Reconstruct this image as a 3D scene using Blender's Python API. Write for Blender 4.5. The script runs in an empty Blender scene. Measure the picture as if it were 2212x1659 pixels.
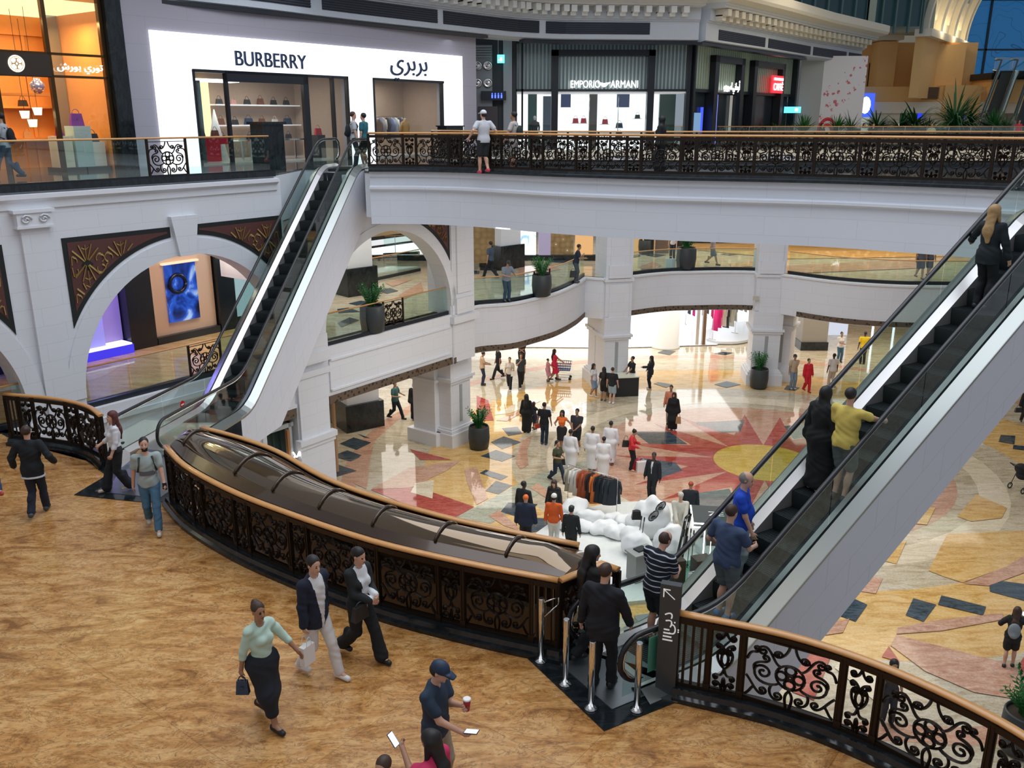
import bpy, bmesh, math, random
import numpy as np
from mathutils import Vector, Matrix
random.seed(7)
rng = np.random.RandomState(7)
SC = bpy.context.scene
COL = SC.collection
PI = math.pi
R = math.radians

# ------------------------------------------------------------------ camera (stands on the upper gallery, looks down over the atrium)
F_PX, PITCH, CZ = 1912.0, R(16.7), 13.0
cam = bpy.data.cameras.new('camera'); cam_o = bpy.data.objects.new('camera', cam); COL.objects.link(cam_o)
cam.sensor_fit = 'HORIZONTAL'; cam.sensor_width = 36.0; cam.lens = 36.0 * F_PX / 2212.0
cam.clip_start = 0.1; cam.clip_end = 400
cam_o.location = (0, 0, CZ); cam_o.rotation_euler = (PI / 2 - PITCH, 0, 0)
SC.camera = cam_o

# ------------------------------------------------------------------ colour management, world
SC.view_settings.view_transform = 'Standard'; SC.view_settings.look = 'None'
SC.view_settings.exposure = 0.0; SC.view_settings.gamma = 1.0; SC.view_settings.use_curve_mapping = False
w = bpy.data.worlds.new('world'); SC.world = w; w.use_nodes = True
w.node_tree.nodes['Background'].inputs[0].default_value = (0.80, 0.86, 1.0, 1)
w.node_tree.nodes['Background'].inputs[1].default_value = 0.36

def lamp(name, loc, size, power, col=(1, 1, 1), sy=None, rot=(0, 0, 0)):
    l = bpy.data.lights.new(name, 'AREA'); l.energy = power; l.color = col
    l.shape = 'RECTANGLE' if sy else 'SQUARE'; l.size = size
    if sy: l.size_y = sy
    o = bpy.data.objects.new(name, l); COL.objects.link(o); o.location = loc; o.rotation_euler = rot
    return o
# daylight and cove light from the glazed dome over the atrium
lamp('dome_skylight', (2, 20, 26), 22, 3900, (0.86, 0.92, 1.0))
lamp('gallery_fill_light', (-3, 3, 19), 12, 330, (1.0, 0.92, 0.80))  # unseen fill light added to light the tan floor below
# fill lights added for unseen downlights over the galleries and ground floor walks
for (x, y, z, sx, sy, p, c) in [
    (2.5, 28.6, 9.8, 6, 3, 420, (1, .96, .9)), (9.5, 26.2, 9.8, 6, 3, 420, (1, .96, .9)), (6, 50, 3.55, 14, 8, 800, (1, 0.97, 0.93)), (-4, 40, 3.55, 8, 8, 420, (1, .96, .9)), (20, 48, 3.55, 10, 8, 420, (1, .9, .78)), (-14, 34, 3.5, 6, 10, 220, (1, .96, .9)),  # first two, under the bridge, are added to brighten the ground floor
    (7, 50, 9.3, 16, 9, 520, (1, .95, .88)), (-7, 38, 9.6, 7, 7, 330, (1, .97, .9)), (20, 48, 9.3, 12, 8, 420, (1, .9, .76)), (-12.5, 28, 9.9, 3.5, 6, 110, (1, .9, .75)),
    (2, 40, 16.4, 10, 6, 120, (.85, .93, 1)), (20, 46, 20, 12, 12, 700, (1, .86, .62)), (-8.5, 30.5, 17.3, 3, 10, 60, (.92, .95, 1))]:
    lamp('ceiling_fill_light', (x, y, z), sx, p, c, sy)

# ------------------------------------------------------------------ measuring: where a sight line through the frame meets a level or an upright plane
_c, _s = math.cos(PITCH), math.sin(PITCH)
def ray(px, py):
    a = (px - 1106) / F_PX; b = (829.5 - py) / F_PX
    return (a, _c + b * _s, -_s + b * _c)
def G(px, py, z):
    r = ray(px, py); t = (z - CZ) / r[2]
    return (r[0] * t, r[1] * t)
def atD(px, py, D):
    r = ray(px, py); t = D / r[1]
    return (r[0] * t, D, CZ + r[2] * t)

# ------------------------------------------------------------------ materials
MATS = {}
def newmat(name):
    m = bpy.data.materials.new(name); m.use_nodes = True; MATS[name] = m
    nt = m.node_tree; return m, nt, nt.nodes['Principled BSDF']
def mat(name, col, rough=0.5, metal=0.0, emit=0.0, ecol=None, noise=0.0, nscale=6.0, spec=None, bump=0.0, bscale=40.0, coat=0.0):
    if name in MATS: return MATS[name]
    m, nt, b = newmat(name)
    b.inputs['Base Color'].default_value = (*col, 1); b.inputs['Roughness'].default_value = rough; b.inputs['Metallic'].default_value = metal
    if spec is not None: b.inputs['Specular IOR Level'].default_value = spec
    if coat: b.inputs['Coat Weight'].default_value = coat; b.inputs['Coat Roughness'].default_value = 0.05
    if emit: b.inputs['Emission Color'].default_value = (*(ecol or col), 1); b.inputs['Emission Strength'].default_value = emit
    if noise or bump:
        tc = nt.nodes.new('ShaderNodeTexCoord'); n = nt.nodes.new('ShaderNodeTexNoise'); n.inputs['Scale'].default_value = nscale; n.inputs['Detail'].default_value = 5
        nt.links.new(tc.outputs['Object'], n.inputs['Vector'])
        if noise:
            mx = nt.nodes.new('ShaderNodeMix'); mx.data_type = 'RGBA'
            mx.inputs['A'].default_value = (*[max(0, c * (1 - noise)) for c in col], 1); mx.inputs['B'].default_value = (*[min(1, c * (1 + noise)) for c in col], 1)
            nt.links.new(n.outputs['Fac'], mx.inputs['Factor']); nt.links.new(mx.outputs['Result'], b.inputs['Base Color'])
        if bump:
            n2 = nt.nodes.new('ShaderNodeTexNoise'); n2.inputs['Scale'].default_value = bscale; nt.links.new(tc.outputs['Object'], n2.inputs['Vector'])
            bp = nt.nodes.new('ShaderNodeBump'); bp.inputs['Strength'].default_value = bump; bp.inputs['Distance'].default_value = 0.01
            nt.links.new(n2.outputs['Fac'], bp.inputs['Height']); nt.links.new(bp.outputs['Normal'], b.inputs['Normal'])
    return m
def emat(name, col, s):
    return mat(name, (0.02, 0.02, 0.02), 0.5, emit=s, ecol=col)
def nodes(nt, kind, **kw):
    n = nt.nodes.new(kind)
    for k, v in kw.items():
        if k in n.inputs: n.inputs[k].default_value = v
        else: setattr(n, k, v)
    return n
def ramp(nt, fac, stops):
    r = nt.nodes.new('ShaderNodeValToRGB'); e = r.color_ramp.elements
    while len(e) < len(stops): e.new(0.5)
    for i, (p, c) in enumerate(stops): e[i].position = p; e[i].color = (*c, 1)
    nt.links.new(fac, r.inputs[0]); return r.outputs[0]
def marble(name, a, b_, c, scale=1.0, rough=0.12, rot=0.6, stretch=3.5, vein=0.5, joints=None, spec=.5):
    m, nt, b = newmat(name)
    L = nt.links.new
    g = nt.nodes.new('ShaderNodeNewGeometry'); mp = nodes(nt, 'ShaderNodeMapping')
    mp.inputs['Rotation'].default_value = (0, 0, rot); mp.inputs['Scale'].default_value = (scale, scale * stretch, scale)
    L(g.outputs['Position'], mp.inputs['Vector'])
    n1 = nodes(nt, 'ShaderNodeTexNoise', Scale=0.9, Detail=7.0, Roughness=0.68, Distortion=1.6)
    L(mp.outputs[0], n1.inputs['Vector'])
    base = ramp(nt, n1.outputs['Fac'], [(0.33, c), (0.46, a), (0.60, b_)])
    n2 = nodes(nt, 'ShaderNodeTexNoise', Scale=1.3, Detail=8.0, Roughness=0.7, Distortion=2.5)
    L(mp.outputs[0], n2.inputs['Vector'])
    v = ramp(nt, n2.outputs['Fac'], [(0.475, (0, 0, 0)), (0.5, (1, 1, 1)), (0.52, (0, 0, 0))])
    mv = nodes(nt, 'ShaderNodeMath', operation='MULTIPLY'); L(v, mv.inputs[0]); mv.inputs[1].default_value = vein
    mx = nt.nodes.new('ShaderNodeMix'); mx.data_type = 'RGBA'; L(mv.outputs[0], mx.inputs['Factor']); L(base, mx.inputs['A']); mx.inputs['B'].default_value = (*[q * 0.45 for q in c], 1)
    out = mx.outputs['Result']
    n3 = nodes(nt, 'ShaderNodeTexNoise', Scale=14.0, Detail=4.0); L(g.outputs['Position'], n3.inputs['Vector'])
    mm = nt.nodes.new('ShaderNodeMix'); mm.data_type = 'RGBA'; mm.blend_type = 'OVERLAY'; mm.inputs['Factor'].default_value = 0.35
    L(out, mm.inputs['A']); L(n3.outputs['Fac'], mm.inputs['B']); out = mm.outputs['Result']
    if joints:
        br = nt.nodes.new('ShaderNodeTexBrick'); br.offset = 0
        br.inputs['Color1'].default_value = (1, 1, 1, 1); br.inputs['Color2'].default_value = (.9, .9, .9, 1); br.inputs['Mortar'].default_value = (.72, .68, .64, 1)
        br.inputs['Scale'].default_value = 1; br.inputs['Mortar Size'].default_value = 0.006; br.inputs['Brick Width'].default_value = joints; br.inputs['Row Height'].default_value = joints
        mp2 = nodes(nt, 'ShaderNodeMapping'); mp2.inputs['Rotation'].default_value = (0, 0, R(38)); L(g.outputs['Position'], mp2.inputs['Vector']); L(mp2.outputs[0], br.inputs['Vector'])
        mj = nt.nodes.new('ShaderNodeMix'); mj.data_type = 'RGBA'; mj.blend_type = 'MULTIPLY'; mj.inputs['Factor'].default_value = 1
        L(out, mj.inputs['A']); L(br.outputs['Color'], mj.inputs['B']); out = mj.outputs['Result']
    L(out, b.inputs['Base Color']); b.inputs['Roughness'].default_value = rough; b.inputs['Specular IOR Level'].default_value = spec
    return m
def stonewall(name, col, along=(0.596, 0.803), bw=1.2, bh=0.45, line=0.86, rough=0.6, slope=0.0):
    """white stone cladding with faint joints; 'along' is the wall's horizontal direction"""
    m, nt, b = newmat(name); L = nt.links.new
    g = nt.nodes.new('ShaderNodeNewGeometry'); dp = nodes(nt, 'ShaderNodeVectorMath', operation='DOT_PRODUCT'); L(g.outputs['Position'], dp.inputs[0]); dp.inputs[1].default_value = (*along, 0)
    dz = nodes(nt, 'ShaderNodeVectorMath', operation='DOT_PRODUCT'); L(g.outputs['Position'], dz.inputs[0]); dz.inputs[1].default_value = (-along[0] * slope, -along[1] * slope, 1)
    cb = nt.nodes.new('ShaderNodeCombineXYZ'); L(dp.outputs['Value'], cb.inputs[0]); L(dz.outputs['Value'], cb.inputs[1])
    br = nt.nodes.new('ShaderNodeTexBrick'); L(cb.outputs[0], br.inputs['Vector'])
    br.inputs['Scale'].default_value = 1; br.inputs['Mortar Size'].default_value = 0.006; br.inputs['Brick Width'].default_value = bw; br.inputs['Row Height'].default_value = bh
    br.inputs['Color1'].default_value = (*col, 1); br.inputs['Color2'].default_value = (*[c * .98 for c in col], 1); br.inputs['Mortar'].default_value = (*[c * line for c in col], 1)
    L(br.outputs['Color'], b.inputs['Base Color']); b.inputs['Roughness'].default_value = rough
    return m
def glassmat(name, tint=(0.75, 0.95, 0.9), alpha=0.12, rough=0.02):
    m, nt, b = newmat(name); L = nt.links.new
    out = nt.nodes['Material Output']; tr = nodes(nt, 'ShaderNodeBsdfTransparent'); tr.inputs[0].default_value = (*tint, 1)
    gl = nodes(nt, 'ShaderNodeBsdfGlossy'); gl.inputs['Roughness'].default_value = rough; gl.inputs['Color'].default_value = (*[0.6 + 0.4 * t for t in tint], 1)
    lw = nodes(nt, 'ShaderNodeLayerWeight', Blend=0.35)
    ad = nodes(nt, 'ShaderNodeMath', operation='MULTIPLY_ADD'); ad.inputs[1].default_value = 0.5; ad.inputs[2].default_value = alpha; ad.use_clamp = True
    L(lw.outputs['Fresnel'], ad.inputs[0]); mx = nt.nodes.new('ShaderNodeMixShader'); L(ad.outputs[0], mx.inputs[0]); L(tr.outputs[0], mx.inputs[1]); L(gl.outputs[0], mx.inputs[2]); L(mx.outputs[0], out.inputs[0])
    return m

M_white = stonewall('white stone', (0.74, 0.76, 0.80))
M_whiteX = stonewall('white stone across', (0.74, 0.76, 0.80), (1, 0))
M_plain = mat('white plaster', (0.74, 0.76, 0.80), 0.6, noise=0.03)
M_ceil = mat('ceiling plaster', (0.55, 0.60, 0.66), 0.8, noise=0.03)
M_cream = mat('cream plaster', (0.78, 0.73, 0.60), 0.7, noise=0.03)
M_tanwall = mat('amber plaster', (0.80, 0.50, 0.20), 0.7, noise=0.05)
M_black = marble('black granite', (0.012, 0.016, 0.018), (0.02, 0.026, 0.03), (0.008, 0.01, 0.012), 1.5, 0.12, vein=0.15)
M_iron = mat('bronze dark iron', (0.028, 0.018, 0.012), 0.42, 0.55)
M_wood = mat('handrail wood', (0.62, 0.30, 0.09), 0.32, noise=0.12, nscale=9, coat=.4)
M_steel = mat('brushed steel', (0.62, 0.62, 0.60), 0.25, 1.0)
M_chrome = mat('polished steel', (0.75, 0.75, 0.74), 0.12, 1.0)
M_rubber = mat('black rubber', (0.012, 0.012, 0.014), 0.35)
M_step = mat('escalator step', (0.018, 0.024, 0.026), 0.5, 0.2)
M_skirt = mat('escalator skirt', (0.66, 0.63, 0.62), 0.33, 0.7)
M_glass = glassmat('clear glass')
M_glassd = glassmat('shop glass', (0.86, 0.93, 0.93), 0.05)
M_glasst = glassmat('escalator glass', (0.72, 0.86, 0.82), 0.10)
M_bronze = mat('bronze panel', (0.05, 0.026, 0.012), 0.22, 0.4, coat=.5)
M_fascia = mat('fretwork bronze', (0.07, 0.045, 0.03), 0.5, 0.3)
M_vent = mat('vent dark', (0.01, 0.015, 0.03), 0.5)
M_dark = mat('dark frame', (0.012, 0.016, 0.022), 0.3)

# ------------------------------------------------------------------ mesh builder
class MB:
    def __init__(s, T=None): s.v = []; s.f = []; s.m = []; s.T = T; s.mi = 0; s.sm = []
    def vert(s, p): s.v.append(tuple(p)); return len(s.v) - 1
    def face(s, idx, smooth=False): s.f.append(tuple(idx)); s.m.append(s.mi); s.sm.append(smooth)
    def quad(s, a, b, c, d): s.face([s.vert(a), s.vert(b), s.vert(c), s.vert(d)])
    def poly(s, pts): s.face([s.vert(p) for p in pts])
    def box(s, x0, y0, z0, x1, y1, z1):
        v = [s.vert(p) for p in [(x0, y0, z0), (x1, y0, z0), (x1, y1, z0), (x0, y1, z0), (x0, y0, z1), (x1, y0, z1), (x1, y1, z1), (x0, y1, z1)]]
        for q in [(0, 3, 2, 1), (4, 5, 6, 7), (0, 1, 5, 4), (1, 2, 6, 5), (2, 3, 7, 6), (3, 0, 4, 7)]: s.face([v[i] for i in q])
        return s
    def cbox(s, c, d, rz=0):
        cx, cy, cz = c; dx, dy, dz = [q / 2 for q in d]; co, si = math.cos(rz), math.sin(rz)
        v = []
        for z in (-dz, dz):
            for (x, y) in ((-dx, -dy), (dx, -dy), (dx, dy), (-dx, dy)): v.append(s.vert((cx + x * co - y * si, cy + x * si + y * co, cz + z)))
        for q in [(0, 3, 2, 1), (4, 5, 6, 7), (0, 1, 5, 4), (1, 2, 6, 5), (2, 3, 7, 6), (3, 0, 4, 7)]: s.face([v[i] for i in q])
        return s
    def prism(s, poly, z0, z1, cap=True):
        n = len(poly); a = [s.vert((p[0], p[1], z0)) for p in poly]; b = [s.vert((p[0], p[1], z1)) for p in poly]
        area = sum(poly[i][0] * poly[(i + 1) % n][1] - poly[(i + 1) % n][0] * poly[i][1] for i in range(n))
        if area < 0: a.reverse(); b.reverse()
        for i in range(n): s.face([a[i], a[(i + 1) % n], b[(i + 1) % n], b[i]])
        if cap: s.face(b); s.face(a[::-1])
        return s
    def sweep(s, prof, path, closed=False, smooth=False, caps=True):
        """prof: (offset to the path's right, z) points; path: (x, y, z)"""
        n = len(path); rings = []
        for i, p in enumerate(path):
            q0 = path[i - 1] if i > 0 else (path[-1] if closed else p); q1 = path[i + 1] if i < n - 1 else (path[0] if closed else p)
            d0 = Vector((p[0] - q0[0], p[1] - q0[1])); d1 = Vector((q1[0] - p[0], q1[1] - p[1]))
            if d0.length < 1e-6: d0 = d1
            if d1.length < 1e-6: d1 = d0
            d0.normalize(); d1.normalize(); t = (d0 + d1); t = t.normalized() if t.length > 1e-6 else d1
            k = 1 / max(0.35, t.dot(d0)); nx, ny = t.y * k, -t.x * k
            rings.append([s.vert((p[0] + nx * o, p[1] + ny * o, p[2] + z)) for o, z in prof])
        m = len(prof)
        for i in range(n if closed else n - 1):
            a, b = rings[i], rings[(i + 1) % n]
            for j in range(m): s.face([a[j], b[j], b[(j + 1) % m], a[(j + 1) % m]], smooth)
        if not closed and caps: s.face(rings[0]); s.face(rings[-1][::-1])
        return s
    def tube(s, path, r, n=6, caps=True, flat=1.0, up=None):
        P = [Vector(p) for p in path]; rr = r if isinstance(r, (list, tuple)) else [r] * len(P); rings = []
        for i, p in enumerate(P):
            t = (P[min(i + 1, len(P) - 1)] - P[max(i - 1, 0)])
            t = t.normalized() if t.length > 1e-9 else Vector((0, 0, 1))
            u = Vector(up) if up is not None else (Vector((0, 0, 1)) if abs(t.z) < 0.9 else Vector((1, 0, 0)))
            a = t.cross(u)
            a = a.normalized() if a.length > 1e-6 else Vector((1, 0, 0))
            b = a.cross(t).normalized()
            rings.append([s.vert(p + a * (math.cos(2 * PI * j / n) * rr[i]) + b * (math.sin(2 * PI * j / n) * rr[i] * flat)) for j in range(n)])
        for i in range(len(P) - 1):
            for j in range(n): s.face([rings[i][j], rings[i][(j + 1) % n], rings[i + 1][(j + 1) % n], rings[i + 1][j]], n > 4)
        if caps: s.face(rings[0][::-1]); s.face(rings[-1])
        return s
    def lathe(s, prof, c=(0, 0, 0), n=20, caps=True, smooth=True):
        rings = [[s.vert((c[0] + r * math.cos(2 * PI * j / n), c[1] + r * math.sin(2 * PI * j / n), c[2] + z)) for j in range(n)] for r, z in prof]
        for i in range(len(prof) - 1):
            for j in range(n): s.face([rings[i][j], rings[i][(j + 1) % n], rings[i + 1][(j + 1) % n], rings[i + 1][j]], smooth)
        if caps: s.face(rings[0][::-1]); s.face(rings[-1])
        return s
    def ball(s, c, r, nu=10, nv=6):
        rx, ry, rz = r if isinstance(r, (list, tuple)) else (r, r, r)
        prof = []
        rings = [[s.vert((c[0] + rx * math.sin(PI * i / nv) * math.cos(2 * PI * j / nu), c[1] + ry * math.sin(PI * i / nv) * math.sin(2 * PI * j / nu), c[2] + rz * math.cos(PI * i / nv))) for j in range(nu)] for i in range(nv + 1)]
        for i in range(nv):
            for j in range(nu): s.face([rings[i + 1][j], rings[i + 1][(j + 1) % nu], rings[i][(j + 1) % nu], rings[i][j]], True)
        return s
    def disc(s, c, r, nrm='z', n=20):
        ax = {'z': lambda a, b: (c[0] + a, c[1] + b, c[2]), 'y': lambda a, b: (c[0] + a, c[1], c[2] + b), 'x': lambda a, b: (c[0], c[1] + a, c[2] + b)}[nrm]
        s.face([s.vert(ax(r * math.cos(2 * PI * j / n), r * math.sin(2 * PI * j / n))) for j in range(n)]); return s
    def mesh(s, name, mats):
        me = bpy.data.meshes.new(name)
        v = s.v
        if s.T is not None: v = [tuple(s.T @ Vector(p)) for p in v]
        me.from_pydata(v, [], s.f)
        for m in (mats if isinstance(mats, (list, tuple)) else [mats]): me.materials.append(m)
        me.polygons.foreach_set('material_index', s.m); me.polygons.foreach_set('use_smooth', s.sm)
        me.update(); return me
    def build(s, name, mats, parent=None, **tags):
        o = bpy.data.objects.new(name, s.mesh(name, mats)); COL.objects.link(o)
        if parent is not None: o.parent = parent
        tag(o, **tags); return o
def tag(o, label=None, cat=None, group=None, kind=None):
    if label: o['label'] = label
    if cat: o['category'] = cat
    if group: o['group'] = group
    if kind: o['kind'] = kind
    return o
def empty(name, loc=(0, 0, 0), rz=0, **tags):
    o = bpy.data.objects.new(name, None); COL.objects.link(o); o.location = loc; o.rotation_euler = (0, 0, rz); o.empty_display_size = 0.1
    return tag(o, **tags)
def struct(name, mb, mats, parent=None):
    o = mb.build(name, mats, parent)
    if parent is None: o['kind'] = 'structure'
    return o
def copy_tree(o, parent=None):
    c = o.copy(); COL.objects.link(c)
    if parent is not None: c.parent = parent
    for ch in list(o.children): copy_tree(ch, c)
    return c
def frame_T(org, ang, z=0):
    """local x along the wall, local y into the wall (away from the viewer's side), z up"""
    return Matrix.Translation((org[0], org[1], z)) @ Matrix.Rotation(ang, 4, 'Z')
def text_mesh(s, size, depth=0.02, font=None):
    cu = bpy.data.curves.new('t', 'FONT'); cu.body = s; cu.size = size; cu.extrude = depth; cu.align_x = 'CENTER'; cu.align_y = 'CENTER'
    ob = bpy.data.objects.new('t', cu); COL.objects.link(ob)
    dg = bpy.context.evaluated_depsgraph_get(); me = bpy.data.meshes.new_from_object(ob.evaluated_get(dg))
    bpy.data.objects.remove(ob); return me
def sign(name, s, loc, rz, size, m, parent=None, sx=1.0, depth=0.02, weight=0, tilt=PI / 2, **tags):
    me = text_mesh(s, size, depth); me.materials.clear(); me.materials.append(m)
    o = bpy.data.objects.new(name, me); COL.objects.link(o); o.location = loc; o.rotation_euler = (tilt, 0, rz); o.scale = (sx, 1, 1)
    if parent is not None: o.parent = parent
    return tag(o, **tags)
def smooth_path(pts, n=8):
    """Catmull-Rom through 2-D or 3-D points"""
    P = [np.array(p, float) for p in pts]; P = [2 * P[0] - P[1]] + P + [2 * P[-1] - P[-2]]; out = []
    for i in range(1, len(P) - 2):
        for k in range(n):
            t = k / n
            out.append(tuple(0.5 * ((2 * P[i]) + (-P[i - 1] + P[i + 1]) * t + (2 * P[i - 1] - 5 * P[i] + 4 * P[i + 1] - P[i + 2]) * t * t + (-P[i - 1] + 3 * P[i] - 3 * P[i + 1] + P[i + 2]) * t ** 3)))
    out.append(tuple(P[-2])); return out
def resample(path, n):
    P = np.array(path, float); d = np.r_[0, np.cumsum(np.linalg.norm(np.diff(P, axis=0), axis=1))]
    t = np.linspace(0, d[-1], n); return [tuple(np.interp(tt, d, P[:, k]) for k in range(P.shape[1])) for tt in t]
def plen(path): P = np.array(path, float); return float(np.linalg.norm(np.diff(P, axis=0), axis=1).sum())
Z0, Z1, Z2 = 0.0, 5.7, 11.4
# ================================================================== THE BUILDING
ANG = math.atan2(0.803, 0.596)
FA = frame_T((-10.9, 22.2), ANG)            # arcade wall below the upper gallery
FB = frame_T((-12.4, 30.0), ANG)            # shop fronts of the upper gallery
def fa(u, n, z=0): p = FA @ Vector((u, n, z)); return (p.x, p.y, p.z)
def fb(u, n, z=0): p = FB @ Vector((u, n, z)); return (p.x, p.y, p.z)

M_l1floor = marble('tan marble', (0.52, 0.25, 0.075), (0.66, 0.38, 0.15), (0.27, 0.11, 0.03), 1.1, 0.26, rot=-0.45, stretch=2.6, vein=.8, joints=2.4, spec=.35)
M_gr_beige = marble('beige marble', (0.56, 0.48, 0.34), (0.66, 0.60, 0.46), (0.42, 0.33, 0.2), 0.9, 0.055, vein=.4)
M_gr_gold = marble('gold marble', (0.70, 0.44, 0.15), (0.78, 0.54, 0.24), (0.55, 0.30, 0.08), 0.8, 0.055, vein=.3)
M_gr_pink = marble('rose marble', (0.58, 0.33, 0.22), (0.66, 0.42, 0.30), (0.45, 0.22, 0.14), 1.2, 0.055, vein=.5)
M_gr_red = marble('red marble', (0.42, 0.07, 0.05), (0.52, 0.12, 0.09), (0.30, 0.04, 0.03), 1.4, 0.055, vein=.35)
M_gr_dark = marble('slate marble', (0.045, 0.07, 0.09), (0.08, 0.11, 0.13), (0.02, 0.03, 0.04), 1.4, 0.055, vein=.4)
M_gr_green = marble('green marble', (0.40, 0.42, 0.32), (0.52, 0.52, 0.40), (0.28, 0.30, 0.22), 1.1, 0.055, vein=.5)
M_gr_yel = marble('yellow marble', (0.62, 0.42, 0.06), (0.70, 0.50, 0.10), (0.5, 0.32, 0.04), 1.2, 0.055, vein=.4)
M_gr_cream = marble('cream marble', (0.76, 0.66, 0.48), (0.82, 0.74, 0.58), (0.62, 0.52, 0.36), 1.0, 0.055, vein=.3)
M_shopfl = mat('shop floor', (0.82, 0.83, 0.86), 0.12)

# ---------------- ground floor with its inlays
b = MB(); b.box(-45, 4, -0.3, 60, 95, 0.0)
h = [0.0]
def inlay(mi, pts, px=True):
    h[0] += 0.0003; b.mi = mi
    P = [G(*p, 0) for p in pts] if px else pts
    # drop a thin slab of stone
    a = sum(P[i][0] * P[(i + 1) % len(P)][1] - P[(i + 1) % len(P)][0] * P[i][1] for i in range(len(P)))
    if a < 0: P = P[::-1]
    b.poly([(p[0], p[1], 0.002 + h[0]) for p in P])
def ring_inlay(mi, c, r0, r1, a0=0, a1=360, n=40):
    h[0] += 0.0003; b.mi = mi
    for i in range(n):
        A, B = R(a0 + (a1 - a0) * i / n), R(a0 + (a1 - a0) * (i + 1) / n)
        if r0 > 0: b.poly([(c[0] + r0 * math.cos(A), c[1] + r0 * math.sin(A), .002 + h[0]), (c[0] + r1 * math.cos(A), c[1] + r1 * math.sin(A), .002 + h[0]), (c[0] + r1 * math.cos(B), c[1] + r1 * math.sin(B), .002 + h[0]), (c[0] + r0 * math.cos(B), c[1] + r0 * math.sin(B), .002 + h[0])])
        else: b.poly([(c[0], c[1], .002 + h[0]), (c[0] + r1 * math.cos(A), c[1] + r1 * math.sin(A), .002 + h[0]), (c[0] + r1 * math.cos(B), c[1] + r1 * math.sin(B), .002 + h[0])])
SUN = (9.95, 32.6)
# 0 beige 1 gold 2 rose 3 red 4 slate 5 green 6 yellow 7 cream 8 shop
ring_inlay(1, SUN, 10.0, 13.4); ring_inlay(7, SUN, 7.6, 8.6); ring_inlay(2, SUN, 0, 6.9); ring_inlay(2, SUN, 15.9, 16.5)
for k in range(8):      # eight-pointed star round the sun
    A = R(45 * k + 8)
    tip = (SUN[0] + 5.6 * math.cos(A), SUN[1] + 5.6 * math.sin(A)); c0 = (SUN[0] + 1.7 * math.cos(A - .42), SUN[1] + 1.7 * math.sin(A - .42)); c1 = (SUN[0] + 1.7 * math.cos(A + .42), SUN[1] + 1.7 * math.sin(A + .42))
    t2a = (SUN[0] + 5.9 * math.cos(A - .26), SUN[1] + 5.9 * math.sin(A - .26)); t2b = (SUN[0] + 5.9 * math.cos(A + .26), SUN[1] + 5.9 * math.sin(A + .26))
    inlay(3, [c0, t2a, (SUN[0] + 3.1 * math.cos(A), SUN[1] + 3.1 * math.sin(A)), t2b, c1], px=False)
    if k % 2: inlay(4, [(SUN[0] + q * math.cos(A + w_), SUN[1] + q * math.sin(A + w_)) for q, w_ in ((3.3, 0), (4.7, -.2), (5.9, 0), (4.7, .2))], px=False)
    else: inlay(4, [(SUN[0] + q * math.cos(A + w_), SUN[1] + q * math.sin(A + w_)) for q, w_ in ((3.5, -.12), (5.1, -.24), (5.1, .24), (3.5, .12))], px=False)
ring_inlay(6, SUN, 0, 1.95)
inlay(5, [(985, 1118), (1160, 1024), (1300, 985), (1195, 1048), (1060, 1132)])
for q in [[(1148, 285), (1250, 275), (1280, 320), (1190, 335)], [(1075, 375), (1160, 337), (1275, 375), (1150, 420)], [(1010, 465), (1110, 425), (1235, 465), (1150, 500)], [(1003, 575), (1045, 553), (1188, 596), (1142, 622)], [(1040, 690), (1110, 625), (1215, 655), (1128, 712)],
          [(1140, 825), (1190, 765), (1380, 775), (1290, 870)], [(1290, 860), (1440, 868), (1455, 940), (1310, 965)], [(1262, 205), (1290, 195), (1420, 195), (1420, 215), (1290, 225)], [(1400, 140), (1460, 145), (1485, 185), (1420, 180)],
          [(100, 385), (190, 345), (305, 378), (210, 425)], [(50, 465), (150, 428), (250, 463), (170, 500)], [(60, 560), (90, 520), (210, 560), (70, 602)], [(110, 300), (215, 215), (300, 200), (240, 250), (180, 300)], [(215, 320), (300, 350), (260, 345)]]:
    inlay(4, [(700 + x / 2.989, 830 + y / 2.989) for x, y in q])
for mi, q in [(3, [(555, 420), (620, 490), (825, 490)]), (3, [(300, 683), (610, 668), (970, 793), (850, 860), (560, 790)]), (2, [(305, 680), (550, 540), (880, 495), (790, 560), (560, 670)]), (2, [(905, 555), (985, 535), (1060, 740), (985, 780), (930, 650)]),
              (2, [(1245, 470), (1270, 370), (1340, 335), (1310, 430), (1320, 520), (1270, 550), (1240, 510)]), (3, [(985, 75), (1060, 105), (1095, 235), (985, 240)]), (2, [(1110, 235), (1285, 165), (1270, 190), (1180, 240)]), (7, [(1095, 200), (1290, 100), (1400, 110), (1200, 190)]),
              (2, [(230, 470), (320, 400), (300, 480), (275, 680), (190, 640)]), (7, [(590, 640), (710, 620), (700, 740), (560, 700)]), (2, [(1060, 850), (1130, 815), (1260, 930), (1250, 945), (1160, 915)]), (2, [(1330, 670), (1380, 640), (1560, 770), (1500, 780)]),
              (1, [(1690, 650), (1760, 640), (1900, 740), (1850, 830), (1700, 800)])]:
    inlay(mi, [(700 + x / 2.989, 830 + y / 2.989) for x, y in q])
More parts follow.
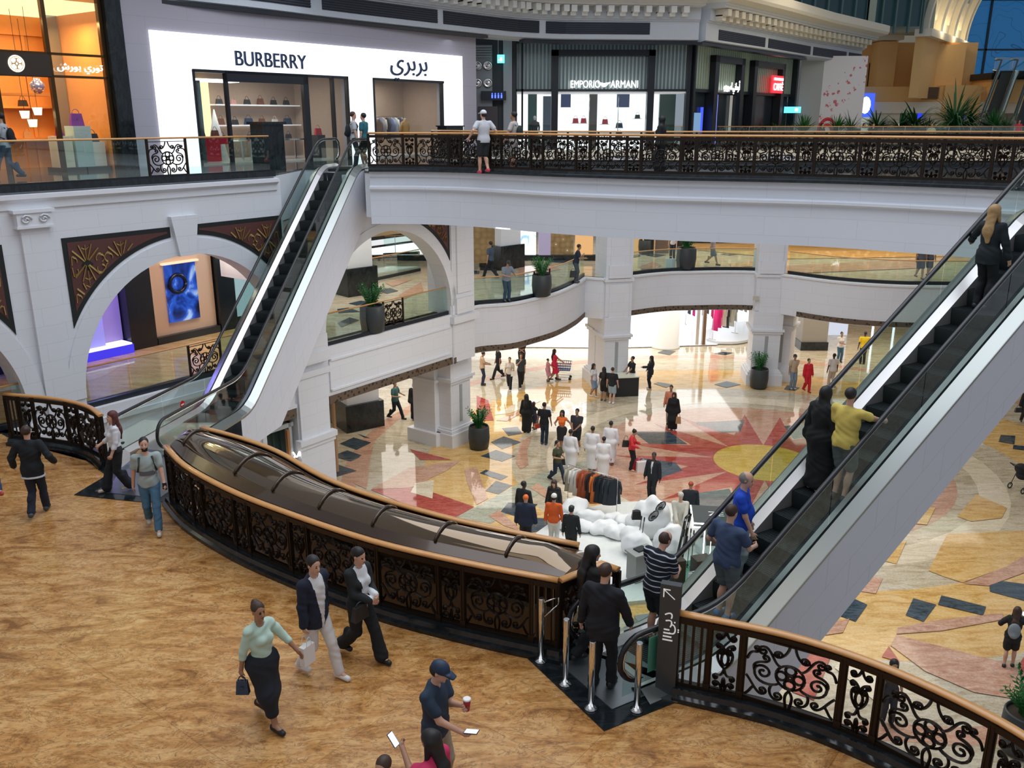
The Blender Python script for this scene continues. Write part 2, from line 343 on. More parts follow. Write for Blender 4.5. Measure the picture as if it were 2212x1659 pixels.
# diamonds far back and the right hand hall
for q in [[(1110, 245), (1140, 235), (1215, 240), (1180, 255)], [(525, 880), (560, 865), (640, 870), (600, 895)], [(880, 885), (930, 875), (1000, 880), (950, 895)], [(500, 1075), (530, 1065), (620, 1080), (580, 1100)], [(880, 1080), (960, 1060), (1050, 1080), (960, 1100)], [(1320, 1110), (1340, 1085), (1420, 1100), (1390, 1120)]]:
    inlay(4, [(1240 + x / 2.911, 460 + y / 2.911) for x, y in q])
r3 = lambda x, y: (1400 + x / 2.724, 830 + y / 2.724)
for q in [[(2075, 300), (2160, 305), (2155, 355), (2062, 340)], [(2150, 360), (2212, 365), (2212, 390), (2145, 382)], [(2005, 1150), (2300, 1190), (2300, 1300), (2010, 1222)], [(1110, 1360), (1190, 1255), (1290, 1300), (1220, 1400)], [(1515, 1362), (1560, 1262), (1695, 1300), (1620, 1400)], [(1705, 1300), (1725, 1245), (1988, 1312), (1970, 1362)]]:
    inlay(4, [r3(*p) for p in q])
inlay(1, [r3(1650, 1100), r3(1760, 885), r3(2300, 860), r3(2300, 1010), r3(1850, 1170), r3(1740, 1135)])
inlay(2, [r3(1850, 1175), r3(2100, 1080), r3(2300, 960), r3(2300, 1080), r3(2000, 1190)])
inlay(1, [r3(1820, 780), r3(1930, 650), r3(2110, 730), r3(2080, 790), r3(1900, 810)])
inlay(2, [r3(1250, 1130), r3(1380, 1145), r3(1340, 1235), r3(1200, 1215)]); inlay(1, [r3(1370, 1040), r3(1420, 930), r3(1520, 925), r3(1460, 1060)]); inlay(1, [r3(1540, 820), r3(1590, 720), r3(1690, 730), r3(1640, 830)])
r5 = lambda x, y: (1440 + x / 2.865, 1200 + y / 2.865)
inlay(2, [r5(1000, 420), r5(1130, 395), r5(1090, 480), r5(960, 500)]); inlay(2, [r5(1430, 450), r5(1700, 400), r5(2080, 360), r5(2080, 400), r5(1700, 470), r5(1420, 490)])
inlay(3, [r5(1330, 630), r5(1375, 565), r5(1445, 665)]); inlay(2, [r5(1385, 560), r5(1420, 495), r5(2212, 700), r5(2212, 900), r5(1900, 850), r5(1600, 720)])
inlay(3, [r5(2165, 700), r5(2300, 500), r5(2300, 800)]); inlay(3, [r5(700, 760), r5(880, 590), r5(1025, 605), r5(910, 900), r5(780, 850)]); inlay(7, [r5(1040, 700), r5(1100, 590), r5(1290, 650), r5(1400, 1000)])
inlay(2, [(1700, 980), (1722, 905), (1990, 1180), (1990, 1250)]) if False else None
# the carpeted plinth strip in front of the winter display, bright shop floors at the back
b.mi = 8
b.poly([(x, y, 0.05) for x, y in [(-14, 51.2), (6.2, 50.6), (12.2, 51.3), (16.5, 56), (16.5, 74), (-14, 74)]])
floor0 = struct('floor_ground', b, [M_gr_beige, M_gr_gold, M_gr_pink, M_gr_red, M_gr_dark, M_gr_green, M_gr_yel, M_gr_cream, M_shopfl])

# ---------------- paths along the slab edges
RIM1 = smooth_path([fa(14.35, 0)[:2], (-1.6, 35.45), (-0.12, 36.12), (0.87, 37.11), (1.91, 38.47), (2.87, 40.53), (3.49, 42.41)], 5) + \
       smooth_path([(4.36, 42.05), (5.64, 42.67), (6.71, 43.34), (7.94, 43.89), (9.12, 44.05), (10.55, 44.18), (12.2, 44.03), (13.47, 43.07), (15.11, 41.4), (16.94, 40.45), (19.13, 40.06), (24, 40)], 3)
RIM2 = smooth_path([(-4.5, 28.72), (-3.0, 28.63), (-1.5, 28.13), (-0.08, 27.17), (1.26, 26.2), (2.78, 25.4), (4.2, 24.75), (6.08, 24.15), (8.22, 23.4), (9.81, 22.45), (11, 21.6), (12.4, 20.4)], 4)
RAILA = smooth_path([(-6.72, 16.1), (-5.99, 15.1), (-4.9, 14.05), (-3.8, 13.2), (-2.13, 12.1), (-0.7, 11.42), (0.64, 10.9)], 4)          # railing between the tan floor and the bronze canopy
RAILB = smooth_path([(-6.35, 17.1), (-5.4, 16.5), (-4.44, 15.72), (-3.31, 14.47), (-2.21, 13.58), (-0.77, 12.69), (0.99, 11.9)], 4)
RAILC = smooth_path([(-11.72, 19.5), (-10.34, 19.13), (-9.4, 18.6), (-8.8, 17.95)], 5)
RAILD = smooth_path([(2.15, 10.06), (3.38, 9.55), (4.27, 8.92), (4.97, 8.16), (5.36, 7.5), (5.7, 6.4)], 5)

# ---------------- near slab (first floor, tan marble) with its black granite border
outline = [(-13.2, 20.9), (-12.4, 20.3)] + [(x, y + .12) for x, y in RAILC] + [(-8.45, 17.8), (-8.75, 20.6), (-7.4, 21.0), (-6.85, 17.4), (-6.6, 16.3)] + [(x + .03, y + .14) for x, y in RAILA] + [(1.05, 11.35), (1.58, 11.22), (1.25, 10.75), (2.2, 10.15)] + [(x + .1, y + .08) for x, y in RAILD] + [(6.4, 2.0), (-18, 2.0), (-18, 20)]
b = MB(); b.prism(outline, 4.6, Z1)
floor1 = struct('floor_first', b, [M_l1floor])
bl = MB()
def g1(x, y): return G(x, y, Z1)
front = [g1(*p) for p in [(372, 1085), (430, 1135), (500, 1180), (590, 1237), (680, 1285), (775, 1320), (870, 1350), (990, 1378), (1115, 1400)]]
inner = resample(RAILA, 12)
bl.prism(front + [g1(1305, 1580), g1(1480, 1510), g1(1530, 1516)] + [(2.25, 10.15), (1.2, 10.9), (0.8, 11.1)] + inner[::-1], Z1 + .001, Z1 + 0.012)
fo = resample([g1(1480, 1510), g1(1590, 1524), g1(1700, 1545), g1(1800, 1574), g1(1900, 1610), g1(2000, 1652), (5.15, 7.9), (5.3, 6.4)], 16); fi = resample([(2.0, 10.2)] + list(RAILD), 16)
for i in range(15): bl.prism([fo[i], fo[i + 1], fi[i + 1], fi[i]], Z1 + .001, Z1 + 0.013)
bl.prism([g1(160, 1070), g1(300, 1085), g1(372, 1085), (-6.8, 16.3), (-6.75, 17.0), (-7.1, 17.6), (-8.5, 17.7), g1(240, 1022)], Z1 + .001, Z1 + 0.014)
bl.prism([g1(0, 935), g1(100, 948), g1(150, 972), g1(200, 1005), g1(240, 1035), (-8.4, 17.8), (-9.3, 18.6), (-10.34, 19.2), (-11.72, 19.6), (-13.2, 20.9), (-13.5, 20.6)], Z1 + .001, Z1 + 0.015)
border = struct('floor_border', bl, [M_black])
pl = MB()   # metal landing plates of the moving stairs
pl.prism([g1(205, 1063), g1(345, 1078), (-6.95, 16.9), (-7.2, 20.9), (-8.35, 20.9), (-8.5, 17.9), g1(246, 1040)], Z1 + .012, Z1 + 0.022)
pl.prism([g1(1178, 1410), g1(1322, 1535), g1(1480, 1470), (2.15, 10.2), (1.95, 10.6), (1.35, 11.4), (0.8, 11.15)], Z1 + .012, Z1 + 0.023)
M_plate = mat('landing plate', (0.22, 0.24, 0.25), 0.32, 0.8, bump=.15, bscale=120)
struct('floor_plate', pl, [M_plate])

# raised granite kerbs below the railings
K_PROF = [(-0.2, 0), (-0.2, 0.07), (-0.14, 0.09), (-0.12, 0.16), (0.12, 0.16), (0.14, 0.09), (0.2, 0.07), (0.2, 0)]
def kerb(name, path, z): mb = MB(); mb.sweep([(o, q) for o, q in K_PROF], [(x, y, z) for x, y in path]); return struct(name, mb, [M_black])
kerb('trim_kerb', RAILA + [(1.44, 11.42)], Z1); kerb('trim_kerb', RAILC, Z1); kerb('trim_kerb', RAILD, Z1)
eb = MB(); eb.sweep([(-0.16, -1.1), (-0.16, 0.1), (0.16, 0.1), (0.16, -1.1)], [(x, y, Z1) for x, y in RAILB]); struct('beam_canopy', eb, [mat('tan soffit', (.30, .19, .10), .6)])
eb = MB(); eb.sweep([(-0.1, -1.2), (-0.1, 0.0), (0.02, 0.0), (0.02, -1.2)], [(x, y + .16, Z1) for x, y in RAILC]); struct('trim_slab_edge', eb, [M_plain])
eb = MB(); eb.box(0.95, 11.2, 4.5, 1.6, 11.5, Z1 - .01); struct('beam_end', eb, [M_tanwall])

# ---------------- arcade wall (first floor level, left) with two round arches
def arch_bay(mb, u0, u1, uc, rad, zs, zt, z0, n0=0.0, n1=0.7, seg=40, notch=None):
    """front wall of a bay between u0..u1 from z0 to zt with an arched opening; reveals of depth n1-n0"""
    ang = [PI - PI * i / seg for i in range(seg + 1)]
    P = [(uc - rad, z0)] + [(uc + rad * math.cos(a), zs + rad * math.sin(a)) for a in ang] + [(uc + rad, z0)]
    zj = 8.0 if notch else zt; zt_full = zt
    mb.quad((u0, n0, z0), (uc - rad, n0, z0), (uc - rad, n0, zj), (u0, n0, zj)); mb.quad((uc + rad, n0, z0), (u1, n0, z0), (u1, n0, zt), (uc + rad, n0, zt))
    for i in range(1, len(P) - 2):
        (a, za), (c, zc) = P[i], P[i + 1]; zt = max(za, zc) + .3 if (notch and c < notch) else zt_full
        mb.quad((a, n0, za), (c, n0, zc), (c, n0, zt), (a, n0, zt)); mb.quad((a, n1, za), (a, n1, zt), (c, n1, zt), (c, n1, zc))
    for i in range(len(P) - 1):
        (a, za), (c, zc) = P[i], P[i + 1]
        mb.face([mb.vert((a, n0, za)), mb.vert((a, n1, za)), mb.vert((c, n1, zc)), mb.vert((c, n0, zc))])
    zt = zt_full; mb.quad((u0, n1, z0), (u0, n1, zj), (uc - rad, n1, zj), (uc - rad, n1, z0)); mb.quad((uc + rad, n1, z0), (uc + rad, n1, zt), (u1, n1, zt), (u1, n1, z0))
def ring(mb, uc, zs, r0, r1, n, th, a0=0, a1=180, seg=36):
    for i in range(seg):
        A, B = R(a0 + (a1 - a0) * i / seg), R(a0 + (a1 - a0) * (i + 1) / seg)
        p = lambda r, a, nn: (uc + r * math.cos(a), nn, zs + r * math.sin(a))
        mb.quad(p(r0, A, n - th), p(r1, A, n - th), p(r1, B, n - th), p(r0, B, n - th)); mb.quad(p(r1, A, n - th), p(r1, A, n), p(r1, B, n), p(r1, B, n - th)); mb.quad(p(r0, A, n), p(r0, A, n - th), p(r0, B, n - th), p(r0, B, n))
wl = MB(FA)
ZS = 6.05
arch_bay(wl, -1.05, 6.5, 3.03, 3.33, ZS, 11.25, Z1)
arch_bay(wl, 6.5, 14.4, 11.1, 3.2, ZS, 11.25, Z1, notch=9.2)
wl.box(6.3, 2.9, 8.0, 9.6, 3.1, 11.3); wl.box(6.3, .7, 8.0, 6.5, 3.0, 11.3); wl.box(9.3, .7, 8.6, 9.45, 3.0, 11.3); wl.box(6.5, .0, 7.9, 7.95, .7, 8.0)
arch_bay(wl, -9.3, -1.05, -5.1, 3.33, ZS, 11.25, Z1)
ring(wl, 3.03, ZS, 3.33, 3.78, 0, 0.05); ring(wl, 11.1, ZS, 3.2, 3.5, 0, 0.05); ring(wl, -5.1, ZS, 3.33, 3.78, 0, 0.05, 0, 100)
for uc in (3.03, -5.1):    # keystones
    wl.poly([(uc - .25, -.16, 9.36), (uc + .25, -.16, 9.36), (uc + .42, -.16, 10.45), (uc - .42, -.16, 10.45)])
    wl.quad((uc - .25, -.16, 9.36), (uc - .42, -.16, 10.45), (uc - .42, 0, 10.45), (uc - .25, 0, 9.36)); wl.quad((uc + .25, -.16, 9.36), (uc + .25, 0, 9.36), (uc + .42, 0, 10.45), (uc + .42, -.16, 10.45))
    wl.quad((uc - .42, -.16, 10.45), (uc + .42, -.16, 10.45), (uc + .42, 0, 10.45), (uc - .42, 0, 10.45)); wl.quad((uc - .25, -.16, 9.36), (uc - .25, 0.1, 9.36), (uc + .25, 0.1, 9.36), (uc + .25, -.16, 9.36))
# pilaster
wl.box(-1.33, -.1, 3.9, -0.68, 0.05, 10.5)
# pier between the bays, with its own base mouldings
for (u0, u1) in ((6.62, 7.86),):
    wl.box(u0 + .12, -.12, Z1, u1 - .12, .02, 7.9); wl.box(u0 + .04, -.2, Z1, u1 - .04, .02, 6.25); wl.box(u0, -.25, Z1 - .35, u1, .02, Z1)
struct('wall_arcade', wl, [M_white])
# solid wall below the first floor, left of the escalator, with mouldings and piers, then the ground floor openings
wg = MB(FA)
wg.box(-9.3, 0, 0, 5.2, .7, Z1); wg.box(-9.3, -.12, Z1 - .42, 7.8, 0, Z1 - .28); wg.box(-9.3, -.06, Z1 - .28, 7.8, 0, Z1)
wg.box(5.2, 0, 4.0, 6.5, .7, Z1); wg.box(6.5, 0, 0, 7.86, .9, Z1); wg.box(7.86, 0, 3.75, 14.35, .9, Z1)
wg.box(6.45, -.14, 0, 7.9, .02, 2.65); wg.box(6.38, -.24, 2.65, 7.98, .02, 2.85); wg.box(6.42, -.18, 2.5, 7.94, .02, 2.65); wg.box(6.35, -.22, 0, 8.0, .02, .5); wg.box(6.45, -.15, 4.9, 7.9, .02, 5.1); wg.box(6.55, -.1, 2.85, 7.8, .02, 4.9)
wg.box(7.98, -.05, 4.15, 14.2, 0, 4.22); wg.box(7.98, -.05, 5.2, 14.2, 0, 5.27); wg.box(7.98, -.05, 4.15, 8.05, 0, 5.27)
wg.box(5.2, -.05, 3.98, 6.5, .0, 4.08); wg.box(5.05, -.05, 0, 5.2, .7, 4.0)
struct('wall_lower', wg, [M_white])
# cornice under the upper slab, running with the arcade then out along the bridge
cor = [(0.0, 0.02), (-0.02, -0.1), (0.16, -0.12), (0.16, -0.22), (0.05, -0.3), (0.05, -0.46), (0.0, -0.5), (-.05, -.5), (-.05, 0.02)]
pathA = [fa(-9.3, 0), fa(6.35, 0)]
cb_ = MB(); cb_.sweep([(o, q) for o, q in cor], [(x, y, Z2) for x, y, _ in pathA]); struct('trim_cornice', cb_, [M_plain])

# ---------------- round piers and columns
def square_col(name, cx, cy, w_, z0, z1, ang=0, base=True, cap=True, m=None, d_=None):
    T = Matrix.Translation((cx, cy, 0)) @ Matrix.Rotation(ang, 4, 'Z'); mb = MB(T); d_ = d_ or w_
    mb.cbox((0, 0, (z0 + z1) / 2), (w_, d_, z1 - z0))
    if base:
        mb.cbox((0, 0, z0 + .28), (w_ + .44, d_ + .44, .56)); mb.cbox((0, 0, z0 + .62), (w_ + .3, d_ + .3, .14)); mb.cbox((0, 0, z0 + .72), (w_ + .16, d_ + .16, .1))
    if cap:
        mb.cbox((0, 0, z1 - .95), (w_ + .3, d_ + .3, .12)); mb.cbox((0, 0, z1 - 1.07), (w_ + .16, d_ + .16, .14)); mb.cbox((0, 0, z1 - .45), (w_ + .1, d_ + .1, .9))
    mb.mi = 1
    if base: mb.cbox((w_ * 0, -d_ / 2 - .01, z0 + (z1 - z0) * .46), (.16, .03, (z1 - z0) * .42))
    return struct(name, mb, [m or M_whiteX, mat('grey slot', (0.35, 0.38, 0.38), 0.5)])
cA = ANG
square_col('column_pier', -2.62, 35.2, 1.25, 0, 3.8, cA); 
sp = MB(); sp.T = Matrix.Translation((-3.35, 35.25, 0)) @ Matrix.Rotation(cA, 4, 'Z'); sp.cbox((0, 0, 1.9), (1.0, 1.2, 3.8)); sp.cbox((0, 0, .28), (1.4, 1.6, .56)); sp.cbox((0, 0, 2.75), (1.2, 1.4, .12)); struct('column_pier', sp, [M_white])
c2 = MB(FA); c2.box(14.35, -.05, 3.75, 15.7, 1.2, 11.3); c2.box(14.25, -.22, 5.35, 15.8, 1.2, 5.62); c2.box(14.5, -.16, Z1, 15.55, 1.2, 6.3); c2.box(14.6, -.13, 6.5, 15.45, 0, 11); struct('column_upper', c2, [M_white])
square_col('column_pier', 4.95, 42.6, 1.25, 0, 3.8, 0.25, d_=1.3); square_col('column_pier', 12.85, 43.9, 1.35, 0, 3.8, -0.1, d_=1.4)
square_col('column_pier', 4.3, 43.9, .5, 0, 3.8, 0.25, d_=1.0); square_col('column_pier', 14.1, 44.6, .9, 0, 3.8, -0.5, d_=1.2)
for (x, y, a) in ((4.95, 42.75, .25), (12.85, 44.0, -.1)):
    T = Matrix.Translation((x, y, 0)) @ Matrix.Rotation(a, 4, 'Z'); mb = MB(T)
    mb.box(-.68, -.76, 3.6, .68, .8, 11.3); mb.box(-.56, -.9, 5.7, .56, .5, 6.3); mb.box(-.48, -.84, 6.3, .48, .5, 11.3); mb.box(-.74, -.84, 5.52, .74, .8, 5.66); mb.box(-.5, -.83, 3.6, .5, 0, 5.4); struct('column_upper', mb, [M_whiteX])

# ---------------- first floor slab beyond the void, with curved white fascias and fretwork soffit edge
s1 = MB(); back = [(24, 95), (-40, 95), (-40, 0)]
pts = [fa(-9.3, .1)[:2], fa(14.35, .1)[:2]] + [(p[0], p[1]) for p in RIM1[1:]] + [(60, 40), (60, 95), (-45, 95), (-45, 30)]
hole = None
s1.prism(pts, 3.8, Z1 - .0)
floor1b = struct('floor_gallery', s1, [M_gr_beige])
# its inlays
si = MB()
def inl1(mi, P, z=Z1):
    h[0] += .0008; si.mi = mi; a = sum(P[i][0] * P[(i + 1) % len(P)][1] - P[(i + 1) % len(P)][0] * P[i][1] for i in range(len(P)))
    if a < 0: P = P[::-1]
    si.poly([(p[0], p[1], z + .004 + h[0] - .1 + .06) for p in P])
h[0] = .045
inl1(0, [fa(-9.3, .72)[:2], fa(8.2, .72)[:2], fa(8.9, 4.7)[:2], fa(-9.3, 4.7)[:2]])
def g1b(x, y): return G(x, y, Z1)
z5 = lambda x, y: g1b(680 + x / 3.318, 460 + y / 3.318)
for q in [[(240, 650), (330, 630), (420, 640), (300, 665)], [(160, 690), (240, 680), (330, 710), (170, 720)], [(165, 790), (250, 750), (320, 770), (190, 820)], [(450, 560), (540, 540), (600, 560), (520, 580)]]: inl1(1, [z5(*p) for p in q])
for q in [[(600, 590), (760, 500), (780, 560), (640, 620)], [(500, 500), (640, 470), (700, 480), (560, 530)]]: inl1(2, [z5(*p) for p in q])
for q in [[(100, 705), (215, 710), (215, 750), (100, 750)], [(235, 665), (500, 670), (490, 705), (225, 700)], [(1160, 560), (1420, 565), (1350, 605), (1130, 590)]]: inl1(1, [g1b(1000 + x / 6.144, 470 + y / 6.144) for x, y in q])
inl1(2, [g1b(1000 + x / 6.144, 470 + y / 6.144) for x, y in [(740, 660), (1150, 610), (1300, 690), (960, 760), (740, 800)]])
for q in [[(110, 395), (230, 390), (240, 410), (110, 430)], [(300, 400), (400, 380), (550, 395), (430, 418)], [(1180, 385), (1300, 375), (1420, 385), (1310, 398)]]: inl1(1, [g1b(1340 + x / 5.53, 480 + y / 5.53) for x, y in q])
inl1(2, [g1b(1340 + x / 5.53, 480 + y / 5.53) for x, y in [(240, 530), (400, 470), (490, 520), (420, 560), (250, 570)]]); inl1(2, [g1b(1340 + x / 5.53, 480 + y / 5.53) for x, y in [(1300, 500), (1610, 470), (1610, 530), (1330, 545)]])
inl1(2, [g1b(1700, 575), g1b(1990, 560), g1b(1990, 580), g1b(1700, 592)]); inl1(0, [g1b(1500, 540), g1b(1640, 528), g1b(2040, 540), g1b(2040, 555), g1b(1700, 560)])
struct('floor_inlay', si, [M_gr_gold, M_gr_dark, M_gr_pink])
f1 = MB()
FPROF = [(0.04, .0), (0.16, -.02), (0.16, -.1), (0.08, -.16), (0.08, -2.0), (-.1, -2.0), (-.1, .0)]
f1.sweep(FPROF, [(x, y, Z1) for x, y in RIM1])
struct('trim_fascia', f1, [M_whiteX])
fr = MB()
cut = [i for i in range(len(RIM1))]
fr.sweep([(0.1, -1.74), (0.1, -1.98), (-.3, -2.0), (-.3, -1.74)], [(x, y, Z1) for x, y in RIM1[:31]])
fr.sweep([(0.1, -1.74), (0.1, -1.98), (-.3, -2.0), (-.3, -1.74)], [(x, y, Z1) for x, y in RIM1[34:52]])
fr.sweep([(0.1, -1.74), (0.1, -1.98), (-.3, -2.0), (-.3, -1.74)], [(x, y, Z1) for x, y in RIM1[53:]])
pa = [fa(7.9, 0), fa(14.3, 0)]; fr.sweep([(0.05, -1.7), (0.05, -1.98), (-.3, -2.0), (-.3, -1.7)], [(x, y, Z1) for x, y, _ in pa])
pa = [fa(5.22, 0), fa(6.45, 0)]; fr.sweep([(0.03, -1.72), (0.03, -2.05), (-.3, -2.05), (-.3, -1.72)], [(x, y, Z1) for x, y, _ in pa])
m, nt, bb = newmat('fretwork'); L_ = nt.links.new
g_ = nt.nodes.new('ShaderNodeNewGeometry'); vo = nodes(nt, 'ShaderNodeTexVoronoi', Scale=7.0); L_(g_.outputs['Position'], vo.inputs['Vector'])
L_(ramp(nt, vo.outputs['Distance'], [(0.25, (0.02, 0.014, 0.01)), (0.42, (0.13, 0.09, 0.06))]), bb.inputs['Base Color']); bb.inputs['Roughness'].default_value = .5
struct('trim_fretwork', fr, [m])

# ---------------- upper slab: gallery over the arcade and the curved bridge across
s2 = MB()
up = [fa(-9.3, .06)[:2], fa(6.35, .06)[:2], (-7.0, 30.7), (-4.9, 30.3), (-4.7, 28.95)] + [(p[0], p[1] + .1) for p in RIM2] + [(24, 14), (30, 20), (30, 31), (20, 31)] + smooth_path([(16, 31.3), (12.5, 31.6), (6, 31.2), (0, 32.2), (-3.3, 35.6), (-2.2, 40), (-0.5, 44.5)], 4) + [(0.5, 46.8), (-3.0, 47), fb(20, 3)[:2], fb(20, 12)[:2], fb(-12, 12)[:2], fb(-12, 3)[:2]]
s2.prism(up, Z2 - .06, Z2)
struct('floor_upper', s2, [marble('dark gloss floor', (0.07, 0.075, 0.08), (0.11, 0.11, 0.11), (0.04, 0.045, 0.05), 1.2, 0.06, vein=.3)])
s2 = MB(); s2.prism([(p[0], p[1] + .02) for p in up], 9.95, Z2 - .06); struct('ceiling_first_floor', s2, [M_plain])
s2 = MB(); s2.prism([(0.5, 46.8), (60, 46.8), (60, 110), (0.5, 110)], 9.6, Z2); struct('floor_upper_far', s2, [M_gr_cream])
fs = MB()
FP2 = [(0.03, .05), (0.1, .03), (0.1, -.12), (0.03, -.16), (0.03, -.42), (0.14, -.45), (0.14, -.52), (0.04, -.58), (0.04, -1.62), (-.12, -1.62), (-.12, .05)]
fs.sweep(FP2, [(x, y, Z2 - .02) for x, y in RIM2]); struct('trim_bridge_fascia', fs, [stonewall('bridge stone', (0.72, 0.75, 0.81), (0.9, -0.3), 2.2, .5)])
fz = MB(); fz.box(-3.4, 46.75, 9.3, 60, 46.85, Z2 + .05); struct('trim_far_fascia', fz, [M_cream])
kerb('trim_kerb', RIM2, Z2); 
ka = MB(); ka.sweep([(-.1, 0), (-.1, .1), (.08, .1), (.08, -.06), (.0, -.06)], [(x, y, Z2) for x, y, _ in [fa(-9.3, 0), fa(6.3, 0)]]); struct('trim_kerb', ka, [M_black])
BACK2 = smooth_path([(-3.0, 34.6), (-0.5, 32.4), (4, 31.6), (9, 31.3), (15, 31.2), (22, 31)], 4)
kerb('trim_kerb', BACK2, Z2)

# ---------------- shop front wall of the upper gallery
M_shopwall = stonewall('grey stone panels', (0.40, 0.38, 0.44), bw=3.2, bh=.85, line=.8)
wb = MB(FB)
def wall_holes(mb, u0, u1, z0, z1, holes, n0=0, n1=.35):
    """a straight wall with rectangular openings (ua, ub, za, zb)"""
    us = sorted({u0, u1, *[q for h_ in holes for q in h_[:2]]}); zs_ = sorted({z0, z1, *[q for h_ in holes for q in h_[2:]]})
    for i in range(len(us) - 1):
        for j in range(len(zs_) - 1):
            um, zm = (us[i] + us[i + 1]) / 2, (zs_[j] + zs_[j + 1]) / 2
            if not any(a < um < c_ and d < zm < e for a, c_, d, e in holes): mb.box(us[i], n0, zs_[j], us[i + 1], n1, zs_[j + 1])
wall_holes(wb, -0.05, 17.95, Z2, 16.75, [(2.44, 9.62, Z2, 14.6), (11.0, 15.5, Z2, 14.58)])
struct('wall_shops', wb, [M_shopwall])
M_lightwall = mat('lit white sign wall', (0.9, 0.92, 0.95), 0.4, emit=1.15, ecol=(0.93, 0.97, 1.0))
lw = MB(FB); wall_holes(lw, 1.0, 16.85, Z2 + .15, 15.75, [(2.44, 9.62, Z2, 14.6), (11.0, 15.5, Z2, 14.58)], -.08, 0.0)
lwo = lw.build('lightbox_facade', [M_lightwall]); tag(lwo, 'glowing white panel facade with dark lettering around two shop windows', 'facade')
bk = MB(FB); bk.box(-.55, -.25, Z2, -.02, .4, 17.2); struct('column_black', bk, [M_black])
# bulkhead above the shops with black slot, then the vent band
BH = [(-18, 25.0), (-13.6, 29.7), (-9.92, 33.8), (-6.8, 38.2), (-1.5, 44.7)]
BHs = smooth_path(BH + [(0.3, 46.4), (2.3, 47.3), (4.8, 47.6), (9.3, 48.0)], 4)
BHr = [(9.3, 48.0), (13.6, 53.6), (18.3, 60.0), (24.5, 67.5)]
bh = MB()
bp = [(0.25, 16.68), (0.55, 16.78), (0.55, 17.6), (0.65, 17.63), (0.65, 17.68), (0.75, 17.7), (0.75, 18.25), (-.6, 18.25), (-.6, 16.68)]
bh.sweep(bp, [(x, y, 0) for x, y in BHs]); bh.sweep(bp, [(x, y, 0) for x, y in BHr])
struct('ceiling_bulkhead', bh, [M_ceil])
sl = MB(); sl.sweep([(0.2, 16.6), (0.2, 16.69), (.5, 16.72), (.5, 16.6)], [(x, y, 0) for x, y in BHs[:17]]); sl.sweep([(0.1, 16.55), (0.1, 16.68), (.5, 16.68), (.5, 16.55)], [(x, y, 0) for x, y in BHs[20:] + BHr[1:3]]); struct('trim_slot', sl, [M_dark])
sf = MB()    # upper soffit behind the lettering of dentils
sf.sweep([(.75, 18.25), (1.5, 18.27), (1.5, 18.33), (1.6, 18.36), (3.2, 18.9), (3.2, 22.0), (-1, 22.0), (-1, 18.25)], [(x, y, 0) for x, y in BHs]); sf.sweep([(.75, 18.25), (1.5, 18.27), (1.5, 18.35), (1.6, 18.38), (1.6, 18.5), (-1, 18.5), (-1, 18.25)], [(x, y, 0) for x, y in BHr])
struct('ceiling_cornice', sf, [mat('cornice plaster', (0.60, 0.62, 0.62), .8)])
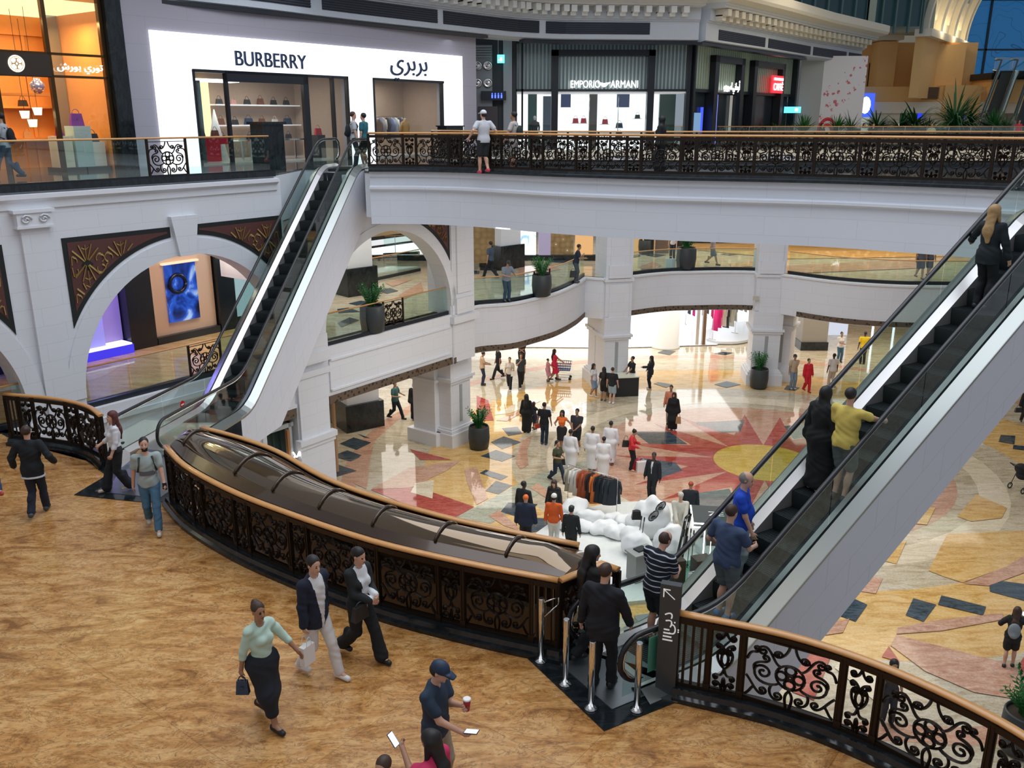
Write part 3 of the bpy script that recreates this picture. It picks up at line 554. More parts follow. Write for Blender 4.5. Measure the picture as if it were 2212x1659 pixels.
# ================================================================== RAILINGS
def spiral(cx, cz, r0, turns, a0, d=1, n=22, r1=0.22):
    return [(cx + r0 * (1 - (1 - r1) * t) * math.cos(a0 + d * turns * 2 * PI * t), cz + r0 * (1 - (1 - r1) * t) * math.sin(a0 + d * turns * 2 * PI * t)) for t in [i / n for i in range(n + 1)]]
def bez(a, b, c, d, n=8):
    return [tuple((1 - t) ** 3 * a[k] + 3 * (1 - t) ** 2 * t * b[k] + 3 * (1 - t) * t * t * c[k] + t ** 3 * d[k] for k in (0, 1)) for t in [i / n for i in range(n + 1)]]
def scroll_curves(w, h, wide):
    hw, hh = w / 2, h / 2; C = []
    if wide:
        C.append([(0.165 * math.cos(2 * PI * i / 24), 0.165 * math.sin(2 * PI * i / 24)) for i in range(25)])
        for a in (0, 90, 180, 270):
            ca, sa = math.cos(R(a)), math.sin(R(a))
            C.append([(0.1 * ca + 0.06 * math.cos(2 * PI * i / 12), 0.1 * sa + 0.06 * math.sin(2 * PI * i / 12)) for i in range(13)])
        q = []
        q.append(bez((0.12, -0.12), (0.2, -0.2), (0.42, -0.2), (0.42, -0.02)) + spiral(0.315, -0.02, 0.105, 1.25, 0, 1)[1:])
        q.append(bez((0.03, hh), (0.05, 0.28), (0.16, 0.2), (0.2, 0.27)) + spiral(0.145, 0.275, 0.055, 1.1, 0, 1, 14)[1:])
        q.append(bez((0.12, 0.12), (0.2, 0.14), (0.22, 0.3), (0.30, 0.34)) + spiral(0.33, 0.28, 0.065, 1.2, R(115), -1, 16)[1:])
        q.append(bez((0.42, -0.02), (0.46, 0.08), (0.36, 0.12), (0.30, 0.13)) + spiral(0.30, 0.185, 0.055, 1.0, R(-90), -1, 14)[1:])
        q.append(bez((hw, 0.12), (hw - .02, 0.2), (hw - .04, 0.24), (hw - .1, 0.24)) + spiral(hw - .1, 0.29, 0.05, 1.0, R(-90), -1, 12)[1:])
        q.append(bez((0.2, -0.16), (0.26, -0.26), (0.2, -0.36), (0.14, -0.36)) + spiral(0.13, -0.3, 0.06, 1.1, R(-90), -1, 14)[1:])
        q.append(bez((0.02, -hh), (0.05, -0.3), (0.05, -0.25), (0.0, -0.19)))
        q.append(bez((hw, -0.12), (0.44, -0.2), (0.4, -0.3), (0.34, -0.33)) + spiral(0.31, -0.28, 0.058, 1.1, R(-60), -1, 14)[1:])
        q.append(bez((hw, -hh + .04), (0.46, -0.36), (0.45, -0.3), (0.42, -0.27)))
    else:
        q = []
        C.append([(0.05 * math.cos(2 * PI * i / 12), 0.02 + 0.09 * math.sin(2 * PI * i / 12)) for i in range(13)])
        q.append(bez((0.0, -0.12), (0.12, -0.05), (0.14, 0.12), (0.06, 0.16)) + spiral(0.06, 0.115, 0.045, 1.0, R(90), 1, 12)[1:])
        q.append(bez((0.0, hh - .02), (0.03, 0.3), (0.1, 0.28), (0.13, 0.31)) + spiral(0.1, 0.335, 0.04, 1.1, R(-30), 1, 12)[1:])
        q.append(bez((0.0, 0.12), (0.03, 0.2), (0.05, 0.22), (0.11, 0.235)) + spiral(0.1, 0.2, 0.035, 1.0, R(70), -1, 12)[1:])
        q.append(bez((0.0, -0.12), (0.02, -0.2), (0.03, -0.24), (0.12, -0.22)) + spiral(0.115, -0.26, 0.04, 1.1, R(80), -1, 12)[1:])
        q.append(bez((0.02, -hh), (0.04, -0.34), (0.1, -0.3), (0.14, -0.34)) + spiral(0.11, -0.36, 0.035, 1.1, R(30), -1, 12)[1:])
        q.append(bez((0.0, -0.26), (0.02, -0.3), (0.02, -0.34), (0.0, -0.38)))
    for c in q: C.append(c); C.append([(-x, z) for x, z in c])
    return C
PANELS = {}
def iron_panel_mesh(kind, w, h=0.86):
    key = (kind, round(w, 2), h)
    if key in PANELS: return PANELS[key]
    mb = MB()
    if kind == 'bars':
        n = 3
        for i in range(n): x = -w / 2 + w * (i + .5) / n; mb.cbox((x, 0, h / 2), (.03, .025, h))
    else:
        nom = 1.02 if kind == 'wide' else 0.34
        sx = (w - .04) / nom
        for c in scroll_curves(nom, h, kind == 'wide'):
            P = [(x * sx, 0, h / 2 + z) for x, z in c]
            mb.tube(P, .0165, 4, True, 1.9, up=(0, 1, 0))
            mb.ball((P[-1][0], 0, P[-1][2]), .02, 6, 4)
        if kind == 'wide':
            for a in range(8): mb.ball((0.03 * math.cos(R(45 * a)), 0, h / 2 + .03 * math.sin(R(45 * a))), .022, 6, 4)
        for x in (-w / 2, w / 2): mb.cbox((x, 0, h / 2), (.018, .02, h))
        mb.cbox((0, 0, 0.006), (w, .02, .018)); mb.cbox((0, 0, h - .006), (w, .02, .018))
    PANELS[key] = mb.mesh('panel_' + kind, [M_iron]); return PANELS[key]
def arc_points(path, ss):
    P = np.array(path, float)[:, :2]; d = np.r_[0, np.cumsum(np.linalg.norm(np.diff(P, axis=0), axis=1))]
    return [(float(np.interp(s, d, P[:, 0])), float(np.interp(s, d, P[:, 1]))) for s in ss]
def local_mb(root): return MB(Matrix.Translation([-q for q in root.location]))
def iron_railing(path, z, label, bays=None, top=1.22, foot=.16, rail=True, group=None):
    L = plen([p[:2] for p in path]); root = empty('balustrade', (path[0][0], path[0][1], z), label=label, cat='balustrade', group=group)
    if bays is None:
        bays = []; tot = 0; k = 0
        while tot < L - .4:
            kind, wd = (('wide', 1.08) if k % 2 == 0 else ('narrow', .42)); bays.append((kind, wd)); tot += wd; k += 1
    tot = sum(b_[1] for b_ in bays); sc = L / tot; s = 0; ph = top - .12 - foot - .06; ph = round(ph, 2)
    cutp = [0.0]
    for kind, wd in bays: cutp.append(cutp[-1] + wd * sc)
    pts = arc_points(path, cutp)
    for i, (kind, wd) in enumerate(bays):
        (x0, y0), (x1, y1) = pts[i], pts[i + 1]; cl = math.hypot(x1 - x0, y1 - y0)
        o = bpy.data.objects.new('scroll_panel' if kind != 'bars' else 'bar_panel', iron_panel_mesh(kind, round((wd - .07) * 1.0, 2), ph)); COL.objects.link(o); o.parent = root
        o.location = ((x0 + x1) / 2 - root.location.x, (y0 + y1) / 2 - root.location.y, foot + .05); o.rotation_euler = (0, 0, math.atan2(y1 - y0, x1 - x0)); o.scale = (cl / wd, 1, 1)
    pm = MB(); pm.cbox((0, 0, (foot + top) / 2 - .03), (.07, .06, top - foot)); pm.cbox((0, 0, foot + .06), (.085, .085, .12)); pm.cbox((-.022, -.035, (foot + top) / 2), (.012, .012, top - foot - .2)); pm.cbox((.022, -.035, (foot + top) / 2), (.012, .012, top - foot - .2)); me = pm.mesh('post', [M_iron])
    for i, (x, y) in enumerate(pts):
        a, b_ = pts[max(0, i - 1)], pts[min(len(pts) - 1, i + 1)]
        o = bpy.data.objects.new('post', me); COL.objects.link(o); o.parent = root; o.location = (x - root.location.x, y - root.location.y, 0); o.rotation_euler = (0, 0, math.atan2(b_[1] - a[1], b_[0] - a[0]))
    P3 = [(x, y, z) for x, y in [p[:2] for p in path]]
    mb = local_mb(root); mb.sweep([(-.03, foot), (-.03, foot + .05), (.03, foot + .05), (.03, foot)], P3); mb.build('bottom_rail', [M_iron], root); mb = local_mb(root); mb.sweep([(-.035, top - .14), (-.035, top - .06), (.035, top - .06), (.035, top - .14)], P3); mb.build('top_rail', [M_iron], root)
    if rail:
        mb = local_mb(root); n = 10
        mb.sweep([(.062 * math.cos(2 * PI * i / n), top + .035 * math.sin(2 * PI * i / n) - .01) for i in range(n)], P3, smooth=True); mb.build('handrail', [M_wood], root)
    return root
def glass_railing(path, z, label, top=1.08, pane=1.35, iron=(), posts=False, wood=True, foot=.14, group=None):
    L = plen([p[:2] for p in path]); root = empty('glass_balustrade', (path[0][0], path[0][1], z), label=label, cat='glass balustrade', group=group)
    P3 = [(p[0], p[1], z) for p in path]
    mb = local_mb(root); mb.sweep([(-.05, 0), (-.05, foot), (.05, foot), (.05, 0)], P3); mb.build('base_shoe', [M_dark], root)
    mb = local_mb(root); n = 8; mb.sweep([(.035 * math.cos(2 * PI * i / n), top + .025 * math.sin(2 * PI * i / n)) for i in range(n)], P3, smooth=True); mb.build('handrail', [M_wood if wood else M_steel], root)
    k = max(1, round(L / pane)); cuts = [L * i / k for i in range(k + 1)]
    for (s0, s1) in iron: cuts = [c for c in cuts if not (s0 - .3 < c < s1 + .3)] + [s0, s1]
    cuts = sorted(set([0] + cuts + [L])); pts = arc_points(path, cuts)
    for i in range(len(pts) - 1):
        (x0, y0), (x1, y1) = pts[i], pts[i + 1]; cl = math.hypot(x1 - x0, y1 - y0); a = math.atan2(y1 - y0, x1 - x0)
        if any(abs(cuts[i] - s0) < .01 for s0, s1 in iron):
            o = bpy.data.objects.new('scroll_panel', iron_panel_mesh('wide', 1.0, .86)); COL.objects.link(o); o.parent = root
            o.location = ((x0 + x1) / 2 - root.location.x, (y0 + y1) / 2 - root.location.y, foot); o.rotation_euler = (0, 0, a); o.scale = (cl / 1.0, 1, 1.02)
            for (x, y) in ((x0, y0), (x1, y1)):
                m2 = local_mb(root); m2.cbox((x, y, z + top / 2), (.06, .05, top), a); m2.build('post', [M_iron], root)
        else:
            seg = arc_points(path, np.linspace(cuts[i] + .012, cuts[i + 1] - .012, 4 if cl > .6 else 2))
            m2 = local_mb(root)
            for j in range(len(seg) - 1):
                (a0, b0), (a1, b1) = seg[j], seg[j + 1]; m2.quad((a0, b0, z + foot), (a1, b1, z + foot), (a1, b1, z + top - .02), (a0, b0, z + top - .02))
            m2.build('glass_pane', [M_glass], root)
            if posts:
                m2 = local_mb(root); m2.cbox((x0, y0, z + top / 2), (.03, .03, top), a); m2.build('post', [M_steel], root)
    return root

kinds = []
iron_railing(RAILA, Z1, 'dark bronze scrollwork balustrade curving round the bronze glazed canopy, over the tan marble floor',
             [('narrow', .42), ('wide', 1.1), ('narrow', .42), ('wide', 1.1), ('narrow', .42), ('wide', 1.1), ('narrow', .42), ('wide', 1.1), ('narrow', .42), ('wide', 1.1), ('narrow', .42), ('wide', 1.1), ('bars', .4)])
iron_railing([(0.66, 10.89), (1.28, 11.38), (1.5, 11.2)], Z1, 'short return of bronze scrollwork with wooden rail beside the moving stair entrance', [('narrow', .42), ('bars', .35), ('bars', .3)])
iron_railing(RAILC, Z1, 'short curved scrollwork balustrade by the foot of the far moving stair', [('bars', .4), ('narrow', .42), ('wide', 1.08), ('narrow', .42), ('wide', 1.08), ('narrow', .42)])
iron_railing(RAILD, Z1, 'scrollwork balustrade with wooden handrail in the lower right of the gallery', [('bars', .34), ('narrow', .36), ('wide', 1.02), ('narrow', .36), ('wide', 1.05), ('narrow', .36), ('wide', 1.05)])
iron_railing(RIM2, Z2, 'long curved dark scrollwork balustrade along the front of the upper bridge', top=1.17)
iron_railing(BACK2, Z2, 'dark scrollwork balustrade along the back of the upper bridge', top=1.17)
# canopy side rail (wood only on a low wall)
root = empty('handrail_screen', (*RAILB[0], Z1), label='wooden handrail on a brown panel behind the bronze canopy', cat='balustrade')
mb = local_mb(root); mb.sweep([(-.02, .1), (-.02, 1.2), (.02, 1.2), (.02, .1)], [(x, y, Z1) for x, y in RAILB]); mb.build('panel', [M_bronze], root)
mb = local_mb(root); mb.sweep([(.06 * math.cos(2 * PI * i / 10), 1.24 + .035 * math.sin(2 * PI * i / 10)) for i in range(10)], [(x, y, Z1) for x, y in RAILB], smooth=True); mb.build('handrail', [M_wood], root)
glass_railing([fa(-9.3, .02)[:2], fa(-2, .02)[:2], fa(2.3, .02)[:2], fa(6.2, .02)[:2]], Z2, 'glass balustrade with a scrollwork panel above the left arcade', top=1.1, iron=[(11.55, 12.7)])
glass_railing([fa(-.25, .15)[:2], fa(6.3, .15)[:2]], Z1, 'glass balustrade with a scrollwork panel inside the left arch', iron=[(3.15, 4.2)])
glass_railing([fa(7.9, .15)[:2], fa(14.3, .15)[:2]], Z1, 'glass balustrade with a scrollwork panel inside the arch right of the stair', iron=[(2.9, 3.9)])
glass_railing([fa(-8.4, .15)[:2], fa(-1.8, .15)[:2]], Z1, 'glass balustrade at the far left edge behind the curved scrollwork')
gA = [(p[0] - .02, p[1] + .18) for p in RIM1[3:31]]; gB = [(p[0] - .02, p[1] + .18) for p in RIM1[34:52]]; gC = [(p[0] + .1, p[1] + .18) for p in RIM1[52:]]
glass_railing(gA, Z1, 'curved glass balustrade bulging out between two white piers', iron=[(3.9, 5.0)])
glass_railing(gB, Z1, 'glass balustrade in the middle opening of the first floor gallery')
glass_railing(gC, Z1, 'glass balustrade in the right opening of the first floor gallery, behind the near stair')
glass_railing(smooth_path([(-8.4, 38.5), (-6.9, 40.5), (-4.6, 44.0)], 4), Z1, 'inner glass balustrade seen through the arch right of the stair')
glass_railing(smooth_path([(-10.5, 49.5), (-8, 49.0), (-5.2, 49.8)], 4), Z1, 'farthest glass balustrade seen through the arch', posts=True)
glass_railing([(8.6, 53.8), (20, 54.0), (31, 54.5)], Z2, 'low glass screen with a thin rail round the cafe terrace', top=1.15, posts=True)

# ================================================================== BRONZE GLAZED CANOPY
root = empty('glazed_canopy', (-3.5, 14.2, Z1 + 1.0), label='long glossy bronze glazed canopy with curved ribs between two railings', cat='canopy')
NA = 41
A_ = resample([(x + .05, y + .1) for x, y in RAILA], NA); B_ = resample([(x - .03, y - .08) for x, y in RAILB] + [(1.12, 11.75)], NA)
M_bglass = mat('bronze glazing', (0.16, 0.105, 0.055), 0.05, 0.85, coat=1.0)
def can(i, v):
    """point on the canopy: i along, v across"""
    a, c_ = A_[i], B_[i]; x, y = a[0] + (c_[0] - a[0]) * v, a[1] + (c_[1] - a[1]) * v
    wd = math.hypot(c_[0] - a[0], c_[1] - a[1]); e = .2; v2 = min(1, max(0, (v - e * .9) / (1 - 2 * e * .9)))
    rise = .09 * min(1, v / e, (1 - v) / e) + (0.27 * min(1, wd / 2.0)) * (math.sin(PI * v2)) ** .8
    t = i / (NA - 1); fade = min(1, (1 - t) / .045) * min(1, .55 + t / .05)
    return (x, y, Z1 + 1.2 + rise * fade)
VS = [0, .05, .1, .18, .2, .3, .4, .5, .6, .7, .8, .82, .9, .95, 1]
g_ = local_mb(root); fr_ = local_mb(root)
for (mb, vs) in ((g_, [v for v in VS if .18 <= v <= .82]), (fr_, [v for v in VS if v <= .18]), (fr_, [v for v in VS if v >= .82])):
    G_ = [[mb.vert(can(i, v)) for v in vs] for i in range(NA)]
    for i in range(NA - 1):
        for j in range(len(vs) - 1): mb.face([G_[i][j], G_[i][j + 1], G_[i + 1][j + 1], G_[i + 1][j]], True)
for i in (0, NA - 1): fr_.poly([can(i, v) for v in VS] + [(*B_[i], Z1 + 1.1), (*A_[i], Z1 + 1.1)])
for side in (A_, B_):
    for i in range(NA - 1): fr_.quad((*side[i], Z1 + 1.05), (*side[i + 1], Z1 + 1.05), (*side[i + 1], Z1 + 1.2), (*side[i], Z1 + 1.2))
g_.build('glazing', [M_bglass], root); fr_.build('frame', [M_bronze], root)
for i in (2, 11, 16, 21, 26, 31, 36):
    r_ = local_mb(root); r_.tube([tuple(np.array(can(i, v)) + np.array((0, 0, .015))) for v in np.linspace(.17, .83, 15)], .028, 6); r_.build('rib', [M_bronze], root)

# ================================================================== MOVING STAIRS
T35 = math.tan(R(35)); RUN = 5.7 / T35
def zn(y):
    """height of the step nosing line, rounded at both ends"""
    r = .45
    def sp(v): return 0 if v < -r else (v if v > r else (v + r) ** 2 / (4 * r))
    return T35 * (sp(y) - sp(y - RUN))
def escalator(x0, y0, az, label, ye, depth, seg_glass=1.9, yt=1.5):
    T = Matrix.Translation((x0, y0, Z1)) @ Matrix.Rotation(-R(az), 4, 'Z')
    root = empty('escalator', (0, 0, 0), label=label, cat='escalator'); root.matrix_world = T
    root.location = (x0, y0, Z1); root.rotation_euler = (0, 0, -R(az))
    ys = sorted(set([round(v, 3) for v in np.linspace(-ye, RUN + yt, 70)]))
    for sgn in (-1, 1):
        mb = MB()                               # handrail loop
        pth = [(sgn * .57, y, zn(y) + .95) for y in ys]; rr = .34
        a0 = [(sgn * .57, -ye - rr * math.sin(R(a)), zn(-ye) + .95 - rr + rr * math.cos(R(a))) for a in range(180, 0, -15)]; a1 = [(sgn * .57, RUN + yt + rr * math.sin(R(a)), zn(99) + .95 - rr + rr * math.cos(R(a))) for a in range(15, 181, 15)]
        mb.tube(a0 + pth + a1, .042, 8, True, .75); mb.build('handrail', [M_rubber], root)
        mb = MB()
        ch = [(p[0], p[1], p[2]) for p in a0 + pth + a1]; cen = lambda p, k: (p[0], p[1], p[2] - k)
        mb.tube([(p[0], p[1] + (.05 if i < len(a0) else (-.05 if i >= len(a0) + len(pth) else 0)), p[2] - .05 if len(a0) <= i < len(a0) + len(pth) else p[2]) for i, p in enumerate(ch)], .018, 6); mb.build('handrail_guide', [M_chrome], root)
        # glass sheets in lengths
        edges = list(np.arange(-ye - .3, RUN + yt + .3, seg_glass)) + [RUN + yt + .3]
        for k in range(len(edges) - 1):
            mb = MB(); yy = np.linspace(edges[k] + .01, edges[k + 1] - .01, 9)
            def topz(y):
                if y < -ye: return zn(-ye) + .9 - rr + math.sqrt(max(0, rr * rr - (y + ye) ** 2))
                if y > RUN + yt: return zn(99) + .9 - rr + math.sqrt(max(0, rr * rr - (y - RUN - yt) ** 2))
                return zn(y) + .9
            def botz(y): return zn(y) + .1
            for i in range(8): mb.quad((sgn * .57, yy[i], botz(yy[i])), (sgn * .57, yy[i + 1], botz(yy[i + 1])), (sgn * .57, yy[i + 1], topz(yy[i + 1])), (sgn * .57, yy[i], topz(yy[i])))
            mb.build('glass_panel', [M_glasst], root)
        # outer steel decking, inner light skirt
        mb = MB()
        for i in range(len(ys) - 1):
            a, c_ = ys[i], ys[i + 1]
            mb.quad((sgn * .60, a, zn(a) + .13), (sgn * .60, c_, zn(c_) + .13), (sgn * .8, c_, zn(c_) + .02), (sgn * .8, a, zn(a) + .02)); mb.quad((sgn * .8, a, zn(a) + .02), (sgn * .8, c_, zn(c_) + .02), (sgn * .8, c_, zn(c_) - .03), (sgn * .8, a, zn(a) - .03))
        mb.build('decking', [mat('satin steel deck', (.40, .42, .40), .28, .95)], root)
        mb = MB()
        for i in range(len(ys) - 1):
            a, c_ = ys[i], ys[i + 1]
            mb.quad((sgn * .42, a, zn(a) + .05), (sgn * .42, c_, zn(c_) + .05), (sgn * .56, c_, zn(c_) + .13), (sgn * .56, a, zn(a) + .13)); mb.quad((sgn * .42, a, zn(a) - .25), (sgn * .42, c_, zn(c_) - .25), (sgn * .42, c_, zn(c_) + .05), (sgn * .42, a, zn(a) + .05))
        mb.build('skirt', [M_skirt], root)
    # white cladding of the truss
    def bot(y): return max(-.9, min(T35 * y - depth, 5.7 - 1.42))
    yb = sorted(set([-.6] + list(np.linspace(-.6, RUN + .8, 40)) + [(5.7 - 1.42 + depth) / T35, (-.9 + depth) / T35, RUN + .8]))
    al = (math.cos(R(35)) * math.sin(R(az)), math.cos(R(35)) * math.cos(R(az)))
    mcl = stonewall('truss cladding', (0.70, 0.71, 0.76), (math.sin(R(az)), math.cos(R(az))), 1.0, .6, .82, slope=T35)
    mb = MB()
    for i in range(len(yb) - 1):
        a, c_ = yb[i], yb[i + 1]
        for sgn in (-1, 1): mb.quad((sgn * .795, a, bot(a)), (sgn * .795, c_, bot(c_)), (sgn * .795, c_, zn(c_) + .03), (sgn * .795, a, zn(a) + .03))
        mb.quad((-.795, a, bot(a)), (.795, a, bot(a)), (.795, c_, bot(c_)), (-.795, c_, bot(c_)))
    e = yb[-1]; mb.quad((-.795, e, bot(e)), (.795, e, bot(e)), (.795, e, zn(e)), (-.795, e, zn(e)))
    mb.build('truss_cladding', [mcl], root)
    mb = MB(); mb.box(-.42, -ye + .3, -.02, .42, -1.25, .03); mb.box(-.42, RUN + 1.15, 5.68, .42, RUN + yt + .5, 5.73); mb.build('comb_plate', [M_steel], root)
    # steps
    sm = MB(); sm.box(-.415, 0, -.03, .415, .40, 0)
    prev = None
    for i in range(8):
        t0, t1 = i / 8, (i + 1) / 8; f = lambda t: (-.012 + .035 * t * t, -.30 * t)
        sm.quad((-.415, f(t0)[0], f(t0)[1]), (.415, f(t0)[0], f(t0)[1]), (.415, f(t1)[0], f(t1)[1]), (-.415, f(t1)[0], f(t1)[1]))
    for i in range(22): x = -.40 + .80 * i / 21; sm.box(x - .006, 0.01, 0, x + .006, .39, .008)
    me = sm.mesh('step', [M_step]); y = -1.2; k = 0
    while y < RUN + 1.0:
        o = bpy.data.objects.new('step', me); COL.objects.link(o); o.parent = root; o.location = (0, y, zn(y + .02) + .0005 * (k % 2)); y += .4; k += 1
    return root
ES_L = (-7.52, 22.0, 12.4); ES_R = (2.6, 11.25, 58.1)
esc_l = escalator(*ES_L, 'far moving stair with black steps rising from left gallery to the shops', 3.4, 1.95, yt=1.3)
esc_r = escalator(*ES_R, 'near moving stair carrying people up towards the right edge', 1.45, 1.5, yt=1.6)
def on_esc(es, y, lat):
    a = R(es[2]); k = math.floor((y + 1.2) / .4 + 1e-6) * .4 - 1.2
    return (es[0] + math.sin(a) * y + math.cos(a) * lat, es[1] + math.cos(a) * y - math.sin(a) * lat, Z1 + zn(k + .02) + .008)
# ================================================================== SHOPS
def T_at(x, y, z, rz=0): return Matrix.Translation((x, y, z)) @ Matrix.Rotation(rz, 4, 'Z')
def place(me_or_mb, name, mats, loc, rz, label, cat, group=None, scale=None, parent=None):
    me = me_or_mb.mesh(name, mats) if isinstance(me_or_mb, MB) else me_or_mb
    o = bpy.data.objects.new(name, me); COL.objects.link(o); o.location = loc; o.rotation_euler = (0, 0, rz)
    if scale: o.scale = scale
    if parent is not None: o.parent = parent
    return tag(o, label, cat, group)
def bag_mb(w=.3, h=.22, d=.12, strap=.14):
    b = MB(); b.prism([(-w / 2, -d / 2), (w / 2, -d / 2), (w / 2, d / 2), (-w / 2, d / 2)], 0, .01)
    v = [b.vert(p) for p in [(-w / 2, -d / 2, 0), (w / 2, -d / 2, 0), (w / 2, d / 2, 0), (-w / 2, d / 2, 0), (-w * .4, -d * .3, h), (w * .4, -d * .3, h), (w * .4, d * .3, h), (-w * .4, d * .3, h)]]
    for q in [(4, 5, 6, 7), (0, 1, 5, 4), (1, 2, 6, 5), (2, 3, 7, 6), (3, 0, 4, 7)]: b.face([v[i] for i in q])
    b.tube([(w * .28 * math.cos(R(a)), 0, h - .01 + strap * math.sin(R(a))) for a in range(0, 181, 20)], .009, 5)
    b.box(-.02, -d / 2 - .006, h * .45, .02, -d / 2, h * .62)
    return b
M_leather = {n: mat('leather ' + n, c, .4) for n, c in dict(black=(.02, .02, .02), brown=(.16, .06, .03), red=(.6, .02, .03), tan=(.45, .25, .12), purple=(.18, .02, .32), white=(.75, .74, .7), navy=(.02, .05, .10), pink=(.6, .3, .28)).items()}
BAGME = {k: bag_mb(*s_).mesh('handbag', [M_leather[k]]) for k, s_ in dict(black=(.3, .2, .12), brown=(.3, .25, .13), red=(.34, .26, .12), tan=(.28, .2, .1), purple=(.42, .38, .16), white=(.3, .22, .12), navy=(.4, .26, .16), pink=(.26, .18, .1)).items()}
# ---------- amber fashion shop, far left
SH_AMB = mat('amber lit wall', (0.72, 0.30, 0.08), .5, noise=.08); SH_AMB2 = mat('amber joinery', (0.62, 0.24, 0.06), .45)
room = MB(FB); u0, u1, dpt = -6.5, -.55, 3.6
room.quad((u0, dpt, Z2), (u1, dpt, Z2), (u1, dpt, 17.4), (u0, dpt, 17.4)); room.quad((u0, 0, Z2), (u0, dpt, Z2), (u0, dpt, 17.4), (u0, 0, 17.4)); room.quad((u1 - .02, dpt, Z2), (u1 - .02, .1, Z2), (u1 - .02, .1, 17.4), (u1 - .02, dpt, 17.4))
for z in (12.3, 13.3, 15.0, 15.6): room.box(u0, dpt - .1, z, u1, dpt, z + .08)
for u in np.arange(u0 + .6, u1, .9): room.box(u, dpt - .08, Z2, u + .1, dpt, 15.6)
struct('wall_amber_shop', room, [SH_AMB])
c_ = MB(FB); c_.box(u0, 0.1, 16.2, u1, dpt, 16.4); struct('ceiling_amber_shop', c_, [emat('shop ceiling glow', (1, .72, .35), 1.6)])
for q in [(-3.5, 1.2), (-2.2, 1.5), (-1.4, 1.0)]: lamp('shop_downlight', fb(q[0], q[1], 15.9), .5, 62, (1, .66, .3))
lamp('shop_downlight', fb(-2.5, 2.0, 13.6), 1.4, 26, (1, .66, .3))
fr_ = MB(FB)
for u in (-4.0, -2.38, -.62): fr_.box(u - .06, -.05, Z2, u + .06, .1, 17.4)
for z in (14.18, 14.82): fr_.box(-6.5, -.05, z, -.6, .08, z + .07)
fr_.build('shop_window_frame', [mat('brass frame', (.10, .055, .02), .25, .7)], label='thin brass window framing of the amber lit bag shop at the far left', cat='window frame')
gl = MB(FB); gl.quad((-2.32, .02, Z2 + .3), (-.68, .02, Z2 + .3), (-.68, .02, 17.3), (-2.32, .02, 17.3)); struct('window_1', gl, [M_glassd])
dk = MB(FB); dk.box(-6.5, -.12, 14.2, -2.42, .05, 14.82); sb = dk.build('shop_fascia', [mat('brown fascia', (.035, .022, .012), .4)], label='dark brown shop fascia carrying a round glowing emblem', cat='sign')
em = MB(FB); em.T = FB @ Matrix.Translation((-3.42, -.14, 14.52)) @ Matrix.Rotation(PI / 2, 4, 'X'); em.disc((0, 0, 0), .235, 'z', 28); eo = em.build('emblem', [emat('emblem glow', (1, .93, .66), 2.4)], sb, label='round white glowing emblem')
em = MB(em.T @ Matrix.Translation((0, 0, .012))); 
for a in (0, 90, 180, 270): em.T = FB @ Matrix.Translation((-3.42, -.155, 14.52)) @ Matrix.Rotation(PI / 2, 4, 'X') @ Matrix.Rotation(R(a), 4, 'Z'); em.v = []; em.f = []; em.m = []; em.sm = []; em.box(-.055, .03, 0, .055, .05, .01); em.box(-.015, .03, 0, .015, .15, .01); em.box(-.055, .13, 0, .055, .15, .01); em.build('emblem_bar', [SH_AMB2], eo)
em = MB(FB @ Matrix.Translation((-3.42, -.15, 14.52)) @ Matrix.Rotation(PI / 2, 4, 'X')); em.tube([(.19 * math.cos(2 * PI * i / 24), .19 * math.sin(2 * PI * i / 24), 0) for i in range(25)], .008, 4); em.build('emblem_ring', [SH_AMB2], eo)
p = fb(-1.5, -.1, 14.5)
M_letw = emat('white lit letters', (1, .97, .9), 3.0)
sign('shop_lettering', '\uFEB5\uFEAD\uFEEE\uFE91 \uFEF1\uFEAD\uFEEE\uFE97', p, ANG, .27, M_letw, sx=1.2, label='small glowing white Arabic lettering on the window of the amber shop', cat='lettering')
# plinths and bags in its window
for (u, n, s_, hh, k, col) in [(-2.0, .75, .5, .95, 'purple', (.78, .72, .62)), (-1.42, .7, .56, 1.25, 'purple', (.45, .62, .68)), (-.9, .85, .52, .75, 'navy', (.85, .88, .9))]:
    b = MB(); b.box(-s_ / 2, -s_ / 2, 0, s_ / 2, s_ / 2, hh); lbl = {.95: 'cream display plinth at the left of the amber shop window', 1.25: 'tallest pale blue display plinth in the amber shop window', .75: 'low white display plinth at the right of the amber shop window'}[hh]
    place(b, 'display_plinth', [mat('plinth %s' % hh, col, .5)], fb(u, n, Z2 + .12), ANG, lbl, 'plinth')
    place(BAGME[k], 'handbag', None, fb(u, n, Z2 + .12 + hh), ANG, {.95: 'small purple handbag on the cream plinth', 1.25: 'large purple handbag with a raised strap on the tallest pale blue plinth', .75: 'dark blue handbag on the low white plinth'}[hh], 'handbag', scale=(.6, .6, .4) if hh == .95 else None)
b = MB(FB); b.box(-2.3, .3, Z2, -.65, 1.2, Z2 + .12); b.build('window_platform', [mat('dark plinth', (.05, .05, .05), .4)], label='low dark platform under the plinths in the amber shop window', cat='platform')
n_ = 0
for (z, ks) in ((12.38, ['black', 'brown', 'black', 'tan']), (13.38, ['black', 'white', 'brown', 'black'])):
    for i, k in enumerate(ks):
        place(BAGME[k], 'handbag', None, fb(-4.6 + i * .95, dpt - .28, z), ANG, 'handbags on the %s shelf along the back wall of the amber shop' % ('lower' if z < 13 else 'upper'), 'handbag', 'bags on the %s amber shelf' % ('lower' if z < 13 else 'upper'))
    b = MB(FB); b.box(-6.4, dpt - .5, z - .06, -.7, dpt - .06, z); b.build('wall_shelf', [SH_AMB2], label='%s amber wall shelf of the shop at the far left' % ('lower' if z < 13 else 'upper'), cat='shelf')
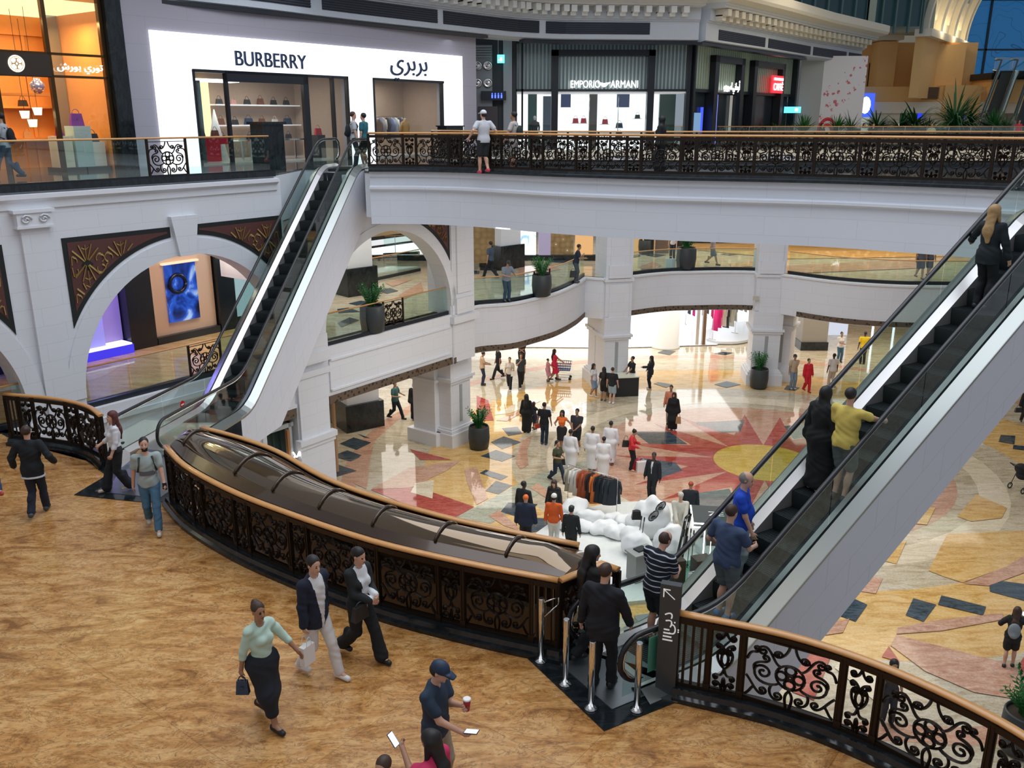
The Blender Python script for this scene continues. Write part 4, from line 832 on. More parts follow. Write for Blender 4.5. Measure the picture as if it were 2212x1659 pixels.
VASE = MB(); VASE.lathe([(.07, 0), (.16, .08), (.22, .2), (.2, .32), (.1, .42), (.1, .47)], n=18); mv, nt, bb = newmat('blue white china'); tc = nt.nodes.new('ShaderNodeTexCoord'); vo = nodes(nt, 'ShaderNodeTexVoronoi', Scale=14.0); nt.links.new(tc.outputs['Object'], vo.inputs['Vector']); nt.links.new(ramp(nt, vo.outputs['Distance'], [(.3, (.85, .87, .9)), (.5, (.12, .16, .4))]), bb.inputs['Base Color'])
vm = VASE.mesh('vase', [mv])
for u, l_ in ((-5.2, 'tall blue and white china vase on the left of the top shelf'), (-3.6, 'blue and white china vase partly behind the brass frame'), (-1.9, 'round blue and white china vase behind the right window pane')): place(vm, 'vase', None, fb(u, 1.9, 13.75), 0, l_, 'vase')
b = MB(FB); b.box(-5.6, 1.6, 13.68, -1.6, 2.2, 13.75); b.build('display_shelf', [SH_AMB2], label='amber display shelf carrying three china vases', cat='shelf')
# warm pendant lamps seen in the doorway
for k, (u, z) in enumerate(((-2.9, 13.0), (-2.7, 12.75), (-2.5, 13.1))):
    b = MB(); b.lathe([(.1, 0), (.14, .22)], n=14); t = empty('pendant_lamp', fb(u, .9, z), label='glowing cream lampshades clustered in the amber shop doorway', cat='lamp', group='cream lampshades in the doorway'); b.build('lamp_shade', [emat('shade glow', (1, .85, .5), 3.5)], t); b = MB(); b.tube([(0, 0, .2), (0, 0, 3.1)], .008, 4); b.build('cord', [M_dark], t)
# window reflectionless mirror panel with two white figures (mirror strip)
b = MB(FB); b.box(-1.05, 2.6, Z2, -.6, 2.65, 16.2); b.build('mirror_panel', [mat('cool mirror', (.35, .42, .45), .15, .8)], label='tall cool grey mirror strip at the right end of the amber shop', cat='mirror')

# ---------- white fashion shop with the glowing facade
sh_w = mat('taupe shop wall', (0.46, 0.34, 0.26), .6, noise=.06)
for k, (u0, u1, dp) in enumerate(((2.44, 9.62, 4.2), (11.0, 15.5, 3.2))):
    b = MB(FB); b.quad((u0 - .8, dp, Z2), (u1 + .8, dp, Z2), (u1 + .8, dp, 15), (u0 - .8, dp, 15)); b.quad((u0 - .8, .3, Z2), (u0 - .8, dp, Z2), (u0 - .8, dp, 15), (u0 - .8, .3, 15)); b.quad((u1 + .8, dp, Z2), (u1 + .8, .3, Z2), (u1 + .8, .3, 15), (u1 + .8, dp, 15)); struct('wall_white_shop', b, [sh_w])
    b = MB(FB); b.box(u0 - .8, .3, 14.75, u1 + .8, dp, 14.85); struct('ceiling_white_shop', b, [mat('shop ceiling', (.6, .58, .55), .6)])
    b = MB(FB); b.box(u0 - .8, .1, Z2, u1 + .8, dp, Z2 + .04); struct('floor_white_shop', b, [mat('shop pale floor', (.62, .58, .54), .15)])
    for u in np.arange(u0 + 1, u1, 2.2): lamp('shop_downlight', fb(u, dp * .55, 14.6), .9, 42, (1, .93, .86))
    b = MB(FB)
    for uu in ([u0 + .03, u0 + 1.35, u0 + 4.95, u0 + 6.35, u1 - .05] if k == 0 else [u0 + .04, u1 - .1]): wd = .13 if (k == 0 and uu == u0 + 4.95) else .05; b.box(uu - wd, -.1, Z2, uu + wd, .06, 14.6)
    b.box(u0, -.1, 14.52, u1, .06, 14.62)
    if k == 0: b.box(u0 + 1.3, -.1, 14.25, u0 + 5.05, .06, 14.6)
    b.build('shop_window_frame', [M_dark], label=('dark frame of the wide shop window under the latin name' if k == 0 else 'dark frame of the narrower shop window under the Arabic name'), cat='window frame')
    gl = MB(FB); gl.quad((u0, .0, Z2), (u1, .0, Z2), (u1, .0, 14.55), (u0, .0, 14.55)); struct('window_%d' % (k + 2), gl, [M_glassd])
M_letd = mat('navy letters', (0.01, 0.03, 0.09), .5)
sign('shop_name', 'BURBERRY', fb(5.8, -.13, 15.02), ANG, .72, M_letd, sx=.96, depth=.03, label='large dark navy capital letters on the glowing white facade', cat='lettering')
sign('shop_name', '\uFEF1\uFEAE\uFE91\uFEAE\uFE91', fb(13.2, -.13, 15.28), ANG, 1.0, M_letd, sx=1.15, depth=.03, label='large dark navy Arabic lettering on the glowing white facade', cat='lettering')
# inside: lit shelves with bags, red podium, white cone, tables, coats
for k, (u0, u1) in enumerate(((7.3, 10.1),)):
    for z, row in ((13.55, 'top'), (12.75, 'middle'), (12.15, 'lowest')):
        b = MB(FB); b.box(5.9, 3.6, z - .05, 10.2, 4.1, z); b.build('glass_shelf', [mat('lit shelf', (.8, .8, .85), .3, emit=.35)], label='%s pale shelf of handbags inside the wide window' % row, cat='shelf')
        for i in range(6):
            kk = [['black', 'pink', 'black', 'brown', 'black', 'black'], ['brown', 'black', 'navy', 'brown', 'white', 'navy'], ['black', 'tan', 'black', 'brown', 'red', 'black']][('top', 'middle', 'lowest').index(row)][i]
            place(BAGME[kk], 'handbag', None, fb(6.25 + i * .68, 3.85, z), ANG, 'handbags in a row on the %s shelf inside the wide white shop window' % row, 'handbag', 'bags on the %s shelf' % row)
strip = MB(FB); strip.box(5.6, 3.9, Z2, 5.85, 4.1, 14.5); strip.build('light_column', [emat('warm strip', (1, .72, .36), 1.8)], label='warm glowing vertical strip beside the bag shelves', cat='light')
b = MB(FB); b.box(3.6, 1.6, 14.3, 5.6, 2.3, 14.4); b.build('ceiling_light', [emat('white strip', (1, .98, .95), 3)], label='long white ceiling light inside the wide shop window', cat='light')
b = MB(); b.cbox((0, 0, .75), (1.3, .6, .25)); b.prism([(-.45, -.28), (.3, -.28), (.3, .28), (-.45, .28)], 0, .65); place(b, 'display_podium', [mat('red lacquer', (.62, .01, .03), .3)], fb(4.3, 2.0, Z2 + .04), ANG, 'bright red display podium inside the wide white shop window', 'podium')
b = MB(); b.lathe([(.42, 0), (.02, 1.9)], n=24); place(b, 'display_cone', [mat('white matt', (.85, .85, .84), .5)], fb(5.0, 2.5, Z2 + .04), 0, 'tall white pointed cone beside the red podium', 'cone')
place(BAGME['black'], 'handbag', None, fb(4.0, 2.0, Z2 + .92), ANG, 'black handbag standing on the left of the red podium', 'handbag'); place(BAGME['brown'], 'handbag', None, fb(4.6, 2.0, Z2 + .92), ANG, 'brown handbag standing on the right of the red podium', 'handbag')
b = MB(); b.box(-.7, -.35, .72, .7, .35, .78)
for x in (-.6, .6):
    for y in (-.28, .28): b.box(x - .03, y - .03, 0, x + .03, y + .03, .72)
dt = b.mesh('display_table', [M_chrome])
place(dt, 'display_table', None, fb(6.3, 1.6, Z2 + .04), ANG, 'pale metal display table just right of the white cone', 'table'); place(dt, 'display_table', None, fb(7.9, 1.8, Z2 + .04), ANG, 'pale metal display table in front of the bag shelves', 'table')
place(BAGME['white'], 'handbag', None, fb(6.2, 1.6, Z2 + .82), ANG, 'white handbag on the display table beside the cone', 'handbag')
place(BAGME['red'], 'handbag', None, fb(9.0, 1.2, Z2 + .95), ANG, 'bright red handbag near the right end of the wide window', 'handbag'); b = MB(); b.box(-.2, -.2, 0, .2, .2, .95); place(b, 'display_plinth', [M_dark], fb(9.0, 1.2, Z2), ANG, 'dark plinth below the bright red handbag in the white shop', 'plinth')
b = MB(FB); b.box(3.35, 1.0, Z2, 3.45, 3.2, 14.3); b.build('mirror_panel', [mat('teal mirror', (.18, .30, .34), .12, .85)], label='tall dark teal mirror panel inside the wide shop window', cat='mirror')
# hanging clothes as garments
def garment_mb(w=.42, h=.95, d=.1, flare=1.15):
    b = MB(); prof = [(0, .06), (.04, .5), (.12, 1.0), (.5, .92), (1, flare)]
    rings = []
    for t, k in prof: rings.append([b.vert((w / 2 * k * math.cos(a), d / 2 * (1 + .2 * math.sin(3 * a)) * math.sin(a), -h * t)) for a in [2 * PI * j / 12 for j in range(12)]])
    for i in range(len(prof) - 1):
        for j in range(12): b.face([rings[i][j], rings[i + 1][j], rings[i + 1][(j + 1) % 12], rings[i][(j + 1) % 12]], True)
    b.face(rings[-1][::-1]); b.face(rings[0])
    for s in (-1, 1): b.tube([(s * w * .42, 0, -.1), (s * w * .56, 0, -.35), (s * w * .55, .02, -h * .62)], [.05, .045, .035], 7, True, .8)
    return b
GM = {}
def garment(col, h=.95, w=.42):
    k = (col, h, w)
    if k not in GM: GM[k] = garment_mb(w, h).mesh('garment', [mat('cloth %s' % (str(col)), col, .85)])
    return GM[k]
def clothes_rack(loc, rz, L, H, cols, label, glabel, group, h=.95, turn=PI / 2, feet=True):
    t = empty('clothes_rack', loc, rz, label=label, cat='clothes rack')
    b = MB(); b.tube([(-L / 2, 0, H), (L / 2, 0, H)], .014, 6); b.build('rail', [M_steel], t)
    for s in (-1, 1):
        b = MB(); b.tube([(s * L / 2, 0, 0), (s * L / 2, 0, H)], .014, 6); b.build('upright', [M_steel], t)
        if feet: b = MB(); b.tube([(s * L / 2, -.25, .015), (s * L / 2, .25, .015)], .014, 6); b.build('foot', [M_steel], t)
    n = len(cols)
    for i, c in enumerate(cols):
        x = -L / 2 + L * (i + .7) / (n + .4); p = Matrix.Translation(loc) @ Matrix.Rotation(rz, 4, 'Z') @ Vector((x, 0, H - .05))
        g = empty('garment', p, rz + turn + rng.uniform(-.2, .2), label=glabel, cat='garment', group=group)
        o = bpy.data.objects.new('cloth', garment(c, h * rng.choice([.9, 1, 1.08]))); COL.objects.link(o); o.parent = g; o['label'] = 'cloth of the garment'
        hk = HANGER if 'HANGER' in globals() else None
        o2 = bpy.data.objects.new('hanger', hk); COL.objects.link(o2); o2.parent = g
    return t
hb = MB(); hb.tube([(-.2, 0, -.05), (0, 0, 0.0), (.2, 0, -.05)], .008, 4); hb.tube([(0, 0, 0), (0, 0, .03), (.015, 0, .05), (0, 0, .062)], .004, 4); HANGER = hb.mesh('hanger', [mat('hanger wood', (.25, .12, .05), .5)])
clothes_rack(fb(13.2, 2.0, Z2 + .04), ANG, 3.4, 1.65, [(.1, .12, .18), (.5, .5, .5), (.05, .08, .2), (.35, .2, .12), (.6, .58, .5), (.06, .06, .1), (.1, .15, .35), (.55, .5, .45), (.03, .03, .04), (.25, .3, .5), (.6, .6, .6), (.05, .05, .08)], 'rail of clothes along the back of the narrower shop window', 'jackets and shirts hanging in the narrower white shop window', 'clothes in the narrower window')
def mannequin_torso(loc, rz, col, label, head=False):
    t = empty('mannequin', loc, rz, label=label, cat='mannequin')
    b = MB(); b.tube([(0, 0, 0), (0, 0, .95)], .018, 6); b.lathe([(.16, 0), (.16, .02)], n=16); b.build('stand', [M_steel], t)
    b = MB(); 
    rings = []
    for z, rx, ry in [(.62, .2, .14), (.85, .21, .14), (1.05, .17, .12), (1.3, .21, .13), (1.42, .19, .1), (1.47, .07, .07), (1.52, .06, .06)]: rings.append([b.vert((rx * math.cos(2 * PI * j / 14), ry * math.sin(2 * PI * j / 14), z)) for j in range(14)])
    for i in range(6):
        for j in range(14): b.face([rings[i][j], rings[i][(j + 1) % 14], rings[i + 1][(j + 1) % 14], rings[i + 1][j]], True)
    b.face(rings[0][::-1]); b.face(rings[-1])
    for s in (-1, 1): b.tube([(s * .19, 0, 1.4), (s * .25, .02, 1.15), (s * .24, .08, .88)], [.055, .05, .04], 8)
    b.build('coat', [mat('coat %s' % str(col), col, .8)], t)
    b = MB(); b.lathe([(.062, 1.5), (.055, 1.56), (.02, 1.57)], n=10); b.ball((0, 0, 1.64), (.08, .09, .11)) if head else None; b.build('neck', [mat('scarf cream', (.8, .75, .68), .8)], t)
    return t
mannequin_torso(fb(12.3, 1.0, Z2 + .04), ANG, (.22, .10, .04), 'headless mannequin in a brown coat in the narrower shop window')
mannequin_torso(fb(13.8, .8, Z2 + .04), ANG, (.55, .30, .10), 'headless mannequin in a camel coat and pale scarf in the narrower shop window')

_before = set(bpy.data.objects)
# ---------- dark corner passage with round discs, exit sign
b = MB(); b.box(-1.75, 48.6, Z2, 1.2, 48.9, 17.0); struct('wall_passage', b, [mat('charcoal wall', (.03, .035, .04), .5)])
b = MB(); b.box(-1.0, 48.3, 12.5, -.02, 48.58, 16.6); b.build('wall_panel', [mat('grey metal panel', (.25, .27, .28), .4, .4)], label='narrow grey metal panel with four round discs and slats', cat='panel')
for k, (x, z) in enumerate([(-.78, 15.6), (-.25, 15.6), (-.78, 14.75), (-.25, 14.75)]):
    b = MB(Matrix.Translation((x, 48.28, z)) @ Matrix.Rotation(PI / 2, 4, 'X')); b.lathe([(.25, 0), (.24, .05), (.16, .12), (.15, .05), (.08, .1), (.01, .12)], n=20)
    b.build('wall_disc', [M_chrome], label='polished round disc, %s %s of the four on the grey panel' % (('upper', 'lower')[k // 2], ('left', 'right')[k % 2]), cat='disc')
b = MB(); [b.box(-.95, 48.2, z, -.05, 48.3, z + .06) for z in np.arange(16.0, 16.55, .12)]; b.build('slat_vent', [mat('slat', (.3, .32, .33), .4)], label='horizontal slats above the four round discs', cat='vent')
b = MB(); b.box(.25, 47.8, 15.7, .62, 47.88, 16.1); ex = b.build('exit_sign', [emat('exit green', (.12, .75, .75), 2.2)], label='small lit green and white running man exit sign hanging near the dark passage', cat='sign')
b = MB(); b.box(.3, 47.78, 15.82, .45, 47.8, 15.86); b.box(.4, 47.78, 15.78, .5, 47.8, 15.98); b.build('figure', [M_letw], ex); b = MB(); b.tube([(.3, 47.84, 16.1), (.3, 47.84, 16.95)], .01, 4); b.tube([(.57, 47.84, 16.1), (.57, 47.84, 16.95)], .01, 4); b.build('hanging_rod', [M_steel], ex)
b = MB(); b.box(-.6, 47.9, 13.9, .7, 48.1, 14.35); ws = b.build('hanging_sign', [M_dark], label='black sign with glowing blue pictograms by the dark passage', cat='sign')
for i, x in enumerate((-.02, .14, .3, .46)): b = MB(); b.ball((x, 47.88, 14.22), (.035, .02, .035), 8, 5); b.box(x - .04, 47.87, 14.0, x + .04, 47.89, 14.17); b.build('pictogram', [emat('blue glow', (.05, .1, 1), 3.5)], ws)
b = MB(); b.box(-.75, 48.1, Z2, .25, 48.5, 13.6); b.build('passage_door', [mat('dark taupe door', (.06, .05, .05), .4)], label='dark leaning door panel at the back of the passage', cat='door')
b = MB(); b.box(.55, 48.35, Z2, 1.0, 48.6, 16.8); b.build('wall_panel', [mat('grey plaster panel', (.35, .38, .4), .6)], label='tall plain grey panel between the passage and the ribbed facade', cat='panel')

# ---------- ribbed glass facade (centre) and its right flank
M_rib = mat('ribbed glass', (.20, .26, .26), .18, .35); M_ribl = mat('pale rib', (.42, .5, .48), .25, .3)
def ribbed(T, L, z0, z1, pitch=.2, m=None):
    b = MB(T); b.box(0, .06, z0, L, .12, z1); o = b
    b.mi = 1
    for i in range(int(L / pitch)): b.box(i * pitch + .04, 0, z0, i * pitch + .04 + pitch * .45, .06, z1)
    return b
FC = T_at(1.15, 50, 0, 0); ribs = ribbed(FC, 9.3, 14.45, 16.85)
ribs.build('ribbed_glass_facade', [M_rib, M_ribl], label='tall ribbed grey glass facade above the white lit name', cat='facade')
angR = math.atan2(63.5 - 50, 19.9 - 10.0); FR = T_at(10.45, 50, 0, angR)
ribs = ribbed(FR, 16, 14.45, 16.85, .3); ribs.build('ribbed_glass_facade', [mat('olive ribbed glass', (.28, .32, .16), .3, .1, emit=.12, ecol=(.6, .7, .3)), M_ribl], label='receding ribbed glass facade with an olive glow above the small white lettering', cat='facade')
b = MB(); b.box(1.1, 49.7, 16.8, 10.5, 50.2, 16.98); b.box(1.1, 49.8, 14.38, 10.5, 50.1, 14.5)
for x in (1.15, 1.5): b.box(x, 49.8, Z2, x + .1, 50.1, 16.9)
b.box(10.3, 49.7, Z2, 10.5, 50.1, 16.9); b.build('shopfront_glazing', [M_dark], label='slim black framing of the ribbed central shopfront', cat='window frame')
b = MB(); b.box(3.1, 49.45, Z2, 3.45, 50.0, 16.45); b.box(8.2, 49.45, Z2, 8.55, 50.0, 16.45); b.box(3.1, 49.45, 16.15, 8.55, 50.0, 16.45); b.build('portal_frame', [M_dark], label='large black portal framing the bright central shop entrance', cat='door frame')
b = MB(FR)
for x, w_ in ((0, .15), (2.6, .5), (6.3, .5), (8.3, .5), (13.0, .5), (15.7, .3)): b.box(x, -.35, Z2, x + w_, .15, 16.9 if x in (0, 15.7) else 16.35)
b.box(0, -.1, 14.38, 16, .15, 14.55); b.box(0, -.1, 16.75, 16, .3, 16.9); b.box(2.6, -.35, 16.0, 6.8, .1, 16.35); b.box(8.3, -.35, 16.0, 13.5, .1, 16.35)
b.build('shopfront_glazing', [M_dark], label='black framing of the receding cafe shopfront', cat='window frame')
sign('shop_name', 'EMPORIO', (4.88, 49.4, 14.72), 0, .52, emat('name glow', (1, 1, 1), 3.5), sx=.72, depth=.03, label='glowing white first word of the name over the central shop entrance', cat='lettering')
sign('shop_name', 'ARMANI', (6.95, 49.4, 14.72), 0, .52, emat('name glow', (1, 1, 1), 3.5), sx=.76, depth=.03, label='glowing white second word of the name over the central shop entrance', cat='lettering')
b = MB()
for s in (-1, 1):
    for k in range(4): z = 14.84 - k * .055; b.quad((5.87 + s * .02 * 0, 49.4, z - .02 - .03), (5.87 + s * (.34 - k * .07), 49.4, z), (5.87 + s * (.34 - k * .07), 49.4, z - .035), (5.87, 49.4, z - .09))
b.build('eagle_emblem', [emat('name glow', (1, 1, 1), 3.5)], label='glowing striped bird emblem between the two white words', cat='emblem')
# bright interior
b = MB(); b.box(1.3, 52.6, Z2, 10.2, 52.8, 14.4); struct('wall_bright_shop', b, [emat('bright shop wall', (.93, .96, 1), 1.5)])
b = MB(); b.box(1.2, 49.9, 14.3, 10.3, 52.7, 14.4); struct('ceiling_bright_shop', b, [mat('white shop ceiling', (.8, .8, .82), .5, emit=.3)])
gl = MB(); gl.quad((1.3, 49.95, Z2), (10.3, 49.95, Z2), (10.3, 49.95, 14.4), (1.3, 49.95, 14.4)); struct('window_4', gl, [M_glassd])
for k, (x, w_, c, z0_, z1_) in enumerate([(3.75, .55, (.08, .12, .3), 13.6, 14.35), (5.35, .45, (.12, .11, .1), Z2, 14.3), (6.9, .7, (.1, .14, .28), 13.6, 14.35), (2.75, .5, (.12, .16, .22), Z2, 14.2), (1.9, .5, (.03, .12, .1), Z2, 14.3), (9.3, .9, (.04, .1, .07), Z2, 14.3)]):
    b = MB(); b.box(x, 52.2, z0_, x + w_, 52.45, z1_); b.build('backdrop_screen', [mat('panel tone %d' % k, c, .3)], label='%s display panel inside the bright central shop' % ['small navy', 'tall dark', 'wide navy', 'tall slate', 'tall dark green', 'broad forest green'][k], cat='panel')
for k, (x, z, c) in enumerate([(4.55, 12.95, 'red'), (5.0, 12.95, 'red'), (4.6, 12.0, 'red'), (5.05, 12.0, 'brown'), (6.2, 12.9, 'red'), (7.0, 12.7, 'navy'), (7.0, 12.2, 'navy'), (8.0, 13.2, 'black')]):
    place(BAGME[c], 'handbag', None, (x, 51.6, z - .2), 0, 'bags and shoes on slim shelves inside the bright central shop', 'handbag', 'bags in the bright central shop')
    b = MB(); b.box(x - .22, 51.45, z - .23, x + .22, 52.6, z - .2); b.build('bracket_shelf', [mat('white shelf', (.9, .9, .92), .4)], label='slim white bracket shelves inside the bright central shop', cat='shelf', group='bracket shelves in the bright shop')
b = MB(); b.tube([(5.15, 49.7, 12.3), (5.15, 49.7, 14.2)], .02, 6); pmn = b.mesh('door_pull', [M_steel])
for x in (0, 1.55): place(pmn, 'door_pull', None, (x, 0, 0), 0, 'long steel pull bar, %s of the pair on the glass doors' % ('left' if x == 0 else 'right'), 'handle')
mannequin_torso((2.25, 50.9, Z2), 0, (.05, .06, .06), 'mannequin in a dark shiny jacket in the left bay of the central shop', True)
b = MB(FR); b.box(.2, .2, Z2, 15.8, .3, 14.4); struct('wall_cafe', b, [mat('cafe dark glass', (.02, .03, .04), .15)])
def fr_at(x, n, z): q = FR @ Vector((x, n, z)); return (q.x, q.y, q.z)
sign('shop_name', '\uFEEE\uFEF3\uFEAD\uFEEE\uFE92\uFEE3\uFE8D \uFEF2\uFEE7\uFE8E\uFEE3\uFEAD\uFE83', fr_at(4.9, -.4, 14.75), angR, .55, emat('name glow', (1, 1, 1), 3.5), sx=.75, label='small glowing white Arabic name on the receding facade', cat='lettering')
b = MB(FR); b.box(11.2, -.4, 14.55, 13.1, -.3, 15.6); cs = b.build('cafe_sign', [emat('red glow', (1, .02, .04), 1.6)], label='small glowing red sign board on the receding facade', cat='sign')
sign('lettering', 'CAFFÈ', fr_at(12.15, -.45, 14.9), angR, .62, emat('pale pink glow', (1, .75, .75), 3), cs, sx=.95); sign('lettering', 'EMPORIO ARMANI', fr_at(12.15, -.45, 15.38), angR, .22, emat('pale pink glow', (1, .75, .75), 3), cs, sx=.85)
for k, (x, z0_, z1_, c) in enumerate([(3.2, 11.6, 14.3, (.9, .92, 1)), (3.9, 11.6, 14.3, (.2, .25, 1)), (2.0, 12.2, 13.6, (.05, .1, 1)), (.7, 12.0, 13.3, (.3, .55, .9)), (6.0, 12.2, 14.3, (.5, .5, .45))]):
    b = MB(FR); b.box(x, .05, z0_, x + (.18 if k != 3 else 1.2), .15, z1_); b.build('light_strip', [emat('strip %d' % k, c, 1.3 if k in (0, 1, 2) else .6)], label=['thin white vertical light strip in the cafe shopfront', 'thin blue vertical light strip in the cafe shopfront', 'short deep blue light strip in the cafe shopfront', 'pale blue lit screen at the left of the cafe shopfront', 'dim grey light strip at the right of the cafe shopfront'][k], cat='light')
b = MB(); b.box(19.2, 61.9, 13.35, 20.3, 62.0, 13.75); es = b.build('exit_sign', [emat('exit cyan', (.1, .6, .9), 2)], label='small lit cyan exit sign beside the white patterned wall', cat='sign'); b = MB(); b.box(19.9, 61.86, 13.45, 20.1, 61.9, 13.65); b.build('figure', [M_letw], es)

for o_ in bpy.data.objects:      # the whole central front stands one metre farther left
    if o_ not in _before and o_.parent is None: o_.location.x -= 1.0
# ---------- patterned white wall, amber hall, vault and tall window, upper right
gw = MB(); gw.box(19.4, 62.9, Z2, 20.9, 63.5, 16.9); struct('wall_grey_return', gw, [mat('grey return', (.42, .44, .42), .6)])
m, nt, bb = newmat('white wall red print'); L_ = nt.links.new
g_ = nt.nodes.new('ShaderNodeNewGeometry'); vo = nodes(nt, 'ShaderNodeTexVoronoi', Scale=2.6); L_(g_.outputs['Position'], vo.inputs['Vector'])
n1 = nodes(nt, 'ShaderNodeTexNoise', Scale=7.0, Detail=3.0); L_(g_.outputs['Position'], n1.inputs['Vector'])
sx_ = nt.nodes.new('ShaderNodeSeparateXYZ'); L_(g_.outputs['Position'], sx_.inputs[0])
# a drift of petals rising to the right
q1 = nodes(nt, 'ShaderNodeMath', operation='MULTIPLY_ADD'); L_(sx_.outputs['X'], q1.inputs[0]); q1.inputs[1].default_value = -1.1; q1.inputs[2].default_value = 9.6
q2 = nodes(nt, 'ShaderNodeMath', operation='ADD'); L_(sx_.outputs['Z'], q2.inputs[0]); L_(q1.outputs[0], q2.inputs[1]); q3 = nodes(nt, 'ShaderNodeMath', operation='ADD'); L_(q2.outputs[0], q3.inputs[0]); q3.inputs[1].default_value = 0
q4 = nodes(nt, 'ShaderNodeMath', operation='ABSOLUTE'); L_(q3.outputs[0], q4.inputs[0]); q5 = nodes(nt, 'ShaderNodeMath', operation='LESS_THAN'); L_(q4.outputs[0], q5.inputs[0]); q5.inputs[1].default_value = 1.2
v1 = nodes(nt, 'ShaderNodeMath', operation='LESS_THAN'); L_(vo.outputs['Distance'], v1.inputs[0]); v1.inputs[1].default_value = .34
v2 = nodes(nt, 'ShaderNodeMath', operation='GREATER_THAN'); L_(n1.outputs['Fac'], v2.inputs[0]); v2.inputs[1].default_value = .48
w1 = nodes(nt, 'ShaderNodeMath', operation='MULTIPLY'); L_(v1.outputs[0], w1.inputs[0]); L_(v2.outputs[0], w1.inputs[1]); w2 = nodes(nt, 'ShaderNodeMath', operation='MULTIPLY'); L_(w1.outputs[0], w2.inputs[0]); L_(q5.outputs[0], w2.inputs[1])
mx = nt.nodes.new('ShaderNodeMix'); mx.data_type = 'RGBA'; L_(w2.outputs[0], mx.inputs['Factor']); mx.inputs['A'].default_value = (.82, .80, .82, 1); mx.inputs['B'].default_value = (.65, .16, .18, 1); L_(mx.outputs['Result'], bb.inputs['Base Color'])
pw = MB(); pw.box(20.9, 62.9, Z2, 23.8, 63.6, 17.0); struct('wall_patterned', pw, [m])
b = MB(Matrix.Translation((21.5, 62.85, Z2 + .6)) @ Matrix.Rotation(PI / 2, 4, 'X')); 
for r_ in (.75, .45): b.tube([(r_ * .8 * math.cos(R(a)), r_ * math.sin(R(a)) * 1.3, 0) for a in range(0, 181, 12)], .1, 6)
b.build('wall_logo', [mat('red logo', (.7, .03, .05), .5)], label='red arch shaped logo low on the white patterned wall', cat='logo')
M_tw = M_tanwall
tw = MB(); tw.box(23, 76, 14.9, 37.5, 76.5, 18.85); tw.box(28.9, 74.2, 15.3, 30.3, 76, 18.8); tw.box(33.6, 74.6, 15.3, 35.9, 76, 18.6); tw.box(23, 73.5, 14.2, 37.9, 76, 15.4); tw.box(37.4, 72.9, 14.2, 60, 76, 16.2); tw.box(34.0, 73.2, 13.2, 36.9, 75, 15.5)
struct('wall_amber_hall', tw, [M_tw])
cw = MB(); cw.box(23, 73.4, 13.4, 60, 73.9, 14.25); cw.box(29, 73.9, 11.4, 31, 75, 13.6); cw.box(33.2, 73.9, 11.4, 35, 75, 13.6); cw.box(23, 78.9, 11.4, 60, 79.1, 14.3); struct('wall_cream_hall', cw, [M_cream])
tr = MB(); tr.box(27.5, 73.4, 18.85, 30.4, 76.4, 19.3); struct('trim_hall_cornice', tr, [M_cream])
TV = frame_T((30.6, 70.8), math.atan2(12.5, 8.9)); va = MB(TV); ZV = 19.3; RV = 9.4   # coffered vault; its axis runs away to the right
vp = lambda x, a, r_: (x, -(RV - r_ * math.cos(R(a))), ZV + r_ * math.sin(R(a)))
def vband(x0, x1, r_, a0=0, a1=90, n=24):
    for i in range(n):
        A, B = a0 + (a1 - a0) * i / n, a0 + (a1 - a0) * (i + 1) / n
        va.quad(vp(x0, A, r_), vp(x1, A, r_), vp(x1, B, r_), vp(x0, B, r_))
        if r_ < RV:
            for xx in (x0, x1): va.quad(vp(xx, A, r_), vp(xx, B, r_), vp(xx, B, RV), vp(xx, A, RV))
vband(0, 15.5, RV)
for x0_, x1_ in ((0, .5), (4.3, 5.2), (9.6, 10.5), (14.8, 15.5)): vband(x0_, x1_, RV - .4)
for x0_ in (5.2, 10.5):
    for a0_ in (6, 26, 46, 66): vband(x0_ + .5, x0_ + 1.2, RV - .16, a0_, a0_ + 13, 4); vband(x0_ + 2.6, x0_ + 3.3, RV - .16, a0_, a0_ + 13, 4)
for a0_ in (6, 26, 46, 66): vband(1.4, 2.1, RV - .16, a0_, a0_ + 13, 4); vband(2.9, 3.5, RV - .16, a0_, a0_ + 13, 4)
for i in range(24):
    A, B = 90 * i / 24, 90 * (i + 1) / 24; va.quad(vp(15.5, A, RV - .5), vp(15.5, B, RV - .5), vp(15.5, B, RV + 6), vp(15.5, A, RV + 6))
struct('ceiling_vault', va, [M_cream])
for x_ in (2.6, 7.4, 12.6):
    q_ = TV @ Vector((x_, -1.1, ZV + .35)); pl_ = bpy.data.lights.new('cove_light', 'POINT'); pl_.energy = 110; pl_.color = (1, .80, .48); pl_.shadow_soft_size = .25; po_ = bpy.data.objects.new('cove_light', pl_); COL.objects.link(po_); po_.location = q_
cr = MB(TV); cr.box(-1, -.9, ZV - .5, 15.5, .3, ZV + .02); struct('trim_vault_cornice', cr, [M_cream])
cr = MB(TV); cr.box(-.5, -.35, 14.5, 15.5, .3, ZV - .45); struct('wall_under_vault', cr, [M_tanwall])
bw = MB(); bw.box(36, 90, 11, 62, 90.2, 27)
m, nt, bb = newmat('blue window'); L_ = nt.links.new
g_ = nt.nodes.new('ShaderNodeNewGeometry'); n1 = nodes(nt, 'ShaderNodeTexWave', Scale=.45, Distortion=9.0, Detail=1.0); n1.wave_type = 'RINGS'; L_(g_.outputs['Position'], n1.inputs['Vector'])
r_ = ramp(nt, n1.outputs['Fac'], [(.44, (.01, .10, .26)), (.5, (.003, .03, .09)), (.56, (.01, .10, .26))]); L_(r_, bb.inputs['Emission Color']); bb.inputs['Emission Strength'].default_value = .75; bb.inputs['Base Color'].default_value = (.01, .04, .08, 1); bb.inputs['Roughness'].default_value = .3
struct('window_5', bw, [m])
